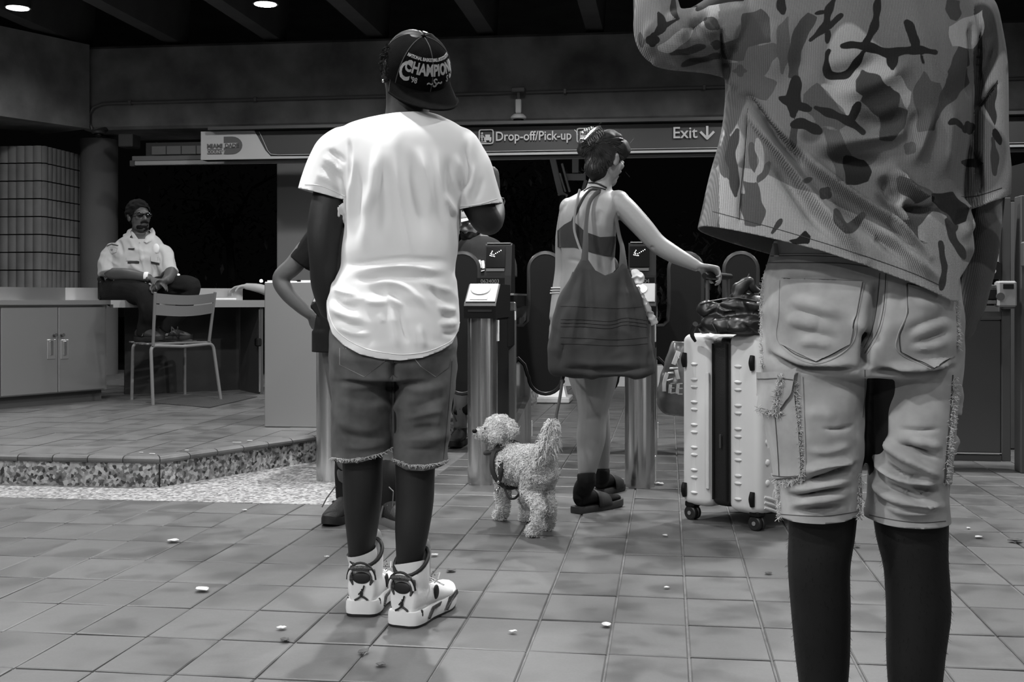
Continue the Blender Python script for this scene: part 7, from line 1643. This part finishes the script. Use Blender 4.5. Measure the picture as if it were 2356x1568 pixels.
axh = [(hpq(*e)-hpq(0, 0, 0)).normalized() for e in ((1, 0, 0), (0, 1, 0), (0, 0, 1))]; S = MB(); S.ell(hpq(0, -.018, .040), (.080, .100, .092), *axh); v_, q_ = fuse(S, .006, 1); v_ = crinkle(v_, q_, 5, 150, .003); bm = to_bm(v_, q_); cut_plane(bm, hpq(0, .05, .03), (axh[1]*.9-axh[2]*.55).normalized()); bm_obj(bm, 'hair', m_hairb, hp)
S = MB(); A = [[*Hp((l+r)/2, y), (r-l)/2*K5, t] for (y, l, r, t) in ((468, 800, 882, .075), (484, 768, 905, .105), (520, 745, 915, .115), (600, 742, 905, .12), (700, 738, 895, .125), (750, 735, 895, .125))]; Sx = spline(A, 4); hloft(S, Sx, 28, 2.0, 1.0)
S.limb([Hp(785, 508), Hp(738, 545), Hp(705, 585), Hp(690, 605)], [.05, .062, .056, .056], 4, 18); S.limb([Hp(885, 508), Hp(908, 550, .01), Hp(920, 600, .04)], [.05, .062, .058], 4, 18); V, Q = fuse(S, .006, 2); V = folds(V, Q, [([(740, 540), (715, 570), (705, 590)], 5, .006), ([(728, 545), (712, 562)], 4, -.006)]); V = crinkle(V, Q, 3, 40, .002); bm = to_bm(V, Q)
a, b = Hp(655, 590), Hp(690, 622); n_ = (b-a).cross(Vector((0, 1, 0))).normalized(); n_ = n_ if n_.x < 0 else -n_
cut_plane_in(bm, (a+b)/2+Vector((.0, 0, 0)), n_, lambda c: c.x < Hp(728, 0).x); bm_obj(bm, 'tshirt', m_blackcloth, hp, .003)
S = MB(); A = [[*Hp((l+r)/2, y), (r-l)/2*K5, t] for (y, l, r, t) in ((700, 735, 893, .125), (740, 725, 900, .135), (790, 720, 905, .13))]; Sx = spline(A, 4); hloft(S, Sx, 28, 2.0, 1.0)
for (l, r) in ((718, 812), (822, 912)): S.tube([Hp((l+r)/2, 760), Hp((l+r)/2, 800), Hp((l+r)/2, 830)], [(r-l)/2*K5]*3, 22, up=(0, 1, 0), rb=[.11]*3)
V, Q = fuse(S, .006, 2); bm = to_bm(V, Q); cut_plane(bm, Hp(800, 808), (0, 0, -1)); bm_obj(bm, 'shorts', m_blackcloth, hp, .003)
MB().box(Hp(740, 716, -.06), (.05, .015, .10), Vector((.8, 0, .6)), (0, 1, 0), Vector((-.6, 0, .8)), ch=.004).build('phone', m_blkp, hp)
m_shoeg = M('dark_sneaker_mesh', .012, .6, bump=.3, bscale=120)
def dark_shoe(foot, fdir, parent, mat=None, sole=None, s=1.0, lace=True, z=0.0):
    f = Vector((fdir[0], fdir[1], 0)).normalized(); x = f.cross(ZZ); o = Vector((foot.x, foot.y, z))-f*.07*s
    def q(a, b, c): return o+x*(a*s)+f*(b*s)+ZZ*(c*s)
    S = MB(); S.tube([q(0, 0, .05), q(0, .03, .06), q(0, .10, .062), q(0, .18, .050), q(0, .24, .040), q(0, .275, .032)], [.026*s, .038*s, .041*s, .045*s, .042*s, .018*s], 18, up=(0, 0, 1), rb=[.03*s, .045*s, .045*s, .032*s, .022*s, .012*s]); S.limb([q(0, .06, .06), q(0, .065, .12)], [.044*s, .046*s], 3, 14); v_, q_ = fuse(S, .005*s, 3); bm = to_bm(v_, q_); cut_plane(bm, q(0, 0, .105), (ZZ-f*.15).normalized()); sh = bm_obj(bm, 'sneaker', mat or m_shoeg, parent, .004); OFF[sh] = OFF[parent]
    fo = [(-.012, .02), (.0, .036), (.05, .043), (.11, .040), (.18, .048), (.23, .046), (.27, .030), (.285, .01)]; F2 = spline(fo, 3)
    def ol(k, zz): return [q(-w*k, b, zz+max(0, b-.2)**2*2) for b, w in F2]+[q(w*k, b, zz+max(0, b-.2)**2*2) for b, w in F2[::-1]]
    MB().loft([ol(.96, 0), ol(1, .008), ol(1, .026), ol(.93, .034)]).build('sole', sole or m_shoeb, sh, angle=50)
    if lace:
        for k in range(4): MB().tube([q(-.030, .10+.028*k, .098-.012*k), q(0, .106+.028*k, .108-.013*k), q(.030, .10+.028*k, .098-.012*k)], .0025*s, 5).build('lace', m_dgrey, sh)
        for sg in (-1, 1): MB().prism([q(sg*.043, .09, .04), q(sg*.040, .11, .085), q(sg*.042, .125, .085), q(sg*.045, .11, .04)], x*sg*.003*s).build('side_stripe', m_pipe, sh, smooth=False)
    return sh
MB().limb([Hp(803, 1060), Vector((fA.x, fA.y, .2)), Vector((fA.x, fA.y, .09))], [.062, .052, .046], 4, 16, cap=False).build('sock', m_blackcloth, hp); MB().limb([Hp(878, 1080), Vector((fB.x, fB.y, .2)), Vector((fB.x, fB.y, .09))], [.062, .052, .046], 4, 16, cap=False).build('sock', m_blackcloth, hp); dark_shoe(fA, (-.25, -.95), hp); dark_shoe(fB, (.55, -.83), hp, sole=M('sole_mid', srgb(90), .6))
mb = MB(); mb.tube([P(772, 1118, 5.15), P(752, 1145, 5.1), P(741, 1166, 5.08)], .003, 5); mb.build('loose_lace', m_dgrey, hp); mb = MB(); mb.tube([P(895, 1120, 5.05), P(905, 1130, 5.02), P(903, 1165, 5.0)], .003, 5); mb.build('loose_lace', m_dgrey, hp)

# ================================================================ bearded person beyond the gates
D6_ = 8.1; K6 = D6_/F
def Bm(px, py, dd=0.0): return P(px, py, D6_+dd)
bp_ = root('person', Vector((Bm(1090, 0).x, D6_, 0)), 'bearded person in a white cap and dark shirt beyond the gates', 'person')
S = MB(); S.limb([Bm(1095, 760), Bm(1098, 700), Bm(1102, 640), Bm(1106, 590), Bm(1106, 562), Bm(1100, 548)], [.13, .14, .14, .13, .09, .055], 5, 18, up=(0, 1, 0), rb=[.10, .11, .10, .09, .06, .05]); S.limb([Bm(1100, 565), Bm(1094, 540)], [.055, .058], 3, 14)
bq = head(S, Bm(1085, 513, -.03), (-.55, -.80, -.22), (-.15, -.1, .98), 1.03)
for sx_ in (-1, 1):
    S.limb([Bm(1106+sx_*46, 585), Bm(1106+sx_*60, 630), Bm(1106+sx_*55, 680, -.05), Bm(1106+sx_*25, 700, -.2)], [.045, .050, .044, .03], 5, 14); hand(S, Bm(1106+sx_*24, 701, -.21), (-sx_*.5, -.8, -.2), (0, 0, -1), sx_, .18)
g1 = G(1058, 1024); g2 = G(1110, 1030)
for g, px in ((g1, 1070), (g2, 1120)): S.limb([Bm(px, 780), Bm(px-4, 870), Vector((g.x, g.y+.05, .4)), Vector((g.x, g.y+.06, .1))], [.10, .075, .062, .045], 5, 14)
V, Q = fuse(S, .007, 4); vq_obj(V, Q, 'body', M('medium_skin', .16, .5, var=.1, scale=9), bp_); eyes(bq, bp_, 1.03)
m_shirt6 = M('charcoal_shirt', .008, .85, var=.2, scale=20)
S = MB(); A = [[*Bm((l+r)/2, y), (r-l)/2*K6, t] for (y, l, r, t) in ((543, 1078, 1122, .08), (551, 1062, 1142, .11), (562, 1052, 1156, .13), (585, 1045, 1165, .14), (640, 1045, 1158, .135), (700, 1042, 1150, .14), (760, 1040, 1150, .145))]; Sx = spline(A, 4); hloft(S, Sx, 26, 2.0, 1.0)
for sx_ in (-1, 1): S.limb([Bm(1106+sx_*45, 570), Bm(1106+sx_*56, 600), Bm(1106+sx_*62, 640)], [.07, .07, .068], 4, 16)
V, Q = fuse(S, .007, 2); V = crinkle(V, Q, 3, 30, .004); vq_obj(V, Q, 'shirt', m_shirt6, bp_); tK = bvh(V, Q)
mb = MB(); 
for x in (1102, 1110, 1118, 1126): drape_line(tK, [(x, 598+(x-1102)*.15), (x+3, 616+(x-1102)*.1)], .010, .002, 4, 6, mb, rb=.004)
drape_line(tK, [(1100, 626), (1114, 622), (1130, 618)], .012, .002, 4, 6, mb, rb=.004); mb.build('shirt_print', m_white, bp_)
S = MB(); S.ell(bq(0, .050, -.075), (.060, .050, .048)); S.ell(bq(0, .03, -.062), (.066, .05, .038)); v_, q_ = fuse(S, .006, 2); v_ = crinkle(v_, q_, 3, 150, .003); vq_obj(v_, q_, 'beard', m_hairb, bp_)
S = MB(); S.ell(bq(0, -.012, .055), (.082, .10, .075), *[(bq(*e)-bq(0, 0, 0)) for e in ((1, 0, 0), (0, 1, 0), (0, 0, 1))]); v_, q_ = fuse(S, .006, 1); bm = to_bm(v_, q_); cut_plane(bm, bq(0, 0, .045), -(bq(0, 0, 1)-bq(0, 0, 0))); cp_ = bm_obj(bm, 'cap', M('grey_cap', srgb(140), .8), bp_, .003); OFF[cp_] = OFF[bp_]
rows = [[bq(.072*math.sin(t)*(1+.05*j), .02+.075*math.cos(t)+.028*j*math.cos(t), .046-.004*j) for t in np.linspace(-1.3, 1.3, 15)] for j in range(4)]; MB().add(*sheet(rows)).build('brim', m_white, cp_).modifiers.new('t', 'SOLIDIFY').thickness = .005
S = MB()
for g in (g1, g2): S.limb([Vector((g.x, g.y+.05, .98)), Vector((g.x, g.y+.05, .6)), Vector((g.x, g.y+.06, .2))], [.10, .085, .06], 4, 16)
v_, q_ = fuse(S, .008, 2); vq_obj(crinkle(v_, q_, 3, 40, .004), q_, 'trousers', m_blackcloth, bp_)
for g in (g1, g2):
    dark_shoe(Vector((g.x, g.y+.04, 0)), (-.2, -.98), bp_, lace=False)
    MB().tube([Vector((g.x-.03, g.y-.02, .30)), Vector((g.x-.045, g.y-.03, .22)), Vector((g.x-.02, g.y-.03, .16))], .006, 5).build('drawcord', m_pipe, bp_)

# ================================================================ seated guard
D7_ = 9.85; K7 = D7_/F
def Gd(px, py, dd=0.0): return P(px, py, D7_+dd)
gd = root('person', Gd(280, 690), 'seated guard in sunglasses and pale uniform shirt with clasped hands', 'person')
S = MB(); A = [[*Gd((l+r)/2, y, dd), (r-l)/2*K7, t] for (y, l, r, t, dd) in ((536, 303, 345, .06, .0), (548, 280, 362, .10, .0), (570, 266, 372, .13, .0), (605, 262, 372, .14, .0), (640, 256, 368, .145, .0), (672, 248, 372, .15, .02), (686, 255, 365, .12, .02))]; Sx = spline(A, 4); hloft(S, Sx, 26, 2.0, 1.0)
S.limb([Gd(322, 550), Gd(323, 532), Gd(322, 520)], [.075, .068, .066], 3, 14)
gq = head(S, Gd(320, 500, -.02), (.66, -.74, .10), (-.05, .05, 1), 1.12, 1.0, 1.1)
S.limb([Gd(276, 585), Gd(256, 606, -.03), Gd(258, 628, -.08), Gd(300, 632, -.22), Gd(345, 640, -.30)], [.055, .058, .055, .050, .034], 5, 16); hand(S, Gd(347, 641, -.30), (.9, -.1, -.3), (.1, .2, -.95), -1, .20, (.3, .35, .4, .4))
S.limb([Gd(360, 588), Gd(381, 606, -.03), Gd(392, 625, -.10), Gd(388, 640, -.22), Gd(380, 645, -.30)], [.05, .056, .052, .046, .034], 5, 16); hand(S, Gd(379, 646, -.31), (-.7, -.3, -.5), (-.2, -.6, -.6), 1, .20, (.5, .55, .6, .6))
V, Q = fuse(S, .0065, 3); vq_obj(V, Q, 'body', m_skinb, gd)
m_uni = M('pale_uniform', .42, .85, var=.08, scale=8, bump=.05, bscale=200)
S = MB(); A = [[*Gd((l+r)/2, y, dd), (r-l)/2*K7, t] for (y, l, r, t, dd) in ((528, 303, 345, .075, .0), (540, 288, 358, .10, .0), (552, 272, 368, .13, .0), (575, 258, 377, .15, .0), (610, 255, 378, .165, .0), (645, 248, 376, .17, .0), (665, 240, 372, .17, .01), (680, 245, 368, .15, .02))]; Sx = spline(A, 4); hloft(S, Sx, 28, 2.2, 1.0)
S.limb([Gd(285, 578), Gd(264, 583), Gd(252, 606, -.03), Gd(252, 630, -.06)], [.06, .09, .09, .09], 4, 18); S.limb([Gd(355, 582), Gd(372, 585), Gd(383, 608, -.04), Gd(390, 630, -.08)], [.06, .082, .078, .075], 4, 18)
V, Q = fuse(S, .0065, 6)
V = folds(V, Q, [([(262, 545), (275, 560), (283, 590)], 4, -.014), ([(245, 590), (262, 605), (280, 612)], 4, .008), ([(320, 560), (328, 600), (335, 635)], 3, .010), ([(300, 600), (310, 615), (325, 622)], 4, .010), ([(290, 610), (300, 622), (318, 630)], 4, -.012), ([(345, 600), (355, 620), (350, 640)], 4, -.012), ([(355, 595), (366, 612), (366, 632)], 4, .010), ([(285, 628), (305, 640), (330, 645)], 4, .010), ([(365, 570), (372, 590), (370, 620)], 4, -.012)]); V = ridges(V, Q, 71, 26, .010); V = crinkle(V, Q, 4, 26, .004)
bm = to_bm(V, Q); cut_plane(bm, Gd(322, 536, -.05), Vector((.15, -.55, .82)))
cut_plane_in(bm, Gd(252, 638, -.06), Vector((-.02, -.15, -1)), lambda c: c.x < Gd(272, 0).x-.0 and c.y < D7_-.04 or c.x < Gd(246, 0).x)
bm_obj(bm, 'uniform_shirt', m_uni, gd, .004); tU = bvh(V, Q)
def patch(pts, mat, nm, off=.004):
    h = len(pts)//2; drape_patch(tU, pts[:h], pts[h:][::-1], 8, 8, off).build(nm, mat, gd)
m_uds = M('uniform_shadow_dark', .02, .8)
for pts in ([(300, 528, .06), (298, 536, -.02), (306, 548, -.09), (322, 560, -.13)], [(346, 530, .06), (349, 537, -.02), (344, 547, -.08), (334, 558, -.13)]): MB().limb([Gd(*q) for q in pts], [.030, .032, .034, .012], 4, 10, up=(0, 1, 0), rb=[.008]*4).build('collar', m_uni, gd)
patch([(296, 574), (310, 574), (310, 571), (296, 571)], m_uds, 'name_bar', .008)
for pts, nm in (([(293, 590), (293, 600), (322, 600), (322, 588)], 'pocket_flap'), ([(346, 588), (346, 600), (368, 606), (368, 592)], 'pocket_flap')): patch(pts, m_uni, nm, .012)
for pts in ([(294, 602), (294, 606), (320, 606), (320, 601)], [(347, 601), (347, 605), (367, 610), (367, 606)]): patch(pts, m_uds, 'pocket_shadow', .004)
c = drape(tU, 358, 572, .01)
if c is not None: MB().ell(c, (.028, .012, .040)).build('badge', m_white, gd)
mb = MB(); drape_line(tU, [(247, 566), (258, 562), (272, 565)], .012, .004, 3, 6, mb, rb=.004); mb.build('sleeve_tab', m_grey, gd)
mb = MB(); pts = [drape(tU, x, y, .006) for x, y in ((252, 570), (262, 568), (271, 571), (268, 580), (260, 583), (253, 579))]; pts = [p for p in pts if p is not None]
if len(pts) > 3: mb.prism(pts, (pts[1]-pts[0]).cross(pts[3]-pts[0]).normalized()*.003); mb.build('sleeve_patch', M('patch_grey', srgb(170), .8), gd, smooth=False)
c = drape(tU, 260, 574, .012)
if c is not None: MB().ell(c, (.010, .005, .008)).build('sleeve_emblem', m_grey, gd)
MB().lathe([(.040, -.018), (.043, 0), (.040, .018)], Gd(338, 637, -.285), 18, (0, 0, 1), (0, 1, 0), (.98, -.1, -.1)).build('wristband', m_white, gd)
for px in (299, 343): MB().limb([Gd(px-12, 540+abs(px-320)*.15, .0), Gd(px-3, 536+abs(px-320)*.15, -.02)], [.02, .018], 3, 8).build('epaulette', m_uni, gd)
# hair, beard, sunglasses
S = MB(); ax_ = [(gq(*e)-gq(0, 0, 0)).normalized() for e in ((1, 0, 0), (0, 1, 0), (0, 0, 1))]; S.ell(gq(0, -.018, .040), (.100, .120, .112), *ax_); v_, q_ = fuse(S, .006, 1); v_ = crinkle(v_, q_, 5, 150, .003); bm = to_bm(v_, q_); cut_plane(bm, gq(0, .055, .03), (ax_[1]*.9-ax_[2]*.62).normalized()); bm_obj(bm, 'hair', m_hairb, gd)
S = MB(); S.ell(gq(0, .048, -.080), (.052, .046, .036), *ax_); S.ell(gq(0, .020, -.066), (.066, .058, .036), *ax_); v_, q_ = fuse(S, .005, 2); v_ = crinkle(v_, q_, 5, 160, .0025); vq_obj(v_, q_, 'beard', m_hairb, gd); MB().limb([gq(-.03, .085, -.052), gq(0, .100, -.046), gq(.03, .085, -.052)], [.006, .009, .006], 4, 8).build('moustache', m_hairb, gd)
gl = MB()
for sg in (-1, 1): gl.ell(gq(sg*.034, .092, .006), (.030, .010, .020), *ax_)
gl.tube([gq(-.012, .100, .010), gq(.012, .100, .010)], .005, 6)
for sg in (-1, 1): gl.tube([gq(sg*.062, .080, .012), gq(sg*.080, .02, .010), gq(sg*.082, -.02, .006)], .004, 6)
gl.build('sunglasses', M('sunglass_black', .004, .1), gd)
# trousers and boots
S = MB(); S.limb([Gd(262, 672, .0), Gd(290, 668, -.12), Gd(330, 676, -.30), Gd(342, 700, -.34), Gd(338, 740, -.28), Gd(332, 772, -.25)], [.13, .115, .095, .085, .07, .06], 5, 18); S.limb([Gd(330, 680, .0), Gd(370, 664, -.10), Gd(425, 658, -.16), Gd(440, 668, -.17), Gd(415, 715, -.16), Gd(380, 760, -.15)], [.12, .10, .088, .078, .066, .055], 5, 18); S.ell(Gd(290, 680, .03), (.20, .15, .09))
V, Q = fuse(S, .008, 3); V = folds(V, Q, [([(380, 655), (410, 662), (430, 660)], 3, .008), ([(385, 668), (415, 672), (440, 668)], 3, -.008), ([(320, 690), (330, 720), (330, 750)], 4, .01)]); V = crinkle(V, Q, 6, 25, .006); vq_obj(V, Q, 'trousers', m_blackcloth, gd)
szt = sz+.02
s1 = dark_shoe(Gd(330, 770, -.25), (.6, -.35), gd, M('boot_dark', .03, .5), None, 1.05, True, szt); s2 = dark_shoe(Gd(376, 770, -.14), (.96, .1), gd, M('boot_dark', .03, .5), None, 1.08, True, szt)
a = Gd(392, 768, -.22); text_on('N', .09, a, Vector((1, 0, 0)), ZZ, .002).build('shoe_letter', m_dgrey, s2, smooth=False)
# holster and belt
MB().box(Gd(237, 668, -.02), (.06, .12, .17), ch=.02).build('holster', m_blkp, gd); MB().box(Gd(234, 648, -.03), (.05, .06, .10), (.9, 0, .3), (0, 1, 0), (-.3, 0, .9), ch=.015).build('holster_grip', m_blkp, gd)
# small papers in the guard's lap
MB().box(Gd(348, 657, -.32), (.05, .01, .035), (.9, 0, -.3), (0, 1, 0), (.3, 0, .9), ch=.003).build('key_tag', m_pale2, gd)

# ================================================================ hidden clerk: only a hand over the desk edge shows
ck = root('person', Vector((P(680, 0, 10.75).x, 10.75, PZ)), 'clerk\'s bare forearm and hand resting on the desk edge beside the kiosk', 'person')
S = MB()
def Ck(px, py, dd=0.0): return P(px, py, 10.62+dd)
S.limb([Ck(680, 700, .15), Ck(640, 680, .05), Ck(600, 664), Ck(565, 658)], [.06, .05, .042, .028], 5, 14); hand(S, Ck(564, 658), (-.92, -.1, -.2), (.1, -.3, -.95), 1, .19, (.35, .4, .5, .6), .5)
S.limb([Ck(700, 880, .2), Ck(700, 800, .2), Ck(695, 720, .2), Ck(690, 690, .2)], [.15, .15, .17, .08], 5, 16, up=(0, 1, 0), rb=[.11, .11, .11, .07]); ckq = head(S, Ck(688, 672, .12), (-.2, -.8, -.5), (0, -.4, .9), .85)
V, Q = fuse(S, .0065, 3); vq_obj(V, Q, 'body', m_skinl, ck); S = MB(); S.ell(ckq(0, -.02, .035), (.072, .088, .078)); v_, q_ = fuse(S, .006, 1); vq_obj(crinkle(v_, q_, 5, 150, .003), q_, 'hair', m_hairb, ck)
S = MB(); S.limb([Ck(700, 890, .2), Ck(700, 800, .2), Ck(695, 725, .2)], [.17, .165, .18], 5, 18, up=(0, 1, 0), rb=[.125]*3); v_, q_ = fuse(S, .008, 2); vq_obj(v_, q_, 'shirt', m_uni, ck)

# ================================================================ leaves and scraps on the tiles
m_dry = M('dry_leaf', srgb(190), .8, var=.25, scale=80); m_dry2 = M('dark_leaf', srgb(70), .8, var=.3, scale=80)
def scrap(px, py, s, label, mat, seed):
    rr = random.Random(seed); p = G(px, py); a = rr.uniform(0, 6.28); e = Vector((math.cos(a), math.sin(a), 0)); n = Vector((-e.y, e.x, 0)); rows = []
    for i in range(6):
        t = i/5.0; w = s*.42*math.sin(math.pi*min(.97, max(.04, t)))**.8; h = .003+s*.22*abs(t-.5)**1.5+rr.uniform(0, .003)
        rows.append([p+e*(s*(t-.5))+n*(w*k)+ZZ*(h+.35*abs(k)*w*rr.uniform(.6, 1)) for k in (-1, -.4, 0, .4, 1)])
    o = MB().add(*sheet(rows)).build('dry_leaf', mat, None, True, 60, label, 'leaf', 'dry leaves scattered on the floor', base=p)
    o.modifiers.new('t', 'SOLIDIFY').thickness = .0012
for k, (px, py, s, lab, mt) in enumerate(((398, 1247, .05, 'curled pale leaf on the tiles in front of the platform corner', m_dry), (465, 1360, .055, 'long flat pale leaf left of the white sneakers', m_dry), (1038, 1315, .04, 'greyish curled leaf right of the white sneakers', m_dry2), (648, 1448, .03, 'small pale scrap on the dark joint left of the sneakers', m_dry), (655, 1475, .03, 'dark scrap below the dark joint left of the sneakers', m_dry2), (1395, 1441, .035, 'thin pale leaf at the bottom centre of the floor', m_dry), (1517, 1115, .05, 'crumpled pale scrap at the foot of the right gate cabinet', m_dry), (1530, 1234, .025, 'tiny pale scrap in front of the suitcase\'s left wheel', m_dry), (1534, 1354, .02, 'tiny round pale speck below the suitcase', m_dry), (2252, 1238, .035, 'bright flat leaf right of the close person\'s knee', m_dry), (2335, 1247, .06, 'broad dark curled leaf at the right edge of the floor', m_dry2), (1972, 1259, .03, 'small dark leaf between the close person\'s legs', m_dry2), (1180, 1456, .025, 'small pale flake below the dog\'s tiles', m_dry), (836, 1503, .035, 'dull leaf below the left sneaker', m_dry2), (876, 1533, .03, 'dull leaf at the bottom edge below the sneakers', m_dry2), (1000, 1279, .03, 'small pale leaf just right of the right sneaker\'s tongue', m_dry), (752, 1283, .02, 'tiny pale chip on the dark joint left of the sneakers', m_dry), (563, 1176, .025, 'tiny pale chip on the far tiles before the terrazzo strip', m_dry), (1768, 1321, .03, 'small leaf left of the close person\'s shin', m_dry2), (2228, 1217, .02, 'tiny bright chip behind the close person\'s knee', m_dry))):
    scrap(px, py, s, lab, mt, 40+k)
